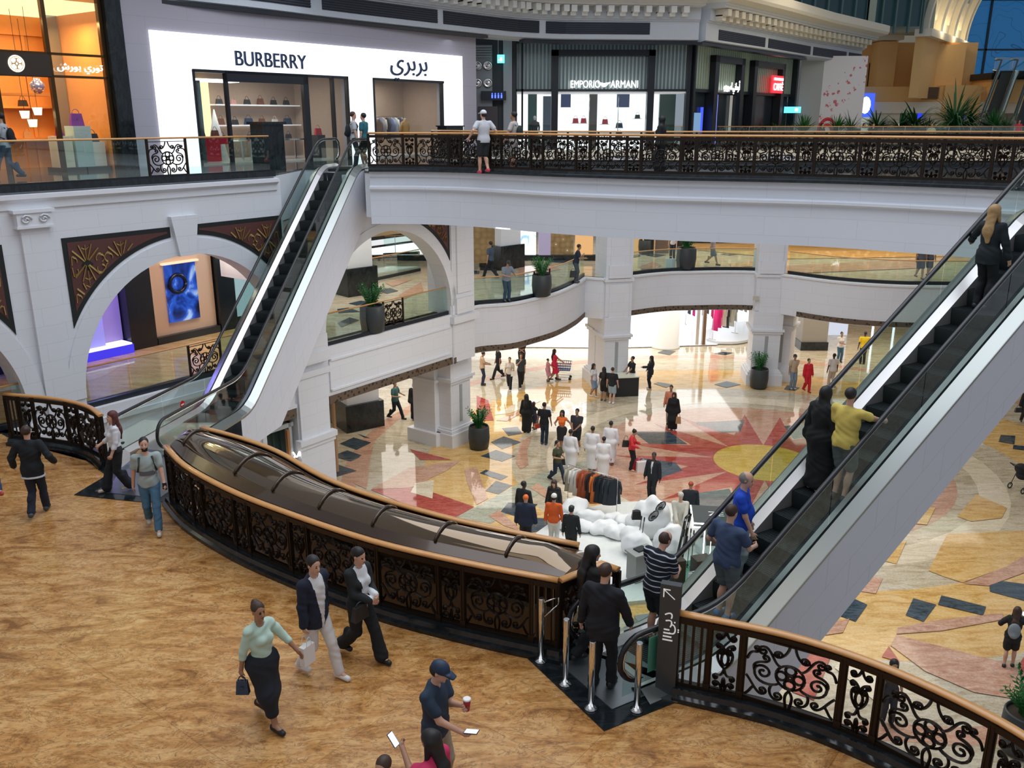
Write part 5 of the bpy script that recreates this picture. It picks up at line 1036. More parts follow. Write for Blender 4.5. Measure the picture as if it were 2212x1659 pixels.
b = MB(); [b.box(x, 89.8, 11, x + .18, 90, 27) for x in (39.9, 40.6, 45, 49.3)]; [b.box(36, 89.8, z, 62, 90, z + .15) for z in (19.2, 23.6)]; b.build('window_mullions', [M_dark], label='dark glazing bars of the tall blue window at the upper right', cat='window frame')
b = MB(); b.box(36, 86, 24.2, 62, 95, 24.4); struct('ceiling_far', b, [M_ceil])
# big dark dome glazing above the cornice, upper right centre
b = MB(); b.box(8, 70, 19.5, 30, 70.3, 34); struct('window_6', b, [mat('night glass', (.01, .03, .04), .2, emit=.05, ecol=(.1, .3, .35))])
b = MB()
for i in range(22): b.box(9 + i * 1.0, 69.6, 19, 9.12 + i * 1.0, 69.9, 30)
for z in (21.5, 23.5, 25.5): b.box(8, 69.6, z, 30, 69.9, z + .08)
b.build('dome_glazing_bars', [mat('grey green bars', (.1, .18, .18), .5)], label='grey green lattice of glazing bars high above the cornice', cat='window frame')
b = MB(); [b.box(26 + k * .75, 69.5 + k * .8, 19.3, 26.5 + k * .75, 70.2 + k * .8, 30) for k in range(6)]; b.box(25.4, 71, 19.2, 31.5, 74, 30); struct('wall_fluted', b, [mat('fluted sage plaster', (.42, .46, .36), .7)])
tcx = MB(); cpath = [(p[0], p[1], 0) for p in BHr]; tcx.sweep([(1.6, 18.5), (2.2, 18.6), (2.3, 18.75), (2.3, 19.15), (2.0, 19.25), (-2, 19.25), (-2, 18.5)], cpath); struct('trim_top_cornice', tcx, [M_cream])
# dentils and vents on the bulkhead
def along(path, s, off, z):
    P = np.array([p[:2] for p in path], float); d = np.r_[0, np.cumsum(np.linalg.norm(np.diff(P, axis=0), axis=1))]
    x, y = np.interp(s, d, P[:, 0]), np.interp(s, d, P[:, 1]); x2, y2 = np.interp(s + .05, d, P[:, 0]), np.interp(s + .05, d, P[:, 1])
    a = math.atan2(y2 - y, x2 - x); return (x + off * math.sin(a), y - off * math.cos(a), z), a
LBH, LBR = plen(BHs), plen(BHr)
dm = MB(); dm.cbox((0, -.1, .02), (.28, .7, .3)); dm.cbox((0, .05, -.17), (.28, .4, .2)); dme = dm.mesh('dentil', [mat('dentil white', (.8, .82, .8), .7)])
dmr = MB(); dmr.cbox((0, -.1, .03), (.42, .75, .32)); dmr.cbox((0, .05, -.2), (.42, .45, .26)); dmr = dmr.mesh('dentil', [M_cream])
dr = empty('dentil_row', (0, 0, 0), label='row of small white dentil blocks under the curved ceiling cornice', cat='moulding')
for s in np.arange(13, LBH - .3, .62):
    p, a = along(BHs, s, .95, 18.08); o = bpy.data.objects.new('dentil', dme); COL.objects.link(o); o.parent = dr; o.location = p; o.rotation_euler = (0, 0, a)
dr = empty('dentil_row', (0, 0, 0), label='row of larger curved dentil brackets on the receding cornice at the right', cat='moulding')
for s in np.arange(.8, LBR - .5, .85):
    p, a = along(BHr, s, .95, 18.05); o = bpy.data.objects.new('dentil', dmr); COL.objects.link(o); o.parent = dr; o.location = p; o.rotation_euler = (0, 0, a)
def vent(path, s0, s1, z0, z1, lab, off=.57):
    pts = arc_points(path, np.linspace(s0, s1, 6)); b = MB(); b.sweep([(off - .03, z0), (off, z0), (off, z1), (off - .03, z1)], [(x, y, 0) for x, y in pts]); v = b.build('ceiling_vent', [M_vent], label=lab, cat='vent')
    b = MB()
    for z in np.arange(z0 + .05, z1, .09): b.sweep([(off, z), (off + .03, z), (off + .03, z + .025), (off, z + .025)], [(x, y, 0) for x, y in pts])
    b.build('louvre', [mat('louvre', (.03, .04, .06), .4)], v)
def s_at(path, px, z, off=.57):
    """arc position of the band under a given sight line"""
    L = plen([p[:2] for p in path]); best = min(np.linspace(0, L, 300), key=lambda s: abs((lambda q: 1106 + F_PX * q[0] / (q[1] * _c - (z - CZ) * _s))(along(path, s, off, z)[0]) - px)); return best
for (a, b_, lab) in ((500, 670, 'dark louvred ceiling vent, first from the left above the glowing facade'), (695, 943, 'dark louvred ceiling vent, second from the left, above the Arabic name'), (957, 1162, 'dark louvred ceiling vent above the dark passage'), (1180, 1405, 'dark louvred ceiling vent above the ribbed central facade')): vent(BHs, s_at(BHs, a, 17.3), s_at(BHs, b_, 17.3), 17.0, 17.55, lab)
for (a, b_, lab) in ((1553, 1653, 'dark louvred vent, nearest of the four on the receding bulkhead'), (1660, 1750, 'dark louvred vent, second of the four on the receding bulkhead'), (1757, 1828, 'dark louvred vent, third of the four on the receding bulkhead'), (1834, 1888, 'dark louvred vent, farthest of the four on the receding bulkhead')): vent(BHr, s_at(BHr, a, 17.1), s_at(BHr, b_, 17.1), 16.88, 17.38, lab)
# low ceiling hall signs
b = MB(); b.box(27.1, 73.0, 13.1, 28.5, 73.3, 14.9); ss = b.build('hanging_sign', [emat('blue panel', (.05, .12, .8), 1.2)], label='blue lit vertical shop sign with a white shape below the amber wall', cat='sign'); b = MB(); b.ball((27.8, 72.95, 14.0), (.4, .05, .65)); b.build('white_shape', [emat('white blob', (1, 1, 1), 2)], ss)
b = MB(); b.box(29.9, 75.1, 11.4, 32.8, 75.4, 13.9); b.build('shop_screen', [mat('black kiosk', (.015, .02, .03), .3)], label='large black shop front panel behind the cafe palms', cat='panel')
b = MB(); b.ball((31.3, 74.9, 12.3), (.55, .06, .38), 18, 10); b.build('round_sign', [emat('white blob', (1, 1, 1), 2)], label='round glowing white sign behind the cafe palms', cat='sign')
b = MB(); b.box(28.0, 75.1, 11.4, 29.8, 75.3, 13.7); b.build('shop_window', [emat('dim shop', (.45, .5, .45), .7)], label='dimly lit shop window left of the black shop panel', cat='window')
for k, x in enumerate((32.9, 35.7)): b = MB(); b.box(x, 74.9, 13.0, x + 1.3, 75.1, 13.65); b.build('hanging_sign', [emat('deep blue', (.02, .04, .7), 1.3)], label=['deep blue lit sign just left of the white pier in the far hall', 'deep blue lit sign just right of the white pier in the far hall'][k], cat='sign'); 
b = MB(); b.ball((38.4, 74.0, 13.2), (.22, .1, .35)); b.build('round_sign', [emat('blue white', (.7, .8, 1), 2.2)], label='small blue white glowing oval sign above the big palm', cat='sign')
b = MB(); b.box(31.6, 73.3, 15.9 - 1.0, 33.6, 73.5, 15.9 - 1.0 + .05); b.box(33.1, 73.15, 14.35, 35.0, 73.48, 15.3); b.build('wall_grille', [mat('bronze grille', (.22, .13, .06), .5)], label='bronze ventilation grille on the amber wall', cat='vent') if False else None
b = MB(); [b.box(32.2, 73.0, z, 33.5, 73.22, z + .05) for z in np.arange(14.5, 15.3, .1)]; b.box(32.2, 73.14, 14.45, 33.5, 73.2, 15.3); b.build('wall_grille', [mat('bronze grille', (.2, .11, .05), .5)], label='bronze louvred grille on the amber wall at the upper right', cat='vent')
b = MB(); b.box(28.9, 75.8, 15.5, 29.35, 76.1, 17.3); b.build('wall_slot', [mat('slate slot', (.2, .22, .24), .5)], label='narrow grey slot high on the amber wall', cat='vent')
# gallery with glass rail and a pair of far moving stairs
b = MB(); b.box(37.2, 72.6, 15.9, 62, 90, 16.4); struct('floor_far_balcony', b, [M_black])
glass_railing([(37.4, 72.8), (41.5, 72.7)], 16.4, 'glass balustrade of the small far balcony at the upper right', posts=True, wood=False)
def far_stair(x, lab):
    t = empty('escalator', (x, 66.0, Z2), label=lab, cat='escalator')
    b = MB(); b.poly([(-.5, 0, .1), (.5, 0, .1), (4.8, 6.2, 5.0), (3.8, 6.2, 5.0)]); b.poly([(-.5, 0, 0), (.5, 0, 0), (4.8, 6.2, 4.4), (3.8, 6.2, 4.4)][::-1]); b.build('step_band', [M_step], t)
    for s in (-1, 1):
        b = MB(); b.tube([(s * .62, -.6, .95), (s * .62, 0, 1.0), (4.3 + s * .62, 6.2, 5.9), (4.3 + s * .62, 7.2, 6.0)], .06, 6); b.build('handrail', [M_rubber], t)
        b = MB(); b.quad((s * .62, 0, .1), (4.3 + s * .62, 6.2, 5.0), (4.3 + s * .62, 6.2, 5.85), (s * .62, 0, .95)); b.build('glass_panel', [M_glasst], t)
        b = MB(); b.tube([(s * .72, -.4, .15), (s * .72, 0, .2), (4.3 + s * .72, 6.2, 5.1), (4.3 + s * .72, 7.0, 5.15)], .12, 6, True, .6); b.build('decking', [M_chrome], t)
far_stair(33.9, 'far small moving stair at the upper right, left one of the pair'); far_stair(36.3, 'far small moving stair at the upper right, right one of the pair')

# ---------- first floor: shops behind the arches
M_bronzewall = mat('champagne panel', (.72, .50, .36), .35, .1)
lamp('panel_light', fa(6.0, 2.6, 9.6), 1.6, 95, (1, .82, .68))  # added lamp, brightens the champagne panel
lamp('case_light', fa(8.6, 3.4, 9.0), .8, 50, (.7, .9, 1))
b = MB(FA); b.quad((-9.3, 5.3, Z1), (9.6, 5.3, Z1), (9.6, 5.3, 9.9), (-9.3, 5.3, 9.9)); struct('wall_first_shops', b, [mat('dark shop wall', (.02, .018, .02), .3)])
b = MB(FA); b.box(-9.3, .7, 9.8, 9.6, 5.3, 9.9); struct('ceiling_first_gallery', b, [M_plain])
b = MB(FA); b.box(4.75, 4.9, Z1 + .25, 7.2, 5.1, 9.75); pn = b.build('champagne_panel', [M_bronzewall], label='tall champagne coloured wall panel holding a blue screen', cat='panel')
b = MB(FA); b.box(4.75, 4.7, Z1, 7.2, 5.1, Z1 + .25); b.build('panel_plinth', [M_dark], pn)
m, nt, bb = newmat('blue screen'); L_ = nt.links.new; g_ = nt.nodes.new('ShaderNodeNewGeometry'); n1 = nodes(nt, 'ShaderNodeTexNoise', Scale=1.1, Detail=6.0, Distortion=1.2); L_(g_.outputs['Position'], n1.inputs['Vector'])
L_(ramp(nt, n1.outputs['Fac'], [(.36, (.003, .006, .02)), (.48, (.01, .05, .35)), (.58, (.03, .14, .75)), (.68, (.5, .7, 1))]), bb.inputs['Emission Color']); bb.inputs['Emission Strength'].default_value = .8; bb.inputs['Base Color'].default_value = (0, 0, .02, 1); bb.inputs['Roughness'].default_value = .2
b = MB(FA); b.box(5.35, 4.8, 6.35, 6.5, 4.9, 8.3); sc_ = b.build('screen', [m], pn, label='tall blue screen'); b = MB(FA @ Matrix.Translation((5.75, 4.78, 7.65)) @ Matrix.Rotation(PI / 2, 4, 'X')); b.tube([(.3 * math.cos(2 * PI * i / 20), .3 * math.sin(2 * PI * i / 20), 0) for i in range(21)], .07, 6); b.build('screen_image', [mat('screen dark ring', (.0, .004, .03), .3)], sc_)
b = MB(FA); b.box(5.25, 4.75, 8.32, 6.62, 4.9, 8.38); b.build('screen_light', [emat('warm trim', (1, .75, .5), 1.1)], pn)
for k, (a, c_) in enumerate(((3.8, 4.72), (7.25, 7.95))): b = MB(FA); b.box(a, 4.7, Z1, c_, 5.2, 9.7); b.build('black_pilaster', [mat('black pilaster', (.01, .014, .018), .2)], label=['broad black pilaster left of the champagne panel', 'narrow black pilaster right of the champagne panel'][k], cat='pilaster')
b = MB(FA); b.box(0.2, 4.5, Z1, 3.75, 5.2, Z1 + .3); b.build('display_base_block', [emat('blue plinth glow', (.05, .04, .9), .9)], label='glowing blue base of the violet lit shop window', cat='platform')
b = MB(FA); b.box(0.2, 5.1, Z1 + .36, 3.75, 5.18, 9.6); b.build('window_backdrop', [mat('violet backdrop', (.35, .28, .42), .4, emit=.25, ecol=(.35, .25, 1))], label='violet lit backdrop inside the left arch', cat='panel')
b = MB(FA); b.box(0.2, 4.5, Z1 + .3, 3.7, 5.1, Z1 + .35); b.build('window_floor', [emat('violet white', (.72, .68, 1), 1.7)], label='bright white violet window floor inside the left arch', cat='platform')
b = MB(FA); b.box(2.3, 4.75, Z1 + .36, 2.95, 5.0, Z1 + 1.5); pp = b.build('display_case', [mat('violet case', (.4, .4, .75), .15, emit=.3, ecol=(.3, .35, 1))], label='glass perfume case glowing violet inside the left arch', cat='display case'); b = MB(FA); b.box(2.2, 4.8, Z1 + 1.65, 3.0, 5.0, Z1 + 2.3); b.build('display_case', [emat('cool case', (.6, .75, 1), 1.2)], label='small cool white display case above the violet one', cat='display case')
b = MB(FA); b.box(1.95, 4.45, Z1 + .0, 2.05, 4.52, 9.6); b.build('window_post', [M_dark], label='thin dark post in front of the violet lit window', cat='post')
lamp('violet_window_light', fa(2.4, 4.2, 8.4), .8, 60, (.35, .25, 1))
for k in range(3):
    b = MB(FA); b.box(8.05 + k * .42, 4.8, Z1 + .4, 8.4 + k * .42, 5.0, 9.2); b.build('display_case', [emat('cool display', (.5, .75, .8), .55)], label='tall cool glass display cases right of the blue screen', cat='display case', group='tall cases right of the screen')
# behind the right arch: bright lower shops, piers with black base
def black_base_col(x, y, w_, z0, z1, a, lab):
    b = MB(T_at(x, y, 0, a)); b.cbox((0, 0, (z0 + z1) / 2), (w_, w_, z1 - z0)); struct('column_gallery', b, [M_plain])
    b = MB(T_at(x, y, 0, a)); b.cbox((0, 0, z0 + .6), (w_ + .3, w_ + .3, 1.2)); return b.build('column_base', [M_black], label=lab, cat='column base')
x_, y_ = G(757, 640, Z1); black_base_col(x_, y_ + .8, 1.25, Z1, 9.9, .75, 'polished black column base behind the arch right of the stair')
x_, y_ = G(1084, 640 - 57, Z1); black_base_col(x_, y_ + .9, 1.35, Z1, 9.9, .75, 'polished black column base in the middle of the gallery')
x_, y_ = G(765, 950, 0); black_base_col(x_ - .2, y_ + 2.0, 1.5, 0, 3.7, .6, 'polished black column base on the ground floor left')
TB = frame_T((-10.5, 40.6), math.atan2(7.0, 6.0)); tb = lambda u0, u1, z0, z1, n: MB(TB).box(u0, n, z0, u1, n + .1, z1)
for nm, z0_, z1_, m_, lab, ct in (('lit_shopfront', Z1, 6.2, emat('white shopfront', (.95, .98, 1), 1.6), 'brilliant white shop glow seen through the arch, lowest band', 'shopfront'), ('dark_band', 6.2, 6.32, M_dark, 'thin dark band just above the brilliant white shop glow', 'band'), ('lit_shopfront', 6.32, 6.62, emat('white shopfront dim', (.9, .93, .95), .9), 'narrower white lit band with lace above the thin dark band', 'shopfront'),
    ('dark_band', 6.62, 6.8, M_dark, 'dark blue band under the warm timber strip', 'band'), ('timber_band', 6.8, 7.5, mat('warm timber', (.55, .38, .20), .5, emit=.15), 'warm timber strip seen through the arch', 'band'), ('dark_band', 7.5, 7.66, M_dark, 'dark band above the warm timber strip', 'band'), ('gold_lattice_wall', 7.66, 9.8, mat('gold lattice dim', (.35, .25, .12), .4, noise=.5, nscale=30), 'dark gold lattice wall at the top of the view through the arch', 'wall')):
    tb(0, 12, z0_, z1_, 3.0 if 'dark' not in nm else 2.95).build(nm, [m_], label=lab, cat=ct)
# patterned gold facade (centre) and neighbours on the first floor
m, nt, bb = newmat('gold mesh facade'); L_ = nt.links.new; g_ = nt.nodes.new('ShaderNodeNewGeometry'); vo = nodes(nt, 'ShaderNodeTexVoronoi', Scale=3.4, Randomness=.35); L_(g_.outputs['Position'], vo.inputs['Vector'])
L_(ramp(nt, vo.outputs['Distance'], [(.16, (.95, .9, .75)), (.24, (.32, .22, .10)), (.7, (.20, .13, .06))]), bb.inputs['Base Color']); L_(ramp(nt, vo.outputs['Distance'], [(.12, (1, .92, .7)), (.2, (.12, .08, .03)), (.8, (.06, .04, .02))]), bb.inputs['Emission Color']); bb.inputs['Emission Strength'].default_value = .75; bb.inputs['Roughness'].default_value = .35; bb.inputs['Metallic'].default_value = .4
yb_ = 47.6
def px_x(px, D, z): r_ = ray(px, 500); d = D * _c - (z - CZ) * _s; return (px - 1106) / F_PX * d
segs = [((1020, 1072), 'gold', 44.6, 'gold lattice shop facade at the left of the middle gallery'), ((1118, 1158), 'screen', yb_, ''), ((1164, 1190), 'mix', yb_ - .3, ''), ((1190, 1240), 'gold', yb_, 'gold lattice shop facade with sparkling studs'), ((1244, 1282), 'amber', yb_, '')]
m2, nt2, bb2 = newmat('patchwork screen'); g2 = nt2.nodes.new('ShaderNodeNewGeometry'); n2 = nodes(nt2, 'ShaderNodeTexNoise', Scale=1.6, Detail=3.0, Distortion=.8); nt2.links.new(g2.outputs['Position'], n2.inputs['Vector']); nt2.links.new(ramp(nt2, n2.outputs['Fac'], [(.36, (.03, .25, .75)), (.45, (.85, .95, 1)), (.6, (1, 1, 1)), (.68, (.8, .02, .5))]), bb2.inputs['Emission Color']); bb2.inputs['Emission Strength'].default_value = 1.5
for (a, c_), k, D, lab in segs:
    x0_, x1_ = px_x(a, D, 7.5), px_x(c_, D, 7.5); b = MB(); b.box(x0_, D, Z1 + .3, x1_, D + .4, 9.9)
    b.build({'gold': 'lattice_facade', 'screen': 'video_wall', 'mix': 'video_wall', 'amber': 'shop_window'}[k], [{'gold': m, 'screen': m2, 'mix': mat('blue gold weave', (.25, .22, .35), .4, .2, emit=.4, ecol=(.5, .45, .6)), 'amber': emat('amber window', (1, .55, .22), .8)}[k]], label=lab or {'screen': 'bright white and cyan video wall beside the gold lattice', 'mix': 'narrow blue and gold woven panel beside the video wall', 'amber': 'amber lit shop window with a pale dressed figure'}[k], cat={'gold': 'facade', 'screen': 'screen', 'mix': 'panel', 'amber': 'window'}[k])
b = MB(); b.box(-8, 47.3, Z1, 5.2, 47.6, Z1 + .3); b.build('shop_plinth', [M_black], label='low black plinth along the gold lattice shopfront', cat='plinth')
x0_ = px_x(1360, 50, 7.5); b = MB(); b.box(x0_, 50, Z1, x0_ + 1.5, 50.3, 9.6); b.build('shop_window', [emat('amber window 2', (1, .62, .25), .55)], label='amber lit window behind the potted plants of the gallery', cat='window')
x0_ = px_x(1398, 50, 7.5); b = MB(); b.box(x0_, 49.8, Z1, x0_ + .4, 50.3, 9.6); b.build('black_pilaster', [M_dark], label='black pilaster beside the brown monogram wall', cat='pilaster')
m3, nt3, bb3 = newmat('monogram wall'); g3 = nt3.nodes.new('ShaderNodeNewGeometry'); v3 = nodes(nt3, 'ShaderNodeTexVoronoi', Scale=1.7, Randomness=.2); nt3.links.new(g3.outputs['Position'], v3.inputs['Vector']); nt3.links.new(ramp(nt3, v3.outputs['Distance'], [(.12, (.9, .85, .8)), (.17, (.16, .11, .08)), (.8, (.14, .09, .07))]), bb3.inputs['Base Color'])
x1_ = px_x(1448, 50, 7.5); b = MB(); b.box(x0_ + .4, 50, Z1, x1_, 50.3, 9.6); b.build('monogram_wall', [m3], label='brown wall sprinkled with small white star motifs', cat='facade')
x2_ = px_x(1640, 54, 7.5); m4, nt4, bb4 = newmat('gold beads wall'); g4 = nt4.nodes.new('ShaderNodeNewGeometry'); v4 = nodes(nt4, 'ShaderNodeTexVoronoi', Scale=3.0); nt4.links.new(g4.outputs['Position'], v4.inputs['Vector']); nt4.links.new(ramp(nt4, v4.outputs['Distance'], [(.2, (1, .85, .5)), (.45, (.55, .33, .12))]), bb4.inputs['Base Color']); bb4.inputs['Roughness'].default_value = .3
b = MB(); b.box(x1_, 54.5, Z1 + .5, 40, 54.8, 9.6); b.build('beaded_facade', [m4], label='long amber beaded shop facade at the back of the first floor', cat='facade'); b = MB(); b.box(x1_, 54.2, Z1, 40, 54.5, Z1 + .5); b.build('shop_plinth', [M_black], label='black plinth below the amber beaded facade', cat='plinth')
si = MB(); si.prism([(11, 51.0), (40, 50.0), (40, 54.2), (10.5, 54.2)], Z1 + .001, Z1 + .006); struct('floor_amber', si, [M_gr_gold])
b = MB(); b.box(30, 40, Z1, 30.4, 70, 10); struct('wall_first_right', b, [M_plain])

# ---------- ground floor shops
b = MB(); b.box(-14, 62, 0, 17, 62.2, 3.8); struct('wall_ground_shop', b, [emat('glowing shop wall', (.93, .96, 1), 2.0)])  # wall emission stands in for the bright shop lighting mirrored in the floor
b = MB(); b.box(-14, 51, 3.74, 17, 62, 3.8); struct('ceiling_ground_shop', b, [emat('shop ceiling light', (.95, .98, 1), .85)])
b = MB(); b.lathe([(.85, 0), (.85, .1), (.78, .12), (.78, 3.8)], c=(9.1, 51.0, 0), n=28); struct('column_round', b, [mat('round column plaster', (.72, .7, .66), .5)])
sg = sign('shop_name', 'ZARA', (4.07, 49.6, 3.3), 0, .95, emat('sign glow blue', (.75, .85, 1), 5), sx=1.05, label='glowing name above the bright ground floor shop, mirrored in the polished floor', cat='lettering')
for x in (10.95, 11.35): b = MB(); b.box(x, 51.3, 0, x + .18, 51.6, 3.75); b.build('shopfront_post', [mat('bronze post', (.2, .12, .07), .3, .6) if x > 11 else M_steel], label='%s shopfront post beside the pink dresses' % ('slim bronze' if x > 11 else 'slim steel'), cat='post')
# raised rounded display with dresses
b = MB(); b.prism(smooth_path([(11.8, 52.2), (12.5, 51.5), (14, 51.8), (16, 54.2), (16.8, 56.5), (15, 57), (12.2, 54.5), (11.8, 52.2)], 4), .05, .2); b.build('display_platform', [mat('pale platform', (.65, .67, .7), .3)], label='pale curved platform of the ground floor shop window', cat='platform')
clothes_rack((13.0, 52.9, .2), .75, 2.4, 2.4, [(.75, .02, .2), (.8, .03, .25), (.75, .6, .5), (.7, .62, .5), (.05, .05, .06), (.6, .55, .42), (.62, .6, .5), (.5, .48, .4)], 'tall rack with pink and cream dresses on the curved platform', 'long dresses hanging on the tall rack in the ground floor window', 'dresses in the ground floor window', 1.7)
clothes_rack((9.0 + 3.4, 57, .05), 0.1, 2.0, 1.9, [(.04, .03, .05), (.7, .02, .25), (.75, .6, .45), (.7, .6, .5), (.05, .05, .07), (.5, .05, .08)], 'rack of dark and cream clothes deeper in the bright shop', 'clothes on the rack deeper in the bright shop', 'clothes deeper in the bright shop', 1.3)
clothes_rack((16.6, 58, .05), 0.2, 3.4, 2.2, [(.35, .36, .3), (.3, .32, .28), (.4, .4, .34), (.5, .48, .4), (.3, .3, .28), (.6, .58, .5), (.42, .42, .36), (.25, .26, .24), (.5, .5, .44)], 'rack of grey green clothes at the right of the bright shop', 'grey green clothes hanging at the right of the bright shop', 'grey green clothes', 1.4)
clothes_rack((5.0, 57, .05), 0.0, 1.6, 1.6, [(.85, .03, .25), (.85, .05, .3), (.1, .1, .1), (.5, .5, .55)], 'small rack with pink clothes behind the trolley', 'pink and dark clothes on the small rack behind the trolley', 'clothes behind the trolley', 1.0)
b = MB(); b.box(17, 51, 0, 17.3, 74, 3.8); struct('wall_ground_divide', b, [M_plain]); b = MB(); b.box(16.9, 50.2, 0, 18.4, 51.4, 3.8); b.mi = 1; b.box(16.85, 50.1, 0, 18.45, 51.5, .5); struct('column_ground', b, [mat('taupe pier', (.32, .3, .27), .6), M_black])
b = MB(); b.box(18.5, 54, 0, 21, 54.2, 3.7); b.build('lit_shopfront', [emat('cool shop', (.8, .85, 1), .8)], label='cool lit shop window on the ground floor right of the grey pier', cat='shopfront')
for x in (22.3, 24.2, 25.6, 27.0): b = MB(); b.box(x, 58, 0, x + .12, 58.1, 3.6); b.build('light_strip', [emat('white tube', (.85, .9, 1), 4)], label='upright white light strips at the back of the ground floor hall', cat='light', group='upright white light strips')
b = MB(); b.box(20, 60, 0, 46, 60.3, 3.75); struct('wall_ground_back', b, [mat('amber back wall', (.55, .36, .18), .5)])
b = MB(); b.box(-1, -.5, 0, 1, .5, .95); kz = place(b, 'counter', [mat('oak', (.4, .24, .1), .5)], (24.3, 46.5, 0), .1, 'small timber kiosk counter behind the near stair at the right', 'counter'); b = MB(); b.box(-1.1, -.55, .95, 1.1, .55, 1.0); b.build('worktop', [mat('pale top', (.75, .75, .6), .4)], kz)
# small shop under the left wall with Arabic lettering
b = MB(FA); b.box(5.2, .5, 0, 6.5, .6, 4.0); struct('window_7', b, [mat('dim shop glass', (.03, .05, .04), .1)])
b = MB(FA); b.box(5.2, .1, 0, 5.32, .3, 3.6); b.box(6.2, .1, 0, 6.32, .3, 3.5); b.box(5.2, .1, 3.35, 6.4, .3, 3.5); b.build('shop_window_frame', [mat('grey frame', (.4, .42, .42), .4)], label='grey framed doorway of the small shop below the far stair', cat='window frame')
b = MB(FA); b.box(6.05, .0, 0, 6.15, .12, 3.3); b.build('door_post', [mat('copper post', (.35, .16, .06), .4)], label='thin copper post in the doorway below the far stair', cat='post')
sign('shop_lettering', '\uFEF2\uFED8\uFEF3\uFEAA\uFEBB \uFEAA\uFEE4\uFEA3\uFE83', fa(5.75, -.05, 2.45), ANG, .48, emat('name glow', (1, 1, 1), 3.0), sx=1.0, label='glowing white Arabic name on the small shop below the far stair', cat='lettering')
b = MB(FA); b.box(8.2, 10, 0, 20, 10.3, 3.7); struct('wall_ground_left_shop', b, [mat('ground shop wall', (.5, .42, .34), .4, emit=.12)])
for k, u in enumerate((9.0, 10.0)): b = MB(FA); b.box(u, 2.2, 0, u + .1, 2.3, 3.6); b.build('shopfront_post', [mat('timber post', (.5, .3, .16), .4)], label='slim timber shopfront posts left of the black column base', cat='post', group='timber shopfront posts')
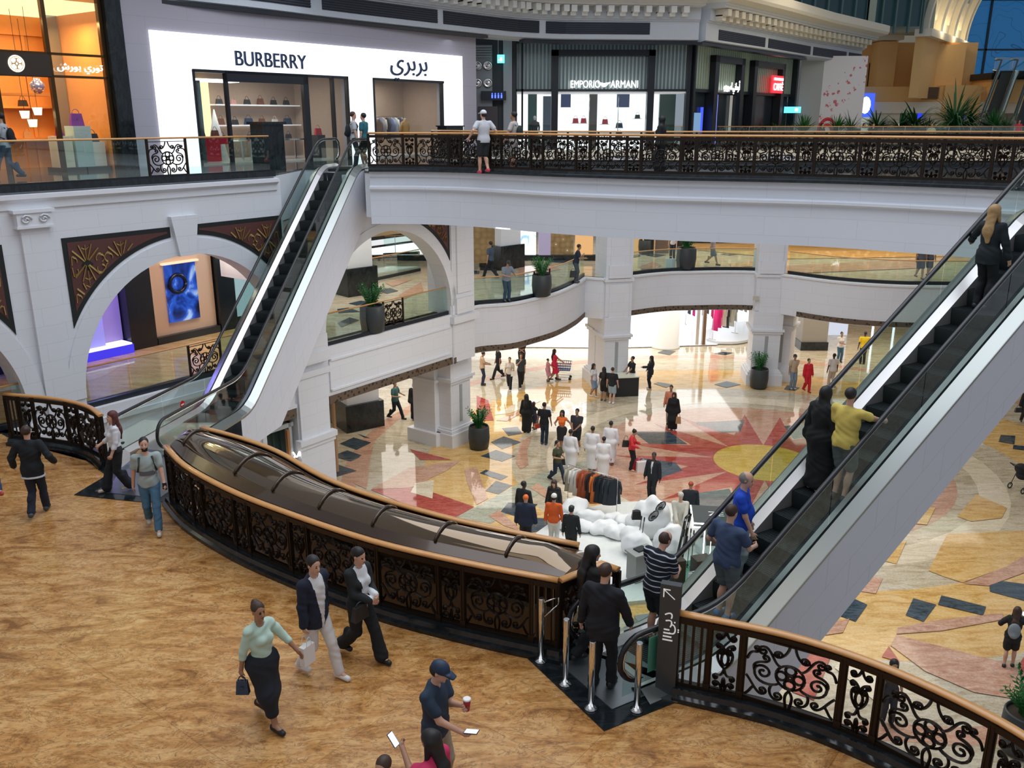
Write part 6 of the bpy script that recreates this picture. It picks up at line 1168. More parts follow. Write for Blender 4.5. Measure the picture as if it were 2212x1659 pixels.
# ================================================================== FIGURES (one continuous body surface each, clothing and hair on top)
class Field:
    def __init__(s, lo, hi, h):
        s.lo = np.array(lo, float); s.h = h; s.n = np.maximum(4, np.ceil((np.array(hi) - s.lo) / h).astype(int) + 1)
        s.F = np.full(s.n, 0.5, np.float32)
        s.ax = [s.lo[k] + np.arange(s.n[k]) * h for k in range(3)]
    def _box(s, lo, hi):
        a = np.clip(np.floor((np.array(lo) - s.lo) / s.h).astype(int), 0, s.n); b = np.clip(np.ceil((np.array(hi) - s.lo) / s.h).astype(int) + 1, 0, s.n)
        return a, b
    def _grid(s, a, b):
        return np.meshgrid(s.ax[0][a[0]:b[0]], s.ax[1][a[1]:b[1]], s.ax[2][a[2]:b[2]], indexing='ij', sparse=True)
    def _merge(s, a, b, d, k, sub=False):
        if (b <= a).any(): return
        V = s.F[a[0]:b[0], a[1]:b[1], a[2]:b[2]]; d = d.astype(np.float32)
        if sub: np.maximum(V, -d, out=V); return
        hh = np.clip(0.5 + 0.5 * (d - V) / k, 0, 1); V[...] = d * (1 - hh) + V * hh - k * hh * (1 - hh)
    def cone(s, p, q, r0, r1, k=.02, sc=(1, 1, 1), sub=False):
        p = np.array(p, float); q = np.array(q, float); m = max(r0, r1) + k + s.h * 2
        a, b = s._box(np.minimum(p, q) - m, np.maximum(p, q) + m)
        if (b <= a).any(): return
        X, Y, Z = s._grid(a, b); sc = np.array(sc, float); v = (q - p) / sc; L2 = max(1e-9, v @ v)
        x, y, z = (X - p[0]) / sc[0], (Y - p[1]) / sc[1], (Z - p[2]) / sc[2]
        t = np.clip((x * v[0] + y * v[1] + z * v[2]) / L2, 0, 1)
        d = np.sqrt((x - t * v[0]) ** 2 + (y - t * v[1]) ** 2 + (z - t * v[2]) ** 2) - (r0 + (r1 - r0) * t)
        s._merge(a, b, d * min(sc), k, sub)
    def ell(s, c, r, k=.02, sub=False, M=None):
        c = np.array(c, float); r = np.array(r, float); m = (max(r) if M is not None else r) + k + s.h * 2
        a, b = s._box(c - m, c + m)
        if (b <= a).any(): return
        X, Y, Z = s._grid(a, b); x, y, z = X - c[0], Y - c[1], Z - c[2]
        if M is not None: x, y, z = M[0][0] * x + M[1][0] * y + M[2][0] * z, M[0][1] * x + M[1][1] * y + M[2][1] * z, M[0][2] * x + M[1][2] * y + M[2][2] * z
        d = (np.sqrt((x / r[0]) ** 2 + (y / r[1]) ** 2 + (z / r[2]) ** 2) - 1) * min(r)
        s._merge(a, b, d, k, sub)
    def above(s, z0): s.F = np.maximum(s.F, (z0 - s.ax[2])[None, None, :].astype(np.float32))
    def below(s, z1): s.F = np.maximum(s.F, (s.ax[2] - z1)[None, None, :].astype(np.float32))
    def folds(s, amp, seed=0):
        X, Y, Z = s._grid(np.zeros(3, int), s.n)
        s.F += (amp * np.sin(31 * X + 9 * np.sin(7 * Z + seed) + seed) * np.sin(13 * Z + 5 * Y + 2 * seed)).astype(np.float32) + (amp * .7 * np.sin(17 * Y + 23 * Z + 3 * np.sin(11 * X + seed))).astype(np.float32)
    def mesh(s):
        """surface nets"""
        F = s.F; I = F < 0
        F[0] = F[-1] = np.maximum(F[0], .01); I[0] = I[-1] = False; I[:, 0] = I[:, -1] = False; I[:, :, 0] = I[:, :, -1] = False
        cnt = np.zeros(np.array(F.shape) - 1, np.int8)
        for dx in (0, 1):
            for dy in (0, 1):
                for dz in (0, 1): cnt += I[dx:I.shape[0] - 1 + dx, dy:I.shape[1] - 1 + dy, dz:I.shape[2] - 1 + dz]
        cells = np.argwhere((cnt > 0) & (cnt < 8))
        if len(cells) == 0: return np.zeros((0, 3)), np.zeros((0, 4), int)
        idx = -np.ones(cnt.shape, np.int64); idx[tuple(cells.T)] = np.arange(len(cells))
        acc = np.zeros((len(cells), 3)); num = np.zeros(len(cells))
        corners = [(a, b, c) for a in (0, 1) for b in (0, 1) for c in (0, 1)]
        for ax in range(3):
            for cr in corners:
                if cr[ax]: continue
                c2 = list(cr); c2[ax] = 1
                i0 = cells + np.array(cr); i1 = cells + np.array(c2); f0 = F[tuple(i0.T)]; f1 = F[tuple(i1.T)]; a0 = I[tuple(i0.T)]; a1 = I[tuple(i1.T)]
                m = a0 != a1; t = np.clip(f0[m] / (f0[m] - f1[m] + 1e-12), 0, 1); p = np.tile(np.array(cr, float), (m.sum(), 1)); p[:, ax] = t
                acc[m] += p; num[m] += 1
        V = s.lo + (cells + acc / np.maximum(num, 1)[:, None]) * s.h
        Q = []
        for ax in range(3):
            sh = [slice(None)] * 3; sh2 = [slice(None)] * 3; sh[ax] = slice(0, -1); sh2[ax] = slice(1, None)
            A = I[tuple(sh)]; B = I[tuple(sh2)]; E = np.argwhere(A != B); u, v = [(1, 2), (2, 0), (0, 1)][ax]
            E = E[(E[:, u] > 0) & (E[:, v] > 0) & (E[:, u] < F.shape[u] - 1) & (E[:, v] < F.shape[v] - 1)]
            flip = ~A[tuple(E.T)]; e = lambda du, dv: idx[tuple((E - np.eye(3, dtype=int)[u] * du - np.eye(3, dtype=int)[v] * dv).T)]
            q = np.stack([e(1, 1), e(0, 1), e(0, 0), e(1, 0)], 1); q[flip] = q[flip][:, ::-1]; Q.append(q)
        Q = np.concatenate(Q); Q = Q[(Q >= 0).all(1)]; return V, Q
def np_mesh(name, V, Q, mats, mi=None):
    me = bpy.data.meshes.new(name); n = len(Q); me.vertices.add(len(V)); me.vertices.foreach_set('co', V.astype(np.float32).ravel())
    me.loops.add(n * 4); me.loops.foreach_set('vertex_index', Q.ravel().astype(np.int32)); me.polygons.add(n); me.polygons.foreach_set('loop_start', np.arange(0, n * 4, 4, dtype=np.int32)); me.polygons.foreach_set('loop_total', np.full(n, 4, dtype=np.int32))
    for m in mats: me.materials.append(m)
    if mi is not None: me.polygons.foreach_set('material_index', mi.astype(np.int32))
    me.polygons.foreach_set('use_smooth', np.ones(n, dtype=bool)); me.update(calc_edges=True); return me
def ik(a, t, l1, l2, pole):
    a = np.array(a, float); t = np.array(t, float); d = t - a; D = np.linalg.norm(d)
    if D > (l1 + l2) * .998: d = d / D * (l1 + l2) * .998; D = (l1 + l2) * .998; t = a + d
    u = d / D; x = (l1 * l1 - l2 * l2 + D * D) / (2 * D); h_ = math.sqrt(max(0, l1 * l1 - x * x)); p = np.array(pole, float); p = p - u * (p @ u); p /= max(1e-6, np.linalg.norm(p)); return a + u * x + p * h_, t
SKIN = dict(light=(.62, .36, .25), mid=(.48, .27, .17), tan=(.36, .19, .11), dark=(.10, .055, .035))
HAIR = dict(black=(.012, .01, .01), brown=(.05, .025, .015), auburn=(.10, .025, .02), blond=(.38, .24, .10), grey=(.22, .2, .19))
def cloth(c, rough=.85): return mat('fabric %.3f %.3f %.3f' % tuple(c), c, rough, noise=.10, nscale=11)
def rot3(yaw, pitch):
    cy, sy, cp, sp = math.cos(-yaw), math.sin(-yaw), math.cos(pitch), math.sin(pitch)
    return np.array([[cy, -sy, 0], [sy, cy, 0], [0, 0, 1]]) @ np.array([[1, 0, 0], [0, cp, sp], [0, -sp, cp]])
def person(loc, yaw, label, H=1.72, w=1.0, sex='m', skin='mid', hair=('short', 'black'), top=('tee', (.1, .1, .1)), bottom=('trousers', (.03, .03, .04)), shoes=(.03, .03, .03), feet=None, hands=None, lean=0.0, hy=0, hp=0, res=.022, hip=None, group=None, detail=False, inner=None, beard=False, sleeve=None, stripes=None, name='person', grip=(0, 0), waist=None, cat='person', neckline=None, twist=0, vw_=.16):
    s = H / 1.75; f = sex == 'f'; sw = (.158 if f else .182) * s * w; hw = .088 * s
    feet = feet or ((-.09, .02, 0), (.09, -.01, 0)); ft = [np.array(q, float) for q in feet]; ank = [q + np.array((0, 0, .085 * s)) for q in ft]
    lt, ls = .435 * s, .425 * s
    if hip is None: hip = min(.925 * s, min(math.sqrt(max(.04, ((lt + ls) * .997) ** 2 - (a[0] - sg * hw) ** 2 - a[1] ** 2)) + a[2] for a, sg in zip(ank, (-1, 1))))
    HIP = np.array((0, 0, hip)); Ml = rot3(0, R(lean))
    def tor(x, y, z): return HIP + Ml @ (np.array((x, y, z)) * s)
    hipj = [np.array((-hw, 0, hip)), np.array((hw, 0, hip))]
    legs = []
    for i in (0, 1): kn, an = ik(hipj[i], ank[i], lt, ls, (0, 1, 0)); legs.append((hipj[i], kn, an))
    sh = [tor(-sw / s, 0, .50), tor(sw / s, 0, .50)]; hands = hands or (None, None); arms = []
    for i, sg in enumerate((-1, 1)):
        tgt = hands[i] if hands[i] is not None else (sg * (.27 * w), .06 + .03 * sg, .80)
        tgt = np.array(tgt, float) * (s if hands[i] is None else 1)
        if hip < .7 and hands[i] is None: tgt = np.array((sg * .2, .3, hip + .12))
        if hands[i] is None and hip >= .7: tgt[2] += hip - .925 * s
        el, wr = ik(sh[i], tgt, .285 * s, .255 * s, (sg * .5, -.8, -.3)); arms.append((sh[i], el, wr))
    nk = tor(0, .0, .57); Mh = Ml @ rot3(R(hy), R(hp)); hc = nk + Mh @ (np.array((0, .012, .165)) * s)
    hd = lambda x, y, z: hc + Mh @ (np.array((x, y, z)) * s)
    allp = np.array([q for l in legs + arms for q in l] + [hc] + ft); lo = allp.min(0) - .3; hi = allp.max(0) + .3; lo[2] = -.03; hi[2] = hc[2] + .2 * s
    def F_(h=None, z0=None): return Field(lo if z0 is None else (lo[0], lo[1], z0), hi, h or res)
    def torso(F, g, legs_=False):
        F.ell(tor(0, 0, .02), (.158 * s * w + g, .112 * s * w + g, .125 * s + g), .06, M=Ml); F.ell(tor(0, .012 if not waist else .012 + .4 * waist, .2), ((.138 if not f else .118) * s * w + g, (.105 * w + (waist or 0)) * s + g, .17 * s + g), .06, M=Ml)
        F.ell(tor(0, .0, .37), ((.165 if not f else .14) * s * w + g, .112 * s + g, .16 * s + g), .06, M=Ml)
        F.cone(tor(-sw / s * .8, 0, .49), tor(sw / s * .8, 0, .49), .058 * s + g, .058 * s + g, .04); F.cone(tor(0, 0, .46), tor(0, 0, .54), .08 * s + g, .05 * s + g, .04)
        if f: F.ell(tor(-.06, .1, .36), (.055 * s + g, .05 * s + g, .055 * s + g), .03); F.ell(tor(.06, .1, .36), (.055 * s + g, .05 * s + g, .055 * s + g), .03)
    def arm(F, i, g, frac=2.0, flare=0):
        a, e, w_ = arms[i]
        if frac <= 1: q = a + (e - a) * frac; F.cone(a, q, .052 * s + g, .046 * s + g + flare, .02)
        else:
            F.cone(a, e, .052 * s + g, .040 * s + g, .02); q = e + (w_ - e) * min(1, frac - 1); F.cone(e, q, .040 * s + g, .028 * s + g + flare, .02)
    def leg(F, i, g, frac=2.0, flare=0, k=.02):
        a, e, n_ = legs[i]
        if frac <= 1: F.cone(a, a + (e - a) * frac, .088 * s * w + g, .066 * s + g + flare, k)
        else: F.cone(a, e, .088 * s * w + g, .056 * s + g, k); F.cone(e, e + (n_ - e) * min(1, frac - 1), .056 * s + g, .040 * s + g + flare, k)
    # ---- body
    F = F_(); torso(F, 0)
    for i in (0, 1):
        leg(F, i, 0); arm(F, i, 0)
        an = legs[i][2]; F.ell(legs[i][1] * .45 + an * .55 + np.array((0, -.02, .06)), (.048 * s, .05 * s, .11 * s), .03)
        tip = ft[i] + np.array((0, .15 * s, .03)); F.cone(an, tip, .038 * s, .026 * s, .02)
    F.cone(nk - np.array((0, 0, .05)), nk + (hc - nk) * .55, .054 * s, .05 * s, .02)
    F.ell(hd(0, -.012, .035), (.076 * s, .096 * s, .088 * s), .02, M=Mh); F.ell(hd(0, .028, -.03), (.058 * s, .068 * s, .085 * s), .025, M=Mh)
    if res < .016:
        F.cone(hd(0, .092, .008), hd(0, .108, -.022), .009 * s, .014 * s, .008); F.ell(hd(0, .085, -.085), (.02 * s, .016 * s, .014 * s), .012)
        for sg in (-1, 1): F.ell(hd(sg * .076, -.005, .0), (.01, .018, .028), .005, M=Mh); F.ell(hd(sg * .03, .098, .016), (.014 * s, .012 * s, .009 * s), .006, sub=True, M=Mh)
        F.ell(hd(0, .088, -.054), (.022 * s, .014 * s, .008 * s), .006, M=Mh)
    for i, sg in enumerate((-1, 1)):
        el, wr = arms[i][1], arms[i][2]; d = wr - el; d = d / np.linalg.norm(d); inn = np.array((-sg, 0.15, 0)); inn = inn - d * (inn @ d); inn /= np.linalg.norm(inn); side = np.cross(d, inn) * sg
        # fingers run along d, palm faces inn, thumb on 'th' side (forward)
        th = side if side[1] > 0 or abs(side[1]) < .2 and side[2] > 0 else -side
        pc = wr + d * .05 * s; F.cone(wr, wr + d * .055 * s, .026 * s, .03 * s, .012); F.cone(pc - th * .022 * s, pc + th * .022 * s, .017 * s, .017 * s, .012)
        if res < .016:
            cu = R(62 if grip[i] else 22)
            for j, (o_, ln) in enumerate(((.031, .068), (.011, .076), (-.010, .071), (-.030, .056))):
                b0 = wr + d * .083 * s + th * o_ * s; d1 = d * math.cos(cu * .8) + inn * math.sin(cu * .8); d2 = d * math.cos(cu * 2) + inn * math.sin(cu * 2)
                m_ = b0 + d1 * ln * .5 * s; F.cone(b0 - d * .015, m_, .0098 * s, .0092 * s, .004); F.cone(m_, m_ + d2 * ln * .5 * s, .0092 * s, .008 * s, .004)
            t0 = wr + d * .03 * s + th * .03 * s; t1 = t0 + (d * .7 + th * .55 + inn * .35) * .04 * s; F.cone(t0, t1, .012 * s, .0105 * s, .006); F.cone(t1, t1 + (d * .8 + inn * .5) * .03 * s, .0105 * s, .009 * s, .004)
        else: F.cone(wr + d * .08 * s, wr + d * .15 * s + inn * .02, .022 * s, .016 * s, .012); F.cone(wr + d * .03 * s + th * .03 * s, wr + d * .085 * s + th * .055 * s, .012 * s, .010 * s, .01)
    V, Q = F.mesh(); cen = V[Q].mean(1); mi = np.zeros(len(Q), int)
    ms = [mat('skin ' + skin, SKIN[skin], .55), mat('eye dark', (.015, .012, .01), .3), mat('lips ' + skin, tuple(c * k for c, k in zip(SKIN[skin], (.75, .45, .5))), .5), mat('beard ' + hair[1] if isinstance(hair[1], str) else 'beard black', HAIR.get(hair[1], HAIR['black']) if isinstance(hair[1], str) else HAIR['black'], .8)]
    if res < .016:
        for sg in (-1, 1):
            mi[np.linalg.norm((cen - hd(sg * .031, .088, .015)) / np.array((1, 1, .75)), axis=1) < .0145] = 1
            mi[np.linalg.norm((cen - hd(sg * .031, .09, .038)) / np.array((1.5, 1, .5)), axis=1) < .014] = 3
        mi[np.linalg.norm((cen - hd(0, .095, -.055)) / np.array((1.3, 1, .6)), axis=1) < .018] = 2
    if beard:
        loc_ = (cen - hc) @ Mh / s; mi[(loc_[:, 2] < -.045) & (loc_[:, 2] > -.13) & (loc_[:, 1] > -.01) & (mi != 2)] = 3
    me = np_mesh(name, V, Q, ms, mi)
    root = bpy.data.objects.new(name, me); COL.objects.link(root); root.location = loc; root.rotation_euler = (0, 0, -R(yaw)); tag(root, label, cat, group)
    sd = rng.uniform(0, 6)
    def child(nm, F, mats, mif=None, fold=.0, lab=None):
        if fold and res < .016: F.folds(fold, sd)
        V, Q = F.mesh()
        if not len(Q): return None
        mi = mif(V[Q].mean(1)) if mif else None
        o = bpy.data.objects.new(nm, np_mesh(nm, V, Q, mats, mi)); COL.objects.link(o); o.parent = root
        if lab: o['label'] = lab
        return o
    kind, colr = top; cm = cloth(colr) if not stripes else stripes
    g = .013 if res < .016 else .014
    kn_z = (legs[0][1][2] + legs[1][1][2]) / 2
    # ---- lower clothing
    if kind not in ('abaya', 'thobe', 'dress') and bottom:
        bk, bc = bottom; F = F_()
        F.ell(tor(0, 0, .0), (.162 * s * w + g, .118 * s * w + g, .13 * s + g), .05, M=Ml)
        if bk in ('trousers', 'jeans', 'wide'):
            for i in (0, 1):
                leg(F, i, g + (.012 if bk == 'wide' else .003), 1.97, .035 if bk == 'wide' else .014); F.ell(legs[i][1] * .45 + legs[i][2] * .55 + np.array((0, -.02, .06)), (.048 * s + g, .05 * s + g, .11 * s + g), .03); F.ell(legs[i][1], (.052 * s + g,) * 3, .02)
            F.below(hip + .14 * s)
        elif bk == 'shorts':
            for i in (0, 1): leg(F, i, g + .008, .86, .014)
            F.below(hip + .14 * s)
        elif bk in ('skirt', 'longskirt'):
            for i in (0, 1):
                a, e, n_ = legs[i]; F.cone(a, e, .11 * s + g, .095 * s, .12)
                if bk == 'longskirt': F.cone(e, e + (n_ - e) * .55, .095 * s, .085 * s, .14)
            F.cone(HIP, (legs[0][1] + legs[1][1]) / 2, .14 * s, .12 * s, .1, (1, .85, 1)); F.below(hip + .14 * s)
            F.above(kn_z - (.30 if bk == 'longskirt' else .02) * s)
        child('trousers' if bk in ('trousers', 'jeans', 'wide') else bk if bk != 'longskirt' else 'skirt', F, [cloth(bc)], None, .0035)
    # ---- upper clothing
    F = F_(); gg = g + {'jacket': .014, 'puffer': .035, 'abaya': .02, 'thobe': .012, 'coat': .02}.get(kind, .004); hem = hip - {'tee': .05, 'shirt': .04, 'jacket': .14, 'puffer': .08, 'crop': -.2, 'tucked': -.10, 'vest': .0}.get(kind, 0) * s
    torso(F, gg)
    if kind in ('tee', 'shirt', 'jacket', 'puffer'): F.cone(tor(0, 0, .05), tor(0, 0, -.12), .135 * s * w + gg, .14 * s * w + gg, .05, (1.12, .82, 1))
    fr_s = sleeve if sleeve is not None else {'tee': .62, 'crop': .1, 'tucked': 1.15, 'vest': .1, 'dress': .5}.get(kind, 1.93)
    for i in (0, 1): arm(F, i, gg * (.9 if kind != 'tee' else 1.1), fr_s, .03 if kind in ('abaya',) else (.008 if kind != 'tee' else .006))
    if kind in ('abaya', 'thobe', 'dress'):
        end = .62 if kind == 'dress' else .93; fl = {'abaya': .13, 'thobe': .105, 'dress': .10}[kind] * s
        for i in (0, 1):
            a, e, n_ = legs[i]; F.cone(a, e, .105 * s + gg, .10 * s + gg * .5, .1)
            F.cone(e, e + (n_ - e) * (end if kind != 'dress' else .2), .10 * s, fl, .16)
        F.cone(HIP, np.array([*(legs[0][2] + legs[1][2])[:2] / 2, .22]), .15 * s, fl + .05, .08, (1, .8, 1)) if kind != 'dress' else F.cone(HIP, (legs[0][1] + legs[1][1]) / 2, .14 * s, .13 * s, .1, (1, .85, 1))
        F.above(.05 if kind == 'abaya' else (.12 if kind == 'thobe' else kn_z - .05 * s))
    else: F.above(hem)
    F.cone(nk + np.array((0, .03, -.0)), nk + np.array((0, .08, .1)), .055 * s, .05, .01, sub=True)
    if neckline == 'v' or inner is not None: pass
    fold = .005 if kind != 'puffer' else .009
    mats = [cm]; mif = None
    if inner is not None:
        mats = [cm, cloth(inner)]
        def mif(c):
            t = (c - HIP) @ Ml / s; r_ = np.zeros(len(c), int); vw = np.clip((t[:, 2] + .16 if vw_ > .1 else t[:, 2] - .12) * vw_, .0 if vw_ < .1 else .02, .1) if kind != 'shirt' else np.clip((t[:, 2] - .36) * .55, 0, .1)
            r_[(t[:, 1] > .02) & (np.abs(t[:, 0]) < vw) & (t[:, 2] < .6)] = 1; return r_
    child({'tee': 't_shirt', 'tucked': 'blouse', 'crop': 'top', 'puffer': 'puffer_jacket'}.get(kind, kind), F, mats, mif, fold)
    # ---- shoes
    for i in (0, 1):
        F = Field(ft[i] - np.array((.12, .16, .03)), ft[i] + np.array((.12, .26, .16)), max(.009, res * .75)); tz = ft[i][2]
        F.cone(ft[i] + np.array((0, -.045 * s, .045)), ft[i] + np.array((0, .145 * s, .033)), .045 * s, .038 * s, .03); F.cone(ft[i] + np.array((0, -.03, .06)), legs[i][2] + np.array((0, 0, -.01)), .045 * s, .042 * s, .03)
        F.above(tz + .002); child('shoe', F, [cloth(shoes, .5)])
    # ---- hair and headwear
    hk, hcol = hair; hcx = HAIR.get(hcol, hcol) if isinstance(hcol, str) else hcol; hm = mat('hair %.3f %.3f' % (hcx[0], hcx[1]), hcx, .55, noise=.3, nscale=30)
    F = Field(hc - np.array((.3, .35, .75)), hc + np.array((.3, .3, .25)), max(.010, res * .8)); cut = True; lab = None; nm = 'hair'
    if hk in ('short', 'bun', 'pony', 'balding'):
        F.ell(hd(0, -.022, .042 if hk != 'balding' else .02), (.082 * s, .100 * s, .093 * s if hk != 'balding' else .098 * s), .01, M=Mh)
        if hk == 'bun': F.ell(hd(0, -.08, .10), (.04, .04, .04), .02)
        if hk == 'pony': F.cone(hd(0, -.11, .04), hd(0, -.15, -.14), .035, .02, .03)
        F.ell(hd(0, .088, -.022), (.088 * s, .085 * s, .092 * s), sub=True, M=Mh); F.ell(hd(0, .045, -.12), (.12 * s, .12 * s, .09 * s), sub=True, M=Mh)
        if hk == 'balding': F.ell(hd(0, .05, .125), (.055 * s, .085 * s, .045 * s), sub=True, M=Mh)
    elif hk == 'long':
        F.ell(hd(0, -.02, .04), (.088 * s, .105 * s, .095 * s), .01, M=Mh); F.cone(hd(0, -.06, 0), tor(0, -.135, .40), .085 * s, .06 * s, .05, (1.15, .7, 1)); F.cone(tor(0, -.13, .45), tor(.02, -.14, .24), .065 * s, .03 * s, .04, (1.3, .6, 1))
        for sg in (-1, 1): F.cone(hd(sg * .075, -.02, 0), tor(sg * .1, .03, .44), .03 * s, .025 * s, .03)
        F.ell(hd(0, .085, -.035), (.066 * s, .09 * s, .085 * s), sub=True, M=Mh)
    elif hk in ('hijab', 'ghutra'):
        nm = 'headscarf'; F.ell(hd(0, -.01, .03), (.094 * s, .115 * s, .108 * s), .02, M=Mh); F.cone(hd(0, -.01, -.03), tor(0, .0, .52), .085 * s, .105 * s, .05); F.cone(tor(-.08, 0, .5), tor(.08, 0, .5), .085 * s, .085 * s, .05)
        if hk == 'ghutra': F.cone(hd(0, -.07, 0), tor(0, -.12, .34), .09 * s, .1 * s, .05, (1.2, .6, 1))
        F.ell(hd(0, .1, -.012), (.052 * s, .055 * s, .072 * s), sub=True, M=Mh)
    elif hk in ('cap', 'beanie'):
        nm = hk; F.ell(hd(0, -.008, .045), (.086 * s, .106 * s, .092 * s), .01, M=Mh)
        if hk == 'cap': F.cone(hd(-.03, .1, .045), hd(-.02, .165, .03), .03, .03, .01, (1, 1, .35)); F.cone(hd(.03, .1, .045), hd(.02, .165, .03), .03, .03, .01, (1, 1, .35))
        n3 = Mh @ np.array((0, 0, 1)); X, Y, Z = F._grid(np.zeros(3, int), F.n); d = hd(0, 0, .022 if hk == 'cap' else .012); F.F = np.maximum(F.F, -((X - d[0]) * n3[0] + (Y - d[1]) * n3[1] + (Z - d[2]) * n3[2]).astype(np.float32))
    if hk != 'bald': child(nm, F, [hm], None, .002)
    if hk == 'cap':
        F = Field(hc - np.array((.2, .2, .2)), hc + np.array((.2, .2, .2)), max(.010, res * .8)); F.ell(hd(0, -.035, .0), (.08 * s, .085 * s, .075 * s), .01, M=Mh); F.ell(hd(0, .075, -.035), (.09 * s, .095 * s, .085 * s), sub=True, M=Mh); F.ell(hd(0, .03, -.13), (.12 * s, .12 * s, .09 * s), sub=True, M=Mh)
        child('hair', F, [mat('hair dark', HAIR['black'], .6)])
    root['wr'] = str([tuple(round(float(c), 3) for c in a[2]) for a in arms]); del root['wr']
    return dict(root=root, wr=[a[2] for a in arms], el=[a[1] for a in arms], loc=Vector(loc), yaw=yaw, s=s, hip=hip, tor=tor, hd=hd)
def w_of(P, p):
    a = -R(P['yaw']); x, y, z = p; return (P['loc'].x + x * math.cos(a) - y * math.sin(a), P['loc'].y + x * math.sin(a) + y * math.cos(a), P['loc'].z + z)
STRIDE = lambda d=.3, L=1: (((-.07, d, .0), (.07, -d, .06)) if L else ((-.07, -d, .06), (.07, d, .0)))
M_phone = emat('phone screen', (.45, .6, 1), 2.2)
def phone(P, i, label, tilt=.6, col=None, off=(0, .06, .05)):
    p = w_of(P, P['wr'][i] + np.array(off)); t = empty('phone', p, -R(P['yaw']), label=label, cat='phone'); t.rotation_euler = (tilt, 0, -R(P['yaw']))
    b = MB(); b.box(-.038, -.078, -.005, .038, .078, .004); b.build('case', [M_dark], t); b = MB(); b.box(-.034, -.072, .004, .034, .072, .006); b.build('screen', [M_phone], t); return t
def backpack(P, col, label, w_=.3, h_=.42, strap=True):
    c = P['tor'](0, -.19, .28); t = empty('backpack', w_of(P, c), -R(P['yaw']), label=label, cat='backpack'); F = Field((-.25, -.2, -.32), (.25, .2, .32), .02 if h_ < .5 else .02)
    F.ell((0, 0, -.02), (w_ / 2, .09, h_ / 2), .02); F.cone((0, -.02, -.1), (0, -.05, -.12), .09, .08, .04); V, Q = F.mesh(); o = bpy.data.objects.new('pack', np_mesh('pack', V, Q, [cloth(col)])); COL.objects.link(o); o.parent = t
    if strap:
        for sg in (-1, 1): b = MB(); b.tube([(sg * .09, .08, .17), (sg * .1, .17, .255), (sg * .11, .27, .24), (sg * .13, .325, .12), (sg * .16, .28, -.02), (sg * .15, .1, -.1)], .022, 6, True, .5); b.build('strap', [cloth(col)], t)
    return t
def shoulder_bag(P, i, col, label, drop=.1, s_=1.0):
    p = w_of(P, P['wr'][i] + np.array((0, 0, -.28 - drop))); t = place(BAGME['black'] if col is None else bag_mb().mesh('handbag', [mat('bag %.2f' % col[0], col, .5)]), 'handbag', None, p, -R(P['yaw']), label, 'handbag'); t.scale = (s_, s_, s_); return t
def paper_bag(p, rz, col, label, w_=.2, h_=.28, d=.09):
    t = empty('shopping_bag', p, rz, label=label, cat='shopping bag'); b = MB(); b.box(-w_ / 2, -d / 2, 0, w_ / 2, d / 2, h_); b.build('bag_body', [mat('paper %.2f %.2f' % (col[0], col[1]), col, .7)], t)
    b = MB(); 
    for y in (-d / 2, d / 2): b.tube([(w_ * .22 * math.cos(R(a)), y, h_ + .13 * math.sin(R(a))) for a in range(0, 181, 30)], .005, 4)
    b.build('handle', [mat('cord white', (.8, .8, .8), .7)], t); return t
def es_at(es, px, py, lat=None):
    """stair position whose foot point lies nearest a sight line"""
    best = None
    for y in np.arange(-1.1, RUN + 1.5, .2):
        for la in (np.arange(-.28, .29, .08) if lat is None else [lat]):
            p = on_esc(es, y, la); d = p[1] * _c - (p[2] - CZ) * _s; X = 1106 + F_PX * p[0] / d; Y = 829.5 - F_PX * (p[1] * _s + (p[2] - CZ) * _c) / d; e = (X - px) ** 2 + (Y - py) ** 2
            if best is None or e < best[0]: best = (e, p, y, la)
    return best
def g3(px, py, z=0.0): x, y = G(px, py, z); return (x, y, z + .004)
N = .0115     # near detail
# ---------------- near figures on the tan marble floor
p = person(g3(86, 1112, Z1 + .01), 348, 'man in a black bomber jacket with white hem walking away at the left', 1.78, 1.02, hair=('short', 'brown'), skin='light', top=('jacket', (.008, .012, .016)), bottom=('jeans', (.012, .018, .035)), shoes=(.05, .06, .07), feet=STRIDE(.22, 0), hands=((-.36, .14, .98), (.36, .12, 1.02)), res=N)
b = MB(); b.sweep([(-.01, 0), (-.01, .03), (.01, .03), (.01, 0)], [(.205 * math.cos(R(a)), .15 * math.sin(R(a)), p['hip'] - .135) for a in range(0, 360, 15)], closed=True); o = b.build('white_hem', [cloth((.7, .7, .72))], p['root'])
person(g3(-22, 1060, Z1), 130, 'person in blue jeans and red trainers stepping in at the left edge', 1.7, .95, hair=('short', 'brown'), top=('tee', (.35, .05, .06)), bottom=('jeans', (.03, .06, .16)), shoes=(.5, .05, .05), feet=STRIDE(.3, 1), res=.014)
p = person(g3(262, 1058, Z1 + .02), 232, 'woman with long auburn hair in white blouse and wide black trousers at the far stair', 1.68, .98, 'f', 'light', ('long', 'auburn'), ('tucked', (.72, .73, .76)), ('wide', (.01, .012, .016)), (.55, .45, .36), feet=((-.08, -.16, .02), (.08, .25, 0)), hands=((-.22, .14, .86), (.12, .26, 1.0)), hy=-15, hp=-5, res=N, sleeve=1.5, grip=(1, 1))
p = person(g3(334, 1142, Z1 + .01), 158, 'bearded man in a grey t-shirt and blue jeans with backpack straps, walking forward', 1.78, 1.0, 'm', 'light', ('short', 'black'), ('tee', (.36, .43, .42)), ('jeans', (.07, .17, .27)), (.6, .58, .52), feet=((-.08, .26, 0), (.08, -.26, .05)), hands=((-.27, .20, .88), (.27, -.10, .86)), hy=0, res=N, beard=True, grip=(1, 0))
b = MB()
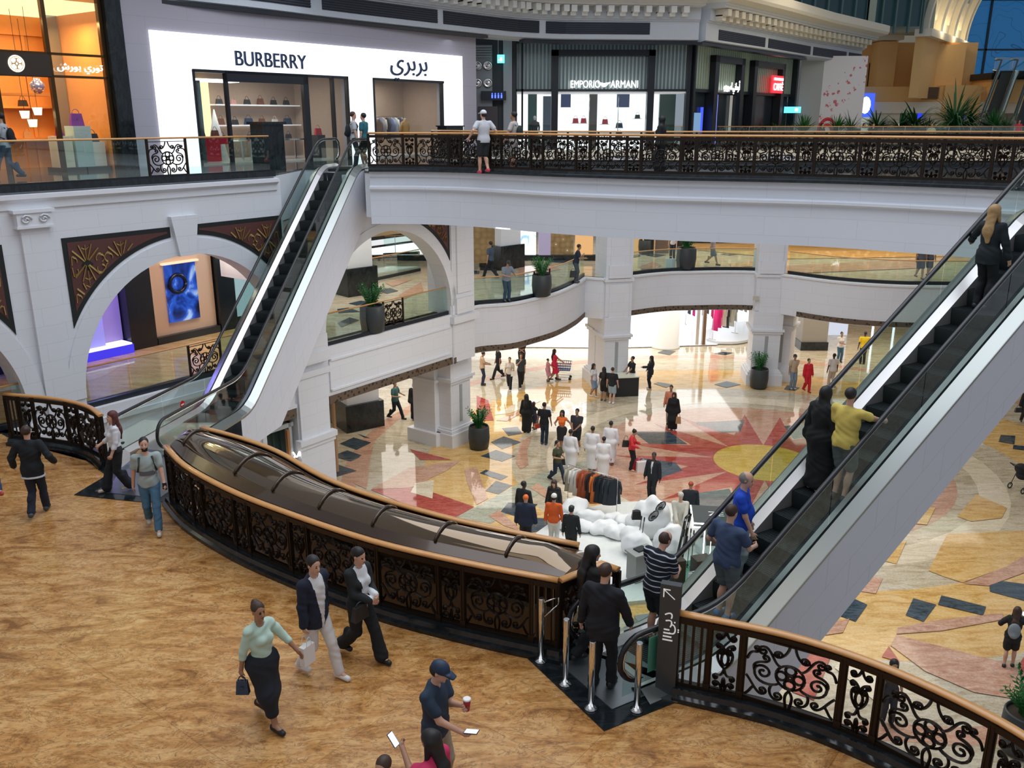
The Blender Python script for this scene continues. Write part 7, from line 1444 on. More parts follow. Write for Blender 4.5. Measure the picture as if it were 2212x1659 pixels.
for k in range(7): a0 = R(30 + 17 * k); a1 = R(30 + 17 * (k + 1)); f_ = lambda a, z: (.155 * math.cos(a) * 1.0, .128 * math.sin(a) + .02, z); b.quad(f_(a0, p['hip'] + .19), f_(a1, p['hip'] + .19), f_(a1, p['hip'] + .27), f_(a0, p['hip'] + .27))
b.build('print', [cloth((.12, .12, .14))], p['root'], label='dark printed band across the chest')
backpack(p, (.05, .06, .05), 'dark green backpack worn by the bearded man in grey'); phone(p, 0, 'dark red phone held low by the bearded man in grey', 1.3, off=(0, .03, -.03))
p = person(g3(578, 1556, Z1 + .01), 128, 'woman in a mint green shirt and long black skirt with tied back hair, walking forward', 1.68, 1.0, 'f', 'tan', ('bun', 'brown'), ('tucked', (.50, .68, .58)), ('longskirt', (.010, .014, .022)), (.012, .012, .014), feet=((-.07, -.24, .05), (.07, .26, 0)), hands=((-.36, .22, .93), (.24, -.10, .82)), hy=5, hp=5, res=N, sleeve=1.35)
place(bag_mb(.16, .18, .08, .07).mesh('handbag', [M_leather['navy']]), 'handbag', None, w_of(p, p['wr'][1] + np.array((.02, .02, -.33))), 0, 'small dark bag hanging from the hand of the woman in mint', 'handbag')
p = person(g3(690, 1455, Z1 + .01), 122, 'man in a navy blazer over white top and white trousers, looking down', 1.80, 1.0, 'm', 'light', ('short', 'black'), ('jacket', (.010, .016, .035)), ('trousers', (.68, .66, .64)), (.78, .78, .76), feet=((-.08, .30, 0), (.08, -.26, .03)), hands=((-.27, -.08, .90), (.27, .06, .82)), hy=8, hp=12, res=N, inner=(.68, .68, .68), grip=(0, 1))
paper_bag(w_of(p, p['wr'][1] + np.array((.03, .05, -.52))), -R(122), (.85, .85, .84), 'white paper shopping bag held by the man in the navy blazer')
p = person(g3(782, 1418, Z1 + .01), 126, 'woman in a black blazer and black trousers with hands clasped in front', 1.72, .98, 'f', 'light', ('pony', 'black'), ('jacket', (.015, .02, .022)), ('wide', (.008, .01, .012)), (.01, .01, .01), feet=((-.07, .32, 0), (.07, -.3, .06)), hands=((-.03, .30, 1.05), (.05, .28, 1.0)), hy=-5, hp=12, res=N, inner=(.7, .72, .74), grip=(1, 1))
place(bag_mb(.26, .2, .1, .06).mesh('handbag', [M_leather['black']]), 'handbag', None, w_of(p, np.array((.2, .22, .78))), -R(126), 'small black handbag with a gold clasp carried by the woman in the black blazer', 'handbag')
x, y = G(945, 1722, Z1); cap_man = person((x, y, Z1), 112, 'man in navy t-shirt and blue cap with a red cup and a phone', 1.76, 1.06, 'm', 'light', ('cap', (.01, .03, .07)), ('tee', (.02, .04, .07)), ('trousers', (.36, .30, .22)), (.1, .1, .1), hands=((.0, .33, 1.30), (.14, .38, 1.08)), hy=0, hp=22, res=N, grip=(1, 1))
phone(cap_man, 1, 'blue lit phone in the lower hand of the man in the cap', .2, off=(0, .12, .04))
p = w_of(cap_man, cap_man['wr'][0] + np.array((.03, .07, -.02))); t = empty('paper_cup', p, 0, label='red paper cup with white lid held up by the man in the cap', cat='cup'); b = MB(); b.lathe([(.028, 0), (.042, .13)], n=18); b.build('cup_body', [mat('cup red', (.35, .01, .02), .4)], t); b = MB(); b.lathe([(.045, .13), (.045, .142), (.036, .15)], n=18); b.build('lid', [mat('lid white', (.85, .85, .84), .4)], t)
x, y = G(938, 1618, Z1 + 1.45); p = person((x, y, Z1), 300, 'woman with long dark hair and a pink top raising a phone, at the bottom edge', 1.62, 1.0, 'f', 'tan', ('long', 'black'), ('tee', (.6, .03, .12)), ('jeans', (.05, .05, .1)), hands=((.02, .40, 1.28), (.2, .05, .8)), hp=15, res=N, grip=(1, 0)); phone(p, 0, 'bright lit phone held up at the bottom edge', .9, off=(-.02, .1, .08))
x, y = G(828, 1662, Z1 + 1.45); person((x, y, Z1), 200, 'dark haired person in a blue top, only the head showing at the bottom edge', 1.55, .9, 'm', 'mid', ('short', 'brown'), ('tee', (.03, .08, .35)), res=.014)
p = person(g3(1297, 1488, Z1 + .02), 28, 'man in a black suit on the near landing plate, seen from behind', 1.80, 1.1, 'm', 'light', ('short', 'brown'), ('jacket', (.008, .010, .016)), ('trousers', (.008, .01, .014)), (.008, .008, .008), feet=((-.1, -.03, 0), (.1, .12, 0)), hands=((-.33, .05, .86), (.3, .22, .95)), hp=12, res=N)
p = person(g3(1268, 1418, Z1 + .02), 62, 'woman with long black hair in black clothes entering the near stair', 1.70, .95, 'f', 'light', ('long', 'black'), ('jacket', (.01, .012, .012)), ('trousers', (.008, .008, .01)), (.01, .01, .01), feet=((-.07, .2, 0), (.07, -.22, .05)), hy=15, hp=15, res=N)
# ---------------- riders on the near stair
e, q, yy, la = es_at(ES_R, 1395, 1368, -.25)
m, nt, bb = newmat('striped knit'); tc = nt.nodes.new('ShaderNodeTexCoord'); wv = nodes(nt, 'ShaderNodeTexWave', Scale=4.2, Distortion=.3); wv.bands_direction = 'Z'; nt.links.new(tc.outputs['Object'], wv.inputs['Vector']); nt.links.new(ramp(nt, wv.outputs['Fac'], [(.90, (.008, .012, .022)), (.93, (.55, .6, .66))]), bb.inputs['Base Color']); bb.inputs['Roughness'].default_value = .9
p = person(q, 46, 'balding man in a white striped navy shirt and dark shorts on the near stair', 1.74, 1.12, 'm', 'light', ('balding', 'brown'), ('tee', (.01, .02, .03)), ('shorts', (.012, .02, .022)), (.02, .02, .03), hands=((-.1, .34, 1.12), (.12, .36, 1.1)), lean=6, hy=12, hp=22, res=N, stripes=m, grip=(1, 1), waist=.03)
e, q, yy, la = es_at(ES_R, 1560, 1330, .1); p = person(q, 52, 'man in slate blue t-shirt and grey shorts on the near stair, from behind', 1.76, 1.18, 'm', 'light', ('short', 'brown'), ('tee', (.045, .075, .15)), ('shorts', (.12, .14, .15)), (.02, .15, .4), hands=((-.3, .18, 1.0), (.2, .36, 1.12)), hp=8, res=N, grip=(0, 1), waist=.03)
e, q, yy, la = es_at(ES_R, 1590, 1262, -.25); p = person(q, 112, 'older man in bright blue polo shirt and pale grey trousers on the near stair', 1.74, 1.08, 'm', 'light', ('balding', 'grey'), ('tee', (.008, .06, .50)), ('trousers', (.30, .36, .38)), (.15, .15, .16), hands=((-.24, .12, .86), (.2, .2, .9)), hy=5, hp=12, res=N, waist=.04)
e, q, yy, la = es_at(ES_R, 1762, 1068, -.24); p = person(q, 58, 'woman in a long black robe and black headscarf riding the near stair', 1.66, 1.06, 'f', 'light', ('hijab', (.006, .008, .009)), ('abaya', (.006, .008, .009)), None, (.6, .6, .6), res=N, hp=8)
e, q, yy, la = es_at(ES_R, 1815, 1080, .22); p = person(q, 52, 'man in a yellow t-shirt reaching for the right handrail of the near stair', 1.76, 1.14, 'm', 'light', ('short', 'black'), ('tee', (.66, .52, .12)), ('shorts', (.10, .13, .12)), (.03, .03, .03), hands=((-.22, .12, .9), (.30, .58, 1.22)), hy=-12, res=N, grip=(0, 1))
e, q, yy, la = es_at(ES_R, 2195, 705, -.1); p = person(q, 58, 'woman with long blond hair in a black jacket near the top of the near stair', 1.70, 1.05, 'f', 'light', ('long', 'blond'), ('jacket', (.01, .018, .022)), ('trousers', (.008, .01, .014)), (.02, .02, .02), hands=((-.5, .28, 1.08), (.3, .1, .85)), res=N, grip=(1, 0))
# ---------------- upper gallery
U = .017
def up(px, D, *a, **k): x = px_x(px, D, Z2 + .9); return person((x, D, Z2 + .004), *a, res=U, **k)
p = up(765, 30.9, 75, 'man with a black backpack standing at the head of the far stair', 1.78, .95, 'm', 'light', ('short', 'brown'), ('tee', (.45, .48, .5)), ('trousers', (.03, .04, .06)), hy=10); backpack(p, (.01, .015, .02), 'black backpack of the man at the head of the far stair')
up(787, 31.2, 285, 'man in a dark teal t-shirt and shorts talking at the head of the far stair', 1.74, 1.1, 'm', 'light', ('short', 'black'), ('tee', (.02, .13, .16)), ('shorts', (.02, .03, .03)))
p = up(1045, 27.4, 335, 'man in a white t-shirt and white cap walking along the upper bridge', 1.80, 1.08, 'm', 'light', ('cap', (.65, .66, .7)), ('tee', (.55, .56, .6)), ('shorts', (.02, .025, .03)), (.6, .05, .1), hands=((-.45, .05, 1.05), (.42, .0, 1.0)), hy=-20, feet=STRIDE(.15, 1))
p = up(1110, 27.8, 290, 'man in a beige t-shirt with a dark backpack on the upper bridge', 1.76, .98, 'm', 'tan', ('short', 'black'), ('tee', (.5, .45, .42)), ('shorts', (.4, .36, .32)), hands=((-.25, .3, 1.05), (.2, .3, 1.0))); backpack(p, (.02, .03, .03), 'dark backpack of the man in beige on the upper bridge')
up(1428, 27.6, 300, 'woman in a black robe and headscarf on the upper bridge', 1.64, 1.05, 'f', 'mid', ('hijab', (.006, .007, .008)), ('abaya', (.006, .007, .008)), None)
x, y = G(22, 388, Z2); p = person((x, y, Z2 + .004), 262, 'man in grey with a black backpack at the far left of the upper gallery', 1.76, 1.0, 'm', 'mid', ('short', 'black'), ('tee', (.4, .42, .45)), ('jeans', (.03, .05, .1)), feet=STRIDE(.32, 1), res=U, hands=((-.2, .3, 1.1), (.2, .3, 1.08))); backpack(p, (.01, .012, .016), 'black backpack at the far left of the upper gallery')
def seated(px, D, lab, col, hair, yaw=200, sex='f'):
    x = px_x(px, D, Z2 + .9); person((x, D, Z2 + .004), yaw, lab, 1.68, 1.0, sex, 'mid', hair, ('shirt', col), ('trousers', (.03, .03, .04)), hip=.5, feet=((-.1, .42, 0), (.1, .42, 0)), res=.03)
    b = MB(); b.box(-.22, -.22, .4, .22, .22, .44); [b.box(a - .02, c - .02, 0, a + .02, c + .02, .4) for a in (-.2, .2) for c in (-.2, .2)]; b.box(-.22, -.26, .44, .22, -.22, .85); place(b, 'cafe_chair', [mat('chair wood', (.12, .06, .03), .5)], (x, D, Z2), -R(yaw), 'brown cafe chair under the %s' % lab.split(' at ')[0].split(' behind')[0], 'chair')
seated(1775, 56.5, 'person in a black top at the cafe beside the red logo wall', (.02, .02, .02), ('long', 'black'), 150)
seated(1866, 56, 'person in a white shirt at the cafe in front of the blue sign', (.6, .62, .62), ('long', 'brown'), 170)
seated(1886, 55.6, 'person in a black shirt at the cafe next to the white shirt', (.01, .01, .012), ('short', 'brown'), 200, 'm')
seated(2012, 57, 'person in a cream top at the cafe left of the big palm', (.6, .5, .3), ('short', 'black'), 200)
x = px_x(2185, 62, Z2 + 1); person((x, 62, Z2), 0, 'person in a grey hood at the foot of the far small stair', 1.7, 1.05, 'm', 'mid', ('hijab', (.35, .28, .3)), ('jacket', (.33, .27, .3)), ('trousers', (.05, .05, .06)), res=.03)
x = px_x(2200, 57, Z2 + 1); person((x, 57, Z2), 180, 'person in a red top among the cafe palms', 1.5, 1.05, 'f', 'mid', ('short', 'black'), ('tee', (.7, .02, .05)), ('trousers', (.05, .05, .06)), res=.03)
# ---------------- first floor gallery, far side
B = .022
def mid(px, py, *a, **k): k.setdefault('res', B); return person(g3(px, py, Z1), *a, **k)
mid(1026, 542, 10, 'man in black beside the gold lattice, left one of two standing men', 1.78, 1.0, 'm', 'mid', ('short', 'black'), ('tee', (.01, .015, .03)), ('trousers', (.01, .012, .02)))
mid(1041, 549, 15, 'man in a bright blue t-shirt and tan shorts beside the gold lattice', 1.76, 1.02, 'm', 'light', ('short', 'brown'), ('tee', (.02, .17, .42)), ('shorts', (.40, .26, .14)), (.05, .25, .45))
mid(1060, 602, 300, 'man in a slate t-shirt and dark trousers striding along the first floor gallery', 1.78, 1.0, 'm', 'tan', ('short', 'black'), ('tee', (.05, .08, .12)), ('trousers', (.01, .012, .02)), feet=STRIDE(.34, 1))
p = mid(1094, 652, 150, 'man in a grey shirt and cap leaning on the curved glass balustrade', 1.74, 1.02, 'm', 'mid', ('cap', (.02, .025, .03)), ('tee', (.20, .25, .30)), ('trousers', (.03, .07, .11)), hands=((-.25, .35, 1.12), (.12, .38, 1.12)), lean=8, hp=22)
p = mid(1243, 611, 100, 'man in a navy t-shirt leaning with clasped hands on the curved glass balustrade', 1.76, 1.02, 'm', 'tan', ('short', 'black'), ('tee', (.01, .02, .04)), ('trousers', (.06, .08, .1)), hands=((-.1, .4, 1.15), (.08, .42, 1.15)), lean=10)
place(bag_mb(.3, .3, .16, .1).mesh('handbag', [M_leather['black']]), 'handbag', None, w_of(p, (.25, -.1, .3)), 0, 'dark bag beside the man leaning with clasped hands', 'bag')
mid(1537, 572, 120, 'man in a lilac grey t-shirt and grey shorts walking in the middle opening', 1.78, 1.0, 'm', 'tan', ('short', 'black'), ('tee', (.35, .32, .38)), ('shorts', (.12, .13, .14)), feet=STRIDE(.32, 0))
mid(1452, 562, 200, 'woman in a white top behind the potted plant of the middle opening', 1.66, .95, 'f', 'light', ('long', 'brown'), ('tee', (.7, .68, .68)), ('trousers', (.02, .02, .03)))
p = mid(1466, 565, 160, 'woman in a black top with brown hair behind the potted plant of the middle opening', 1.64, .95, 'f', 'light', ('long', 'auburn'), ('tee', (.03, .02, .02)), ('trousers', (.02, .02, .03)))
paper_bag(g3(1448, 578, Z1), 0, (.7, .75, .8), 'white shopping bag on the floor beside the middle gallery planter', .5, .45)
mid(1984, 602, 180, 'person in dark shorts behind the right glass balustrade, left of two', 1.76, 1.0, 'm', 'tan', ('short', 'black'), ('tee', (.1, .1, .12)), ('shorts', (.02, .02, .03)), feet=STRIDE(.2, 1)); mid(2003, 600, 180, 'person in dark shorts behind the right glass balustrade, right of two', 1.76, 1.0, 'm', 'tan', ('short', 'black'), ('tee', (.1, .1, .12)), ('shorts', (.02, .03, .05)), feet=STRIDE(.2, 0))
# ---------------- ground floor
K = .024
def gr(px, py, *a, **k): k.setdefault('res', K); return person(g3(px, py, 0), *a, **k)
gr(855, 905, 110, 'man in a dark green t-shirt and navy trousers walking by the left ground floor opening', 1.80, 1.1, 'm', 'tan', ('short', 'black'), ('tee', (.03, .09, .09)), ('trousers', (.01, .015, .03)), feet=STRIDE(.33, 1), hands=((-.25, .3, 1.1), (.25, .3, 1.15)))
gr(898, 906, 160, 'person in a black robe with a white headcloth walking by the left ground floor opening', 1.74, 1.05, 'm', 'mid', ('ghutra', (.7, .72, .74)), ('abaya', (.008, .009, .012)), None)
gr(920, 890, 180, 'man in a black top half hidden by the white pier', 1.78, 1.0, 'm', 'tan', ('short', 'black'), ('tee', (.02, .015, .02)), ('trousers', (.02, .02, .03)))
gr(912, 850, 0, 'man in a bright blue top beyond the white pier', 1.76, 1.0, 'm', 'tan', ('short', 'brown'), ('tee', (.02, .2, .5)), ('jeans', (.1, .15, .25)))
gr(900, 846, 0, 'person in a grey top beyond the man with the headcloth', 1.74, 1.0, 'm', 'tan', ('short', 'brown'), ('tee', (.4, .42, .42)), ('trousers', (.1, .1, .12)))
p = gr(1042, 832, 80, 'man in a tan t-shirt and jeans looking at his phone near the back pier', 1.74, 1.0, 'm', 'tan', ('short', 'black'), ('tee', (.50, .34, .22)), ('jeans', (.02, .03, .06)), hands=((-.1, .35, 1.1), (.12, .35, 1.1)), hp=20)
gr(1077, 818, 250, 'man in a black t-shirt striding under the curved fascia', 1.78, 1.05, 'm', 'tan', ('short', 'black'), ('tee', (.01, .01, .012)), ('trousers', (.012, .012, .016)), feet=STRIDE(.33, 1))
p = gr(1101, 842, 190, 'person in cream top and black trousers with a white bag beside a man in slate', 1.66, .98, 'f', 'mid', ('short', 'black'), ('tee', (.55, .5, .44)), ('trousers', (.01, .012, .015)), (.7, .7, .7), feet=STRIDE(.2, 1)); place(bag_mb(.24, .24, .1).mesh('handbag', [M_leather['white']]), 'handbag', None, w_of(p, (-.2, .12, .75)), 0, 'white handbag of the person in the cream top', 'handbag')
gr(1125, 838, 170, 'man in a slate t-shirt drinking as he walks beside the cream top', 1.76, 1.0, 'm', 'mid', ('short', 'black'), ('tee', (.04, .06, .08)), ('trousers', (.01, .012, .016)), (.7, .7, .7), hands=((-.2, .05, .82), (.08, .25, 1.45)), feet=STRIDE(.18, 0))
gr(1127, 800, 180, 'man in black with folded arms under the curved fascia', 1.8, 1.1, 'm', 'tan', ('short', 'black'), ('tee', (.012, .012, .014)), ('trousers', (.012, .012, .016)), hands=((.05, .28, 1.15), (-.05, .28, 1.12)))
gr(1197, 822, 80, 'woman in a red dress with dark hair pushing the shopping trolley', 1.66, 1.0, 'f', 'mid', ('long', 'black'), ('dress', (.65, .02, .08)), None, feet=STRIDE(.22, 1), hands=((-.15, .42, 1.0), (.15, .42, 1.0)))
gr(1183, 824, 80, 'small child in a pink dress beside the shopping trolley', 1.2, 1.0, 'f', 'mid', ('short', 'black'), ('dress', (.55, .25, .32)), None)
gr(1281, 858, 130, 'woman in a white top and denim shorts beside the sales table', 1.66, .95, 'f', 'tan', ('long', 'black'), ('tee', (.68, .68, .7)), ('shorts', (.20, .30, .42)), (.7, .7, .7), feet=STRIDE(.12, 1))
gr(1303, 866, 20, 'woman in black with long hair at the sales table, seen from behind', 1.66, .98, 'f', 'tan', ('long', 'black'), ('tee', (.01, .01, .012)), ('shorts', (.01, .01, .012)), (.1, .08, .06))
gr(1321, 872, 25, 'man in a black t-shirt and light blue shorts at the sales table, seen from behind', 1.76, 1.05, 'm', 'light', ('short', 'brown'), ('tee', (.01, .014, .018)), ('shorts', (.34, .42, .48)), (.7, .7, .7))
gr(1364, 846, 250, 'man in black behind the sales table leaning over it', 1.78, 1.08, 'm', 'tan', ('short', 'black'), ('tee', (.01, .012, .016)), ('shorts', (.01, .012, .016)), (.2, .2, .22), hands=((-.2, .4, 1.0), (.15, .4, 1.0)))
p = gr(1404, 840, 265, 'woman in a black robe with bags gesturing right of the sales table', 1.68, 1.0, 'f', 'mid', ('long', 'black'), ('jacket', (.015, .018, .022)), ('trousers', (.01, .01, .012)), (.6, .6, .6), hands=((-.05, .42, 1.15), (.2, .12, .95))); paper_bag(w_of(p, (.22, .0, .55)), 0, (.5, .42, .36), 'light shopping bag carried right of the sales table', .26, .3)
gr(1137, 934, 20, 'woman in a flowing black robe with long dark hair, a child beside her', 1.70, 1.0, 'f', 'mid', ('long', 'black'), ('abaya', (.008, .009, .011)), None)
p = gr(1153, 928, 60, 'child in dark clothes walking beside the black robe', 1.25, .95, 'f', 'mid', ('long', 'brown'), ('dress', (.02, .03, .05)), None); paper_bag(g3(1161, 925, .5), .5, (.6, .06, .03), 'small red bag beside the child in dark clothes', .22, .2)
gr(1175, 960, 20, 'man in a black t-shirt and dark jeans standing with his back turned', 1.80, 1.08, 'm', 'tan', ('short', 'black'), ('tee', (.008, .01, .014)), ('jeans', (.015, .03, .055)), (.03, .06, .12), hy=15)
p = gr(1213, 972, 200, 'woman in a bright orange crop top and black skirt holding a phone', 1.68, .95, 'f', 'tan', ('long', 'black'), ('crop', (.85, .18, .03)), ('skirt', (.015, .015, .018)), (.3, .18, .1), feet=STRIDE(.16, 1), hands=((-.45, .15, 1.05), (.2, .25, 1.15)))
gr(1245, 974, 205, 'man in a charcoal t-shirt and black shorts walking beside the orange top', 1.78, 1.08, 'm', 'tan', ('short', 'black'), ('tee', (.03, .032, .045)), ('shorts', (.012, .014, .018)), (.5, .5, .5), feet=STRIDE(.2, 0), hands=((-.08, .3, 1.05), (.08, .3, 1.05)))
for q_, l_, yw, h_ in (((1231, 1022), 'man in a white robe at the left of the group of four', 30, 1.74), ((1278, 1018), 'man in a white robe with arms apart, second of the group of four', 20, 1.80), ((1302, 1036), 'shortest figure in a white robe, nearest of the group of four', 10, 1.68), ((1317, 1004), 'man in a white robe farthest back in the group of four', 20, 1.78)):
    gr(*q_, yw, l_, h_, 1.12, 'm', 'tan', ('short', 'black'), ('thobe', (.78, .80, .84)), None, (.2, .1, .05))
p = gr(1203, 1042, 135, 'woman in an olive t-shirt and jeans with a shoulder bag walking past the clothes rail', 1.68, 1.0, 'f', 'mid', ('pony', 'black'), ('tee', (.05, .06, .03)), ('jeans', (.015, .03, .06)), (.02, .02, .02), feet=STRIDE(.33, 1), hands=((-.1, .25, 1.05), (.12, .25, 1.05)))
place(bag_mb(.28, .24, .12, .3).mesh('handbag', [M_leather['black']]), 'handbag', None, w_of(p, (-.28, -.02, .62)), 0, 'black shoulder bag of the woman in olive', 'handbag')
p = gr(1363, 1016, 110, 'woman in a red vest over white sleeves and black trousers with a shoulder bag', 1.66, .98, 'f', 'mid', ('bun', 'black'), ('shirt', (.60, .03, .04)), ('trousers', (.01, .01, .012)), (.6, .4, .3), hp=25, hands=((-.1, .28, 1.1), (.25, .3, 1.05)))
place(bag_mb(.3, .26, .12, .2).mesh('handbag', [M_leather['black']]), 'handbag', None, w_of(p, (-.1, -.26, .9)), 0, 'black bag on the shoulder of the woman in red', 'handbag')
paper_bag(g3(1373, 1014, 0), .4, (.55, .02, .05), 'dark red shopping bag on the floor beside the woman in red', .36, .42, .16); paper_bag(g3(1386, 1018, 0), .2, (.8, .78, .78), 'white shopping bag with a red mark on the floor beside the woman in red', .42, .4, .2)
gr(1452, 928, 200, 'woman in black robe and headscarf with a tan bag in front of a coral shirt', 1.66, 1.05, 'f', 'mid', ('hijab', (.008, .008, .01)), ('abaya', (.008, .008, .01)), None, (.6, .6, .6))
gr(1446, 916, 200, 'man in a coral shirt just behind the black robe', 1.76, 1.0, 'm', 'tan', ('short', 'black'), ('shirt', (.62, .22, .13)), ('trousers', (.5, .45, .38)))
place(bag_mb(.22, .3, .1, .15).mesh('handbag', [M_leather['tan']]), 'handbag', None, g3(1465, 915, .55), 0, 'tan handbag beside the black robe', 'handbag')
p = gr(1408, 1082, 215, 'man in a black suit and tie standing behind the snow rocks', 1.80, 1.05, 'm', 'dark', ('short', 'black'), ('jacket', (.01, .014, .02)), ('trousers', (.01, .012, .016)), inner=(.6, .62, .65), hy=-20, vw_=.09)
gr(1486, 1150, 10, 'person in a dark jacket and rust beanie standing behind the seated figure', 1.75, 1.05, 'm', 'mid', ('beanie', (.35, .05, .02)), ('jacket', (.015, .022, .03)), ('trousers', (.02, .02, .03)))
gr(1131, 1150, 30, 'man in a black suit behind the orange beanie mannequin', 1.78, 1.05, 'm', 'dark', ('short', 'black'), ('jacket', (.012, .016, .02)), ('trousers', (.02, .02, .03)), hy=20)
gr(1196, 1138, 200, 'woman with long dark hair in black behind the orange jacket', 1.68, 1.0, 'f', 'light', ('long', 'brown'), ('jacket', (.012, .012, .014)), ('trousers', (.02, .02, .03)), hp=20)
gr(1711, 840, 170, 'man in a beige t-shirt and jeans near the right pier', 1.76, 1.05, 'm', 'tan', ('cap', (.03, .03, .03)), ('tee', (.48, .38, .26)), ('jeans', (.18, .26, .32)), (.5, .5, .5), hands=((.05, .3, 1.15), (.3, .1, .85)))
gr(1741, 846, 165, 'woman in a loose red outfit with black flowers', 1.66, 1.12, 'f', 'mid', ('short', 'auburn'), ('jacket', (.65, .015, .03)), ('trousers', (.6, .015, .03)), (.3, .02, .02), feet=STRIDE(.14, 1))
gr(1795, 838, 350, 'man in a white t-shirt and cream trousers walking away', 1.76, 1.08, 'm', 'dark', ('short', 'black'), ('tee', (.66, .63, .6)), ('trousers', (.5, .45, .38)), (.3, .3, .3), feet=STRIDE(.16, 1))
p = gr(1812, 782, 175, 'woman in a white t-shirt and jeans with crossed arms farther back', 1.68, 1.05, 'f', 'tan', ('bun', 'black'), ('tee', (.7, .68, .66)), ('jeans', (.05, .13, .2)), hands=((.05, .26, 1.12), (-.05, .28, 1.1)))
gr(1862, 786, 10, 'man in a bright yellow t-shirt walking away in the far hall', 1.80, 1.1, 'm', 'dark', ('short', 'black'), ('tee', (.80, .58, .02)), ('trousers', (.02, .02, .02)))
p = gr(2210, 916, 200, 'woman in black with a bag at the right edge', 1.66, 1.05, 'f', 'mid', ('long', 'black'), ('jacket', (.015, .016, .02)), ('trousers', (.02, .02, .025)), feet=STRIDE(.2, 1)); place(BAGME['black'], 'handbag', None, w_of(p, (.3, .1, .55)), 0, 'black handbag at the right edge', 'handbag')
p = person(g3(2176, 1440, 0), 30, 'woman with long brown hair, grey backpack and black shorts looking at a phone', 1.62, 1.0, 'f', 'light', ('long', 'brown'), ('jacket', (.012, .014, .016)), ('shorts', (.012, .014, .016)), (.02, .02, .02), feet=((-.08, -.06, 0), (.1, .06, 0)), hands=((-.2, .25, 1.15), (.16, .32, 1.25)), hp=15, res=.014)
backpack(p, (.22, .26, .28), 'grey backpack with a zip worn by the long haired woman', .28, .4, False); phone(p, 1, 'lit phone held by the woman with the grey backpack', .8)
person(g3(1914, 1562, 0), 190, 'person with dark hair seen just behind the lower right handrail', 1.6, 1.0, 'f', 'mid', ('long', 'black'), ('tee', (.02, .02, .03)), res=.018)
# ================================================================== PLANTS, FURNITURE, DISPLAYS
rp = np.random.RandomState(3)
M_leaf = mat('glossy leaf', (0.025, 0.16, 0.035), .35, noise=.45, nscale=9); M_leaf2 = mat('palm leaf', (0.03, 0.13, 0.04), .45, noise=.4, nscale=7); M_pot = mat('charcoal pot', (.035, .042, .045), .45, noise=.1); M_soil = mat('soil', (.05, .035, .02), .9)
def zz_plant(h=.95, n=30, spread=.5):
    b = MB()
    for i in range(n):
        a = rp.uniform(0, 2 * PI); t = rp.uniform(.15, 1); L = h * rp.uniform(.7, 1.05); r0 = .14 * rp.uniform(0, 1)
        P = [(math.cos(a) * (r0 + spread * t * (k / 7) ** 1.6), math.sin(a) * (r0 + spread * t * (k / 7) ** 1.6), L * (k / 7) * (1 - .18 * t * (k / 7))) for k in range(8)]
        b.tube(P, [.016 - .0015 * k for k in range(8)], 4)
        for k in range(2, 8):
            for sg in (-1, 1):
                p = Vector(P[k]); d = (Vector(P[min(7, k + 1)]) - Vector(P[k - 1])).normalized(); sd = d.cross(Vector((math.cos(a + 1.2), math.sin(a + 1.2), .2))).normalized() * sg; ln = .16 * (1 - .04 * k); wd = .036; up_ = d.cross(sd).normalized()
                tip = p + (d * .75 + sd * .8) * ln; m1 = p + (d * .3 + sd * .5) * ln
                b.face([b.vert(p), b.vert(m1 + up_ * wd), b.vert(tip), b.vert(m1 - up_ * wd)])
        
    return b
def blade_plant(n=70, L=1.0, wd=.05, up=.7, droop=.5):
    b = MB()
    for i in range(n):
        a = rp.uniform(0, 2 * PI); el = rp.uniform(.1, 1.45) * up + .1; l = L * rp.uniform(.7, 1.1); w_ = wd * rp.uniform(.7, 1.2); z0 = rp.uniform(0, .25) * L; pr = None
        for k in range(6):
            t = k / 5; r_ = l * t * math.cos(el) + l * .1 * t; z = z0 + l * t * math.sin(el) - droop * l * t * t * math.cos(el); ww = w_ * (1 - t) ** .7 * (.4 + min(1, t * 4) * .6); c = Vector((r_ * math.cos(a), r_ * math.sin(a), z)); s_ = Vector((-math.sin(a), math.cos(a), 0)) * ww
            cur = (b.vert(c - s_), b.vert(c + s_))
            if pr: b.face([pr[0], pr[1], cur[1], cur[0]])
            pr = cur
    return b
PM = MB(); PM.lathe([(.30, 0), (.40, .06), (.45, .5), (.43, .95), (.40, 1.0), (.38, .96), (.38, .9)], n=32, caps=False); PM.face([PM.vert((.30 * math.cos(2 * PI * j / 32), .30 * math.sin(2 * PI * j / 32), 0.0)) for j in range(32)][::-1]); POT = PM.mesh('pot', [M_pot]); so = MB(); so.disc((0, 0, .9), .38, 'z', 24); SOIL = so.mesh('soil', [M_soil])
ZZ = [zz_plant().mesh('foliage', [M_leaf]) for _ in range(3)]; BP = [blade_plant(90, 1.1).mesh('foliage', [M_leaf2]), blade_plant(60, .8, .06, 1.0, .3).mesh('foliage', [M_leaf]), blade_plant(150, 1.5, .035, .8, .8).mesh('foliage', [M_leaf2])]
def planter(loc, label, s_=1.0, fol=None, fs=1.0, potz=1.0, group=None):
    t = empty('potted_plant', loc, rp.uniform(0, 6), label=label, cat='potted plant', group=group); t.scale = (s_, s_, s_)
    for nm, me, z, sc in (('pot', POT, 0, 1), ('soil', SOIL, 0, 1), ('foliage', fol or ZZ[rp.randint(3)], .88 * potz, fs)):
        o = bpy.data.objects.new(nm, me); COL.objects.link(o); o.parent = t; o.location = (0, 0, z); o.scale = (sc, sc, sc) if nm == 'foliage' else (1, 1, potz)
    return t
planter(g3(1035, 968), 'broad glossy green plant in a charcoal pot beside the white ground floor pier', .98)
planter(g3(1638, 838), 'leafy green plant in a charcoal pot in front of the right ground floor pier', 1.02)
planter(g3(806, 718, Z1), 'green plant in a dark pot behind the glass inside the right arch', 1.0)
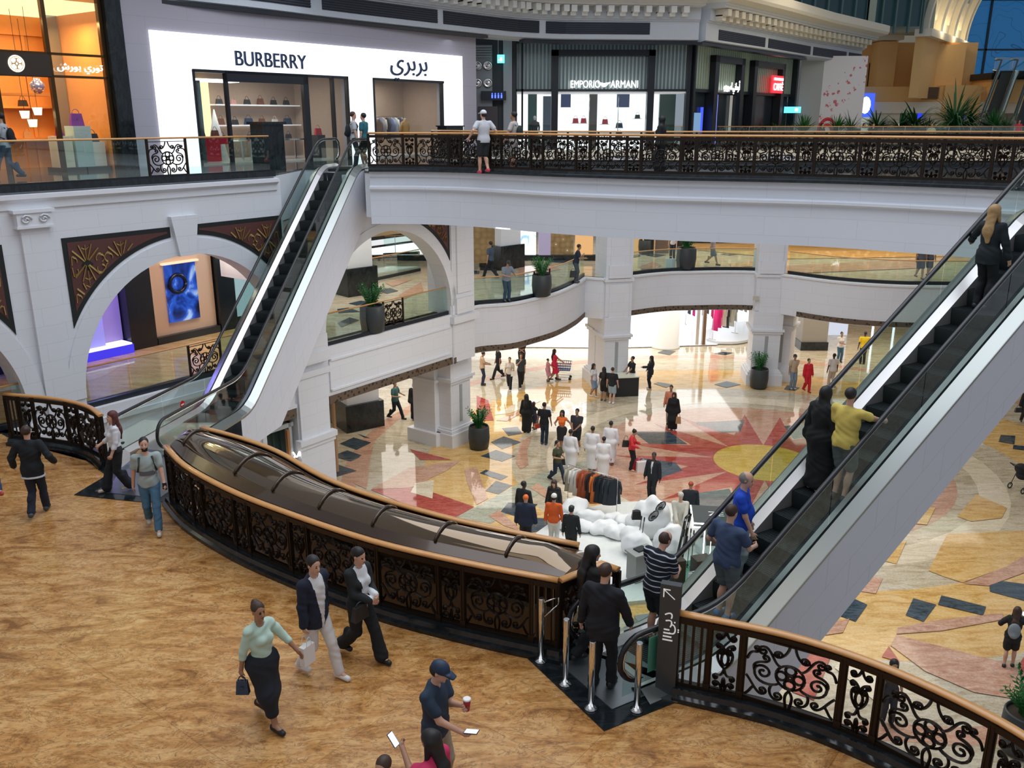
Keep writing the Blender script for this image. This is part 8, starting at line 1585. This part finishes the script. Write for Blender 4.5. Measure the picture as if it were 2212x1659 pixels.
planter(g3(1170, 640, Z1), 'green plant in a dark pot behind the curved bulging glass', .95); planter(g3(1481, 582, Z1), 'green plant in a dark pot in the middle opening behind the glass', 1.12)
planter(g3(2202, 1622), 'green plant at the right edge below the wooden handrail', 1.0)
planter(g3(1378, 545, Z1), 'plant in an orange lit corner left of the black pilaster', .9); planter(g3(1392, 549, Z1), 'plant in a green pot right beside the black pilaster', .8)
for px, D, lab, k, s_, fs in [(1163, 44, 'spiky agave in front of the left bay of the ribbed shopfront', 1, .8, 1.0), (1585, 58, 'spiky yucca on the cafe terrace in front of the white Arabic name', 1, 1.1, 1.7), (1678, 60, 'spiky plant below the red cafe sign', 0, 1.0, 1.5), (1710, 60, 'bushy dark plant right of the red cafe sign', 2, .9, 1.0), (1736, 59, 'tall spiky dracaena in front of the grey return wall', 1, 1.1, 1.9), (1808, 58, 'leafy rubber plant right of the red logo wall, left of two', 1, 1.2, 1.7), (1838, 58.5, 'dense green fern plant right of the red logo wall, right of two', 2, 1.1, 1.3), (1893, 64, 'dark palm left of the round white sign', 0, 1.2, 1.9), (1912, 65, 'low dark palm below the round white sign', 2, 1.0, 1.1), (1943, 64, 'arching palm right of the round white sign', 0, 1.2, 1.9), (1976, 64, 'green palm in front of the white hall pier', 0, 1.3, 2.1), (2003, 64, 'small spiky palm right of the white hall pier', 1, 1.1, 1.7), (2060, 60, 'very large bushy palm on the cafe terrace', 2, 1.5, 2.0), (2085, 61, 'large bushy palm right behind the largest one', 0, 1.4, 2.1), (2146, 60, 'bright green spiky palm near the right edge of the terrace', 1, 1.3, 2.0), (2172, 61, 'dark fern palm at the right edge of the terrace', 2, 1.2, 1.3)]:
    x = px_x(px, D, Z2 + 1); planter((x, D, Z2), lab, s_ * .8, BP[k], fs, .7)
# cafe tables and low benches behind the glass screen
for i, px in enumerate((1560, 1640, 1760, 1880, 1990, 2110, 2180)):
    D = 56.0 + (i % 3) * .8; b = MB(); b.lathe([(.3, 0), (.3, .03), (.03, .05), (.03, .7), (.42, .72), (.42, .75)], n=18); place(b, 'cafe_table', [mat('dark timber', (.10, .05, .025), .35)], (px_x(px, D, Z2 + .7), D, Z2), 0, 'small round dark cafe tables behind the low glass screen', 'table', 'round cafe tables')
for i, (a, c_) in enumerate(((1840, 2000), (2005, 2130))):
    D = 62.3; x0, x1 = px_x(a, D, Z2 + .8), px_x(c_, D, Z2 + .8); b = MB(); b.box(x0, D, Z2, x1, D + .5, Z2 + .95); b.build('bar_counter', [mat('bar timber', (.20, .10, .05), .4)], label=['long timber bar counter in front of the cafe palms', 'shorter timber bar counter near the largest palm'][i], cat='counter')
# black cabinet and box at the stair head
b = MB(); b.box(-.42, -.3, 0, .42, .3, 1.42); b.box(-.5, -.36, 1.42, .5, .36, 1.5); place(b, 'cabinet', [M_black], (-7.85, 29.5, Z2), ANG, 'tall polished black cabinet at the head of the far stair', 'cabinet')
b = MB(); b.box(-.5, -.3, 0, .5, .3, 1.25); b.box(-.55, -.35, 1.25, .55, .35, 1.3); place(b, 'cabinet', [M_black], (px_x(976, 42, Z2 + 1), 41, Z2), .8, 'squat black cabinet near the right end of the glowing facade', 'cabinet')
# bollards
for q, lab in (((1168, 1428), 'polished steel bollard with two short arms, leftmost of four'), ((1221, 1478), 'polished steel bollard, second from the left by the landing plate'), ((1276, 1530), 'polished steel bollard in front of the man in the black suit'), ((1375, 1534), 'polished steel bollard nearest the dark sign pylon')):
    t = empty('bollard', g3(*q, Z1 + .012), label=lab, cat='bollard'); b = MB(); b.lathe([(.042, .03), (.042, .98), (.038, .99)], n=20); b.build('pole', [M_chrome], t); b = MB(); b.lathe([(.085, 0), (.085, .012), (.06, .03), (.045, .05)], n=22); b.build('foot_flange', [M_chrome], t)
    if q[0] == 1168:
        for z0_, z1_ in ((.93, .97), (.70, .86)): b = MB(); b.tube([(.04, 0, z0_), (.24, .06, z1_)], .011, 6); b.build('arm', [M_chrome], t)
        b = MB(); b.tube([(.24, .06, .97), (.24, .06, .86)], .011, 6); b.build('arm_link', [M_chrome], t)
# sign pylon
x, y = G(1437, 1498, Z1); t = empty('sign_pylon', (x, y, Z1 + .012), R(-20), label='dark freestanding sign pylon with white lettering and an arrow by the near stair', cat='sign')
b = MB(); b.box(-.13, -.05, 0, .13, .06, 1.62); b.build('slab', [mat('pylon slate', (.045, .055, .06), .3)], t); b = MB(); b.box(-.2, -.16, 0, .2, .16, .02); b.build('base_plate', [M_plate], t)
M_let = mat('pylon letters', (.8, .82, .82), .5, emit=.3)
o = sign('lettering', '\uFEF2\uFE91\uFEA9', (-.02, -.055, 1.08), 0, .22, M_let, t, depth=.002); o.rotation_euler = (PI / 2, R(-90), 0)
b = MB(); b.box(-.09, -.056, 1.44, -.075, -.051, 1.56); b.box(-.09, -.056, 1.545, .0, -.051, 1.56); b.tube([(-.085, -.054, 1.55), (.06, -.054, 1.43)], .007, 4); b.build('arrow', [M_let], t)
for k in range(4): b = MB(); b.box(-.07 + k * .004, -.056, .82 + k * .05, .06 - k * .015, -.051, .84 + k * .05); b.build('text_line', [M_let], t)
# stickers and notice on the near stair's glass ends
def on_es(es, y, lat, z): a = R(es[2]); return (es[0] + math.sin(a) * y + math.cos(a) * lat, es[1] + math.cos(a) * y - math.sin(a) * lat, Z1 + z)
def sticker(es, y, lat, z, r_, col, lab):
    T = Matrix.Translation(on_es(es, y, lat, z)) @ Matrix.Rotation(-R(es[2]), 4, 'Z'); b = MB(T); b.disc((0, 0, 0), r_, 'x', 24); o = b.build('round_sticker', [mat('sticker %.2f' % col[0], col, .5)], label=lab, cat='sticker'); b = MB(T); s_ = 1 if lat > 0 else 1; b.box(.004 * s_, -r_ * .6, -r_ * .18, .006 * s_, r_ * .6, r_ * .18); b.build('white_bar', [mat('sticker white', (.9, .9, .9), .5)], o)
sticker(ES_L, -1.0, -.555, .42, .10, (.65, .01, .01), 'round red no entry sticker on the glass of the far stair'); sticker(ES_R, .25, -.555, .2, .075, (.01, .22, .05), 'round green arrow sticker on the glass of the near stair')
b = MB(Matrix.Translation(on_es(ES_R, -1.15, .56, .56)) @ Matrix.Rotation(-R(58.1), 4, 'Z')); b.box(-.004, -.16, -.26, .0, .16, .26); nt_o = b.build('notice_sheet', [mat('mint notice', (.25, .62, .50), .6)], label='mint green printed notice sheet on the glass end of the near stair', cat='notice')
b = MB(Matrix.Translation(on_es(ES_R, -1.15, .556, .56)) @ Matrix.Rotation(-R(58.1), 4, 'Z')); [b.box(-.003, -.12, z, -.001, .1, z + .012) for z in np.arange(-.2, .2, .045)]; b.build('printed_lines', [mat('print dark', (.05, .15, .12), .6)], nt_o)
# ---------------- mosaics in the arch spandrels, volute capital
M_mos = mat('burgundy mosaic', (.10, .035, .03), .45, noise=.5, nscale=60); M_mosb = mat('black mosaic', (.012, .014, .014), .4, noise=.4, nscale=60); M_mosg = mat('gold mosaic', (.36, .24, .07), .4, noise=.4, nscale=60)
def spandrel(uc, side, ue, lab, Ra=3.86, zt=10.17, uk=.40):
    sg = side; a_end = math.acos(max(-1, min(1, abs(ue - uc) / Ra))); a_st = math.acos(uk / Ra)
    def shp(ins):
        r_ = Ra + ins; e_ = abs(ue - uc) - ins; z_ = zt - ins; k_ = uk + ins * .8
        a0 = math.acos(min(1, k_ / r_)); a1 = math.acos(min(1, e_ / r_)); P = [(uc + sg * k_, z_)] + [(uc + sg * r_ * math.cos(a), ZS + r_ * math.sin(a)) for a in np.linspace(a0, a1, 24)] + [(uc + sg * e_, z_)]; return P
    def inside(u, z, ins): du = abs(u - uc); return (u - uc) * sg > 0 and uk + ins < du < abs(ue - uc) - ins and z < zt - ins and math.hypot(du, z - ZS) > Ra + ins
    def prism(P, n0, n1, m, nm, par=None, **k):
        b = MB(FA); n = len(P); top = P[0], P[-1]
        # strip between the curved lower line and the straight top
        zt_ = P[0][1]; C = P[1:-1]
        for i in range(len(C) - 1): b.quad((C[i][0], n0, C[i][1]), (C[i + 1][0], n0, C[i + 1][1]), (C[i + 1][0], n0, zt_), (C[i][0], n0, zt_))
        for i in range(n): p, q = P[i], P[(i + 1) % n]; b.quad((p[0], n0, p[1]), (q[0], n0, q[1]), (q[0], n1, q[1]), (p[0], n1, p[1]))
        return b.build(nm, [m], par, **k)
    o = prism(shp(0), -.02, .01, M_mosb, 'mosaic_spandrel', label=lab, cat='mosaic'); prism(shp(.12), -.028, -.018, M_mos, 'mosaic_field', o)
    b = MB(FA); bb_ = MB(FA)
    def stroke(pts, w_):
        pts = [p for p in pts if inside(*p, .14)]
        if len(pts) > 1: b.tube([(u, -.03, z) for u, z in pts], w_, 4, True, .3, up=(0.803, -.596, 0))
    cu = [ue - sg * (.56 + k * .95) for k in range(4)]
    for c_u in cu:
        for c_z in (9.45, 8.5, 7.55):
            for a in (35, 62, 118, 145, 215, 242, 298, 325): L_2 = .52 if a % 10 == 5 else .45; stroke([(c_u + L_2 * t * math.cos(R(a)) * .8, c_z + .05 + L_2 * t * math.sin(R(a)) * 1.15) for t in np.linspace(.15, 1, 8)], .046)
            for a in (90, 270): stroke([(c_u, c_z + t * (1 if a == 90 else -1)) for t in np.linspace(.15, .5, 6)], .03); stroke([(c_u + w_ * .1, c_z + (.38 if a == 90 else -.38) + abs(w_) * .06) for w_ in (-1, -.5, 0, .5, 1)], .02)
            for sx in (-1, 1):
                for sz in (-1, 1): stroke([(c_u + sx * (.36 - .11 * math.cos(t)), c_z + sz * (.13 + .11 * math.sin(t))) for t in np.linspace(-.5, 4.4, 12)], .04)
            dd = .17
            for dx in (0, .49):
                P = [(c_u + dx - dd, c_z), (c_u + dx, c_z + dd * (1 if dx == 0 else 1.2)), (c_u + dx + dd, c_z), (c_u + dx, c_z - dd * (1 if dx == 0 else 1.2))]
                if all(inside(*p, .14) for p in P): bb_.poly([(u, -.030, z) for u, z in P])
    b.build('gold_pattern', [M_mosg], o); bb_.build('black_pattern', [M_mosb], o)
spandrel(3.03, -1, -.36, 'burgundy and gold mosaic spandrel left of the keystone of the large arch'); spandrel(3.03, 1, 6.42, 'burgundy and gold mosaic spandrel right of the keystone behind the far stair')
spandrel(11.1, 1, 14.3, 'small mosaic spandrel by the white pier right of the far arch', 3.65, 10.17); spandrel(-5.1, 1, -1.77, 'mosaic spandrel cut by the left edge of the frame')
b = MB(FA); b.box(-1.45, -.22, 10.5, -.56, .02, 10.56); b.box(-1.42, -.2, 10.56, -.59, .02, 10.86); b.box(-1.5, -.24, 10.86, -.52, .02, 10.94); cp = b.build('pilaster_capital', [M_plain], label='white volute capital on the pilaster left of the large arch', cat='capital')
for u in (-1.22, -.8):
    b = MB(FA); b.tube([(u + (.14 * (1 - t / 14)) * math.cos(t * .8), -.225, 10.71 + (.12 * (1 - t / 14)) * math.sin(t * .8)) for t in range(14)], .022, 5); b.build('volute', [M_plain], cp)
# ---------------- winter display on the ground floor
b = MB(); b.prism([G(*q, 0) for q in [(1158, 1158), (1222, 1112), (1320, 1092), (1420, 1088), (1530, 1110), (1600, 1180), (1560, 1290), (1330, 1310), (1165, 1260)]], 0.0, .12); b.build('display_plinth', [mat('snow carpet', (.70, .73, .70), .8, noise=.1)], label='large low white snowy plinth of the winter clothing display', cat='platform')
b = MB(); b.prism([G(*q, 0) for q in [(1440, 1235), (1500, 1215), (1560, 1230), (1600, 1290), (1480, 1330)]], .12, .13); b.build('green_mat', [mat('green mat', (.10, .26, .18), .6)], label='green mat on the right part of the snowy plinth', cat='mat')
M_snow = mat('snow rock', (.80, .83, .83), .8, bump=.6, bscale=6)
def rock(q, r_, lab, seed):
    x, y = G(*q, .12); rx, ry, rz = r_; F = Field((-rx * 1.5, -ry * 1.5, -.05), (rx * 1.5, ry * 1.5, rz * 2.3), .06); rs = np.random.RandomState(seed)
    for k in range(7): F.ell((rs.uniform(-.45, .45) * rx, rs.uniform(-.4, .4) * ry, rz * rs.uniform(.35, 1.0)), (rx * rs.uniform(.4, .7), ry * rs.uniform(.4, .7), rz * rs.uniform(.45, .75)), .05)
    F.ell((0, 0, rz * .5), (rx * .8, ry * .8, rz * .6), .1); F.above(0); V, Q = F.mesh(); V = V + .02 * np.sin(V[:, [1, 2, 0]] * 17 + seed)
    V[:, 2] = np.maximum(V[:, 2], 0); o = bpy.data.objects.new('snow_rock', np_mesh('snow_rock', V, Q, [M_snow])); COL.objects.link(o); o.location = (x, y, .121); tag(o, lab, 'rock', 'snow rocks of the winter display'); return o
RK = 'white snow covered rocks lying round the edge of the winter display'
for i, (q, r_) in enumerate([((1240, 1112), (.55, .4, .35)), ((1222, 1140), (.4, .35, .35)), ((1258, 1146), (.38, .35, .3)), ((1300, 1150), (.5, .4, .3)), ((1330, 1160), (.38, .35, .3)), ((1283, 1125), (.5, .35, .28)), ((1325, 1128), (.42, .3, .25)), ((1353, 1138), (.4, .3, .33)), ((1445, 1190), (.5, .5, .6)), ((1510, 1150), (.6, .5, .5)), ((1530, 1195), (.4, .4, .35)), ((1375, 1150), (.35, .3, .45))]): rock(q, r_, RK, i)
rock((1372, 1195), (.55, .5, .62), 'big rounded snow rock carrying a dark camera bag, left of the seated figure', 31); rock((1405, 1160), (.62, .5, .92), 'tallest snow rock, with a pair of snowshoes on it', 32); rock((1468, 1165), (.8, .6, .42), 'wide snow rock on which the cream figure sits', 33)
# snowshoes
for i, (px, py) in enumerate(((1411, 1105), (1426, 1092))):
    x, y = G(px, py, 1.35); t = empty('snowshoe', (x, y - .1, 1.25 + i * .1), label='black oval snowshoe, %s one of the pair on the tallest snow rock' % ('left' if i == 0 else 'right'), cat='snowshoe'); t.rotation_euler = (R(38), 0, R(12))
    b = MB(); b.tube([(.13 * math.cos(2 * PI * k / 20), 0, .33 * math.sin(2 * PI * k / 20)) for k in range(21)], .022, 6); b.build('frame', [M_dark], t); b = MB(); b.box(-.08, -.01, -.25, .08, .015, .25); b.build('deck', [mat('snowshoe deck', (.25, .26, .27), .5)], t); b = MB(); b.box(-.05, -.05, -.12, .05, .01, .02); b.build('binding', [M_dark], t)
x, y = G(1372, 1128, .9); place(bag_mb(.3, .26, .2, .05), 'camera_bag', [M_leather['black']], (x, y - .2, 1.12), 0, 'small black bag resting on the big rounded snow rock', 'bag')
# mannequins of the display
gm = lambda px, py, z=.12: (*G(px, py, z), z)
person(gm(1135, 1188, 0), 15, 'mannequin in a navy puffer jacket and orange beanie at the left of the winter display', 1.84, 1.1, 'm', 'light', ('beanie', (.78, .15, .02)), ('puffer', (.012, .022, .05)), ('trousers', (.01, .012, .02)), res=.02, name='mannequin', cat='mannequin')
person(gm(1195, 1186), 15, 'mannequin in an orange hooded top, white trousers and white cap in the winter display', 1.84, 1.0, 'm', 'light', ('cap', (.75, .74, .68)), ('shirt', (.72, .12, .02)), ('trousers', (.70, .70, .64)), (.7, .7, .65), res=.02, name='mannequin', cat='mannequin')
person(gm(1232, 1212), 20, 'mannequin in black with a black cap and white face in the winter display', 1.80, .98, 'm', 'light', ('cap', (.012, .016, .018)), ('shirt', (.012, .018, .02)), ('trousers', (.01, .012, .014)), res=.02, name='mannequin', cat='mannequin')
x, y = G(1466, 1172, .12); person((x, y + .1, .35), 185, 'cream clothed figure with goggles sitting on a snow rock', 1.85, 1.05, 'm', 'light', ('beanie', (.55, .52, .45)), ('jacket', (.58, .56, .48)), ('trousers', (.60, .58, .50)), (.05, .05, .05), hip=.55, feet=((-.14, .48, -.2), (.14, .5, -.2)), hands=((-.12, .34, .62), (.12, .34, .60)), res=.02, name='mannequin', cat='mannequin')
# clothes rail
a_, c_ = G(1226, 1092, 0), G(1331, 1125, 0); L_r = math.hypot(c_[0] - a_[0], c_[1] - a_[1]); H_r = 1.55
rc = clothes_rack(((a_[0] + c_[0]) / 2, (a_[1] + c_[1]) / 2, 0), math.atan2(c_[1] - a_[1], c_[0] - a_[0]), L_r, H_r, [(.45, .42, .34), (.7, .7, .66), (.72, .72, .68), (.40, .09, .03), (.42, .10, .04), (.03, .02, .02), (.62, .16, .03), (.01, .016, .025), (.01, .015, .022), (.03, .04, .05), (.02, .03, .04)], 'steel clothes rail of cream, rust and black winter clothes beside the snow rocks', 'winter jackets and trousers hanging on the steel rail beside the snow rocks', 'winter clothes on the steel rail', 1.0, turn=.7)
# skis and poles
def pole(q, h_, tilt, lab, grp=None):
    t = empty('ski_pole', (*G(*q, .12), .12), label=lab, cat='ski pole', group=grp); t.rotation_euler = (0, tilt, 0); b = MB(); b.tube([(0, 0, 0), (0, 0, h_)], .012, 6); b.build('shaft', [M_dark], t); b = MB(); b.tube([(0, 0, h_), (0, 0, h_ + .13)], .022, 6); b.build('grip', [M_dark], t); b = MB(); b.lathe([(.045, .08), (.045, .09)], n=12); b.build('basket', [M_dark], t)
pole((1375, 1193), 1.1, .09, 'black ski poles standing in front of the big snow rock', 'ski poles by the big rock'); pole((1381, 1196), 1.1, .09, 'black ski poles standing in front of the big snow rock', 'ski poles by the big rock')
pole((1484, 1226), 1.15, .04, 'black ski poles standing beside the ski right of the seated figure', 'ski poles beside the ski'); pole((1492, 1230), 1.15, .02, 'black ski poles standing beside the ski right of the seated figure', 'ski poles beside the ski')
def ski(q, lab, tilt, hh=1.75):
    t = empty('ski', (*G(*q, .12), .12), label=lab, cat='ski'); t.rotation_euler = (0, tilt, .2); b = MB(); b.sweep([(-.01, 0), (.01, 0), (.01, .001), (-.01, .001)], [(0, 0, 0), (0, .01, 0)]) if False else None
    pts = [(0, 0, 0), (0, 0, .5), (0, 0, 1.2), (0, -.02, hh - .12), (0, -.09, hh)]; b.tube(pts, [.05, .042, .045, .055, .02], 6, True, .18, up=(0, 1, 0)); b.build('ski_body', [mat('ski black', (.015, .018, .02), .3)], t); b = MB(); b.box(-.04, -.07, .75, .04, -.01, 1.0); b.build('binding', [M_dark], t); s_ = sign('lettering', 'ZENIT', (0, -.02, 1.35), 0, .07, M_let, t, depth=.002); s_.rotation_euler = (PI / 2, R(-90), 0)
ski((1470, 1222), 'black ski with white lettering standing right of the seated figure', .12)
ski((1462, 1206), 'dark ski leaning behind the lettered one', .16, 1.5)
# neon edged table
x, y = G(1545, 1205, .12); T = T_at(x, y, .12, R(-8)); t = empty('display_table', (x, y, .12), R(-8), label='dark display table with glowing white tube outline and lettered top', cat='table')
b = MB(); b.box(-.75, -.5, 1.25, .95, .75, 1.38); b.build('table_top', [mat('slate top', (.04, .055, .06), .4)], t); b = MB(); b.box(-.3, .0, 0, .6, .4, 1.25); b.build('pedestal', [mat('pedestal bronze', (.06, .03, .02), .3)], t)
M_neon = emat('neon white', (1, 1, .96), 5.5)
for pts in ([(-.78, -.53, 1.36), (.98, -.53, 1.36)], [(-.78, -.53, 1.24), (-.42, -.53, 1.24), (-.42, -.53, .1), (-.22, -.53, .1), (-.22, -.53, 1.24), (.98, -.53, 1.24)], [(-.78, -.53, 1.24), (-.78, -.53, 1.36), (-.78, .75, 1.36)]): b = MB(); b.tube(pts, .022, 6); b.build('light_tube', [M_neon], t)
o = sign('lettering', 'ZE', (-.05, .15, 1.385), 0, .42, mat('white paint', (.8, .82, .82), .5), t, depth=.002); o.rotation_euler = (0, 0, 0)
b = MB(); b.box(0, 0, 0, .7, .45, .85); b.box(-.05, -.05, .85, .75, .5, .9); q = G(1372, 1262, .12); place(b, 'display_stand', [mat('grey stand', (.25, .28, .27), .5)], (q[0], q[1], .12), .5, 'low grey stand with a dark box on it, partly behind the striped shirt', 'stand'); b = MB(); b.box(0, 0, 0, .35, .25, .04); place(b, 'flat_box', [M_dark], (q[0] + .1, q[1] + .2, 1.02), .6, 'flat black box on the low grey stand', 'box')
for i, (px, py) in enumerate(((1455, 1268), (1512, 1265))): q = G(px, py, .12); b = MB(); b.box(-.25, -.2, 0, .25, .2, .9); place(b, 'crate', [mat('dark crate', (.06, .035, .025), .5)], (q[0], q[1], .12), .3, ['dark brown display crate behind the striped shirt', 'dark brown display crate behind the slate blue t-shirt'][i], 'crate')
# sales table
b = MB(); b.box(-.75, -.4, 0, .75, .4, .95); t = place(b, 'sales_counter', [mat('black counter', (.015, .018, .02), .35)], g3(1342, 852), .15, 'black sales counter where three people stand on the ground floor', 'counter'); b = MB(); b.box(-.78, -.43, .95, .78, .43, 1.0); b.build('worktop', [mat('pale top', (.75, .75, .6), .4)], t)
# shopping trolley
t = empty('shopping_trolley', g3(1213, 818), R(-10), label='blue meshed shopping trolley pushed by the woman in red', cat='shopping trolley')
b = MB()
for z, e_ in ((.5, 0), (.62, .02), (.75, .04), (.9, .06)): b.tube([(-.35 - e_, -.25 - e_, z), (.45 + e_, -.2 - e_, z), (.45 + e_, .2 + e_, z), (-.35 - e_, .25 + e_, z), (-.35 - e_, -.25 - e_, z)], .018, 4)
for k in range(8): x_ = -.35 + k * .11; [b.tube([(x_, s_ * .22, .5), (x_, s_ * .27, .9)], .014, 4) for s_ in (-1, 1)]
b.quad((-.35, -.23, .5), (.45, -.2, .5), (.45, .2, .5), (-.35, .23, .5)); b.build('basket', [mat('trolley blue', (.03, .05, .22), .4)], t); b = MB(); b.tube([(-.42, -.28, 1.0), (-.42, .28, 1.0)], .03, 6); b.build('push_bar', [mat('trolley red', (.5, .02, .05), .4)], t)
for s_ in (-1, 1): b = MB(); b.tube([(-.42, s_ * .27, 1.0), (-.3, s_ * .25, .45), (-.25, s_ * .22, .15), (.45, s_ * .2, .15)], .016, 5); b.build('chassis_rail', [M_steel], t)
for x_ in (-.25, .45):
    for s_ in (-1, 1): b = MB(Matrix.Translation((x_, s_ * .22, .07)) @ Matrix.Rotation(PI / 2, 4, 'X')); b.lathe([(.07, -.02), (.07, .02)], n=14); b.build('wheel', [M_rubber], t)
# stroller at the right edge
t = empty('stroller', g3(2208, 1058), R(200), label='black pram with small wheels at the right edge', cat='pram')
b = MB(); b.tube([(-.45, -.22, .1), (.1, -.22, .75), (.55, -.22, 1.05), (.55, .22, 1.05), (.1, .22, .75), (-.45, .22, .1)], .018, 6); b.build('frame', [M_dark], t); F = Field((-.5, -.35, .3), (.5, .35, 1.15), .03); F.cone((-.2, 0, .55), (.15, 0, .62), .2, .2); F.ell((.22, 0, .85), (.2, .24, .2)); F.ell((.05, 0, .85), (.2, .18, .18), sub=True); V, Q = F.mesh(); o = bpy.data.objects.new('seat', np_mesh('seat', V, Q, [cloth((.015, .018, .02))])); COL.objects.link(o); o.parent = t
for x_, y_ in ((-.45, -.2), (-.45, .2), (.3, -.28), (.3, .28)): b = MB(Matrix.Translation((x_, y_, .11)) @ Matrix.Rotation(PI / 2, 4, 'X')); b.tube([(.1 * math.cos(2 * PI * k / 16), .1 * math.sin(2 * PI * k / 16), 0) for k in range(17)], .022, 6); b.build('wheel', [M_rubber], t)
b = MB(); [b.tube([(.1, s_ * .22, .75), (.3, s_ * .28, .12)], .014, 5) for s_ in (-1, 1)]; b.build('strut', [M_dark], t)
# lit kiosk glimpsed through the lower right railing
q = G(1510, 1395, 0); b = MB(); b.box(-.9, -.5, 0, .9, .5, .5); t = place(b, 'display_case', [mat('steel case', (.35, .38, .4), .25, .6)], (q[0] - .6, q[1] + .4, 0), .3, 'steel display case with a glowing blue and white panel below the near stair', 'display case'); b = MB(); b.box(-.4, -.53, .2, .1, -.5, .45); b.box(-.3, -.4, .5, .5, .3, .52); b.build('lit_panel', [emat('case glow', (.1, .2, 1), 2.5)], t)
for i, px in enumerate((1515, 1540)): q = G(px, 1330, 0); b = MB(); clothes_rack((q[0], q[1], 0), .3, 1.0, 1.4, [(.6, .6, .6), (.5, .1, .08), (.6, .6, .62), (.05, .05, .06)], ['small clothes rail below the near stair, farther one', 'small clothes rail below the near stair, nearer one'][i], ['clothes on the farther rail below the near stair', 'clothes on the nearer rail below the near stair'][i], ['clothes of the farther low rail', 'clothes of the nearer low rail'][i], .8)
# small wall camera and speaker on the right pier
b = MB(); b.box(-.14, -.1, 0, .14, 0, .2); q = atD(1632, 648, 43.2); place(b, 'wall_speaker', [mat('cream box', (.55, .52, .42), .6)], q, 0, 'small cream box on the fascia beside the right pier', 'speaker')
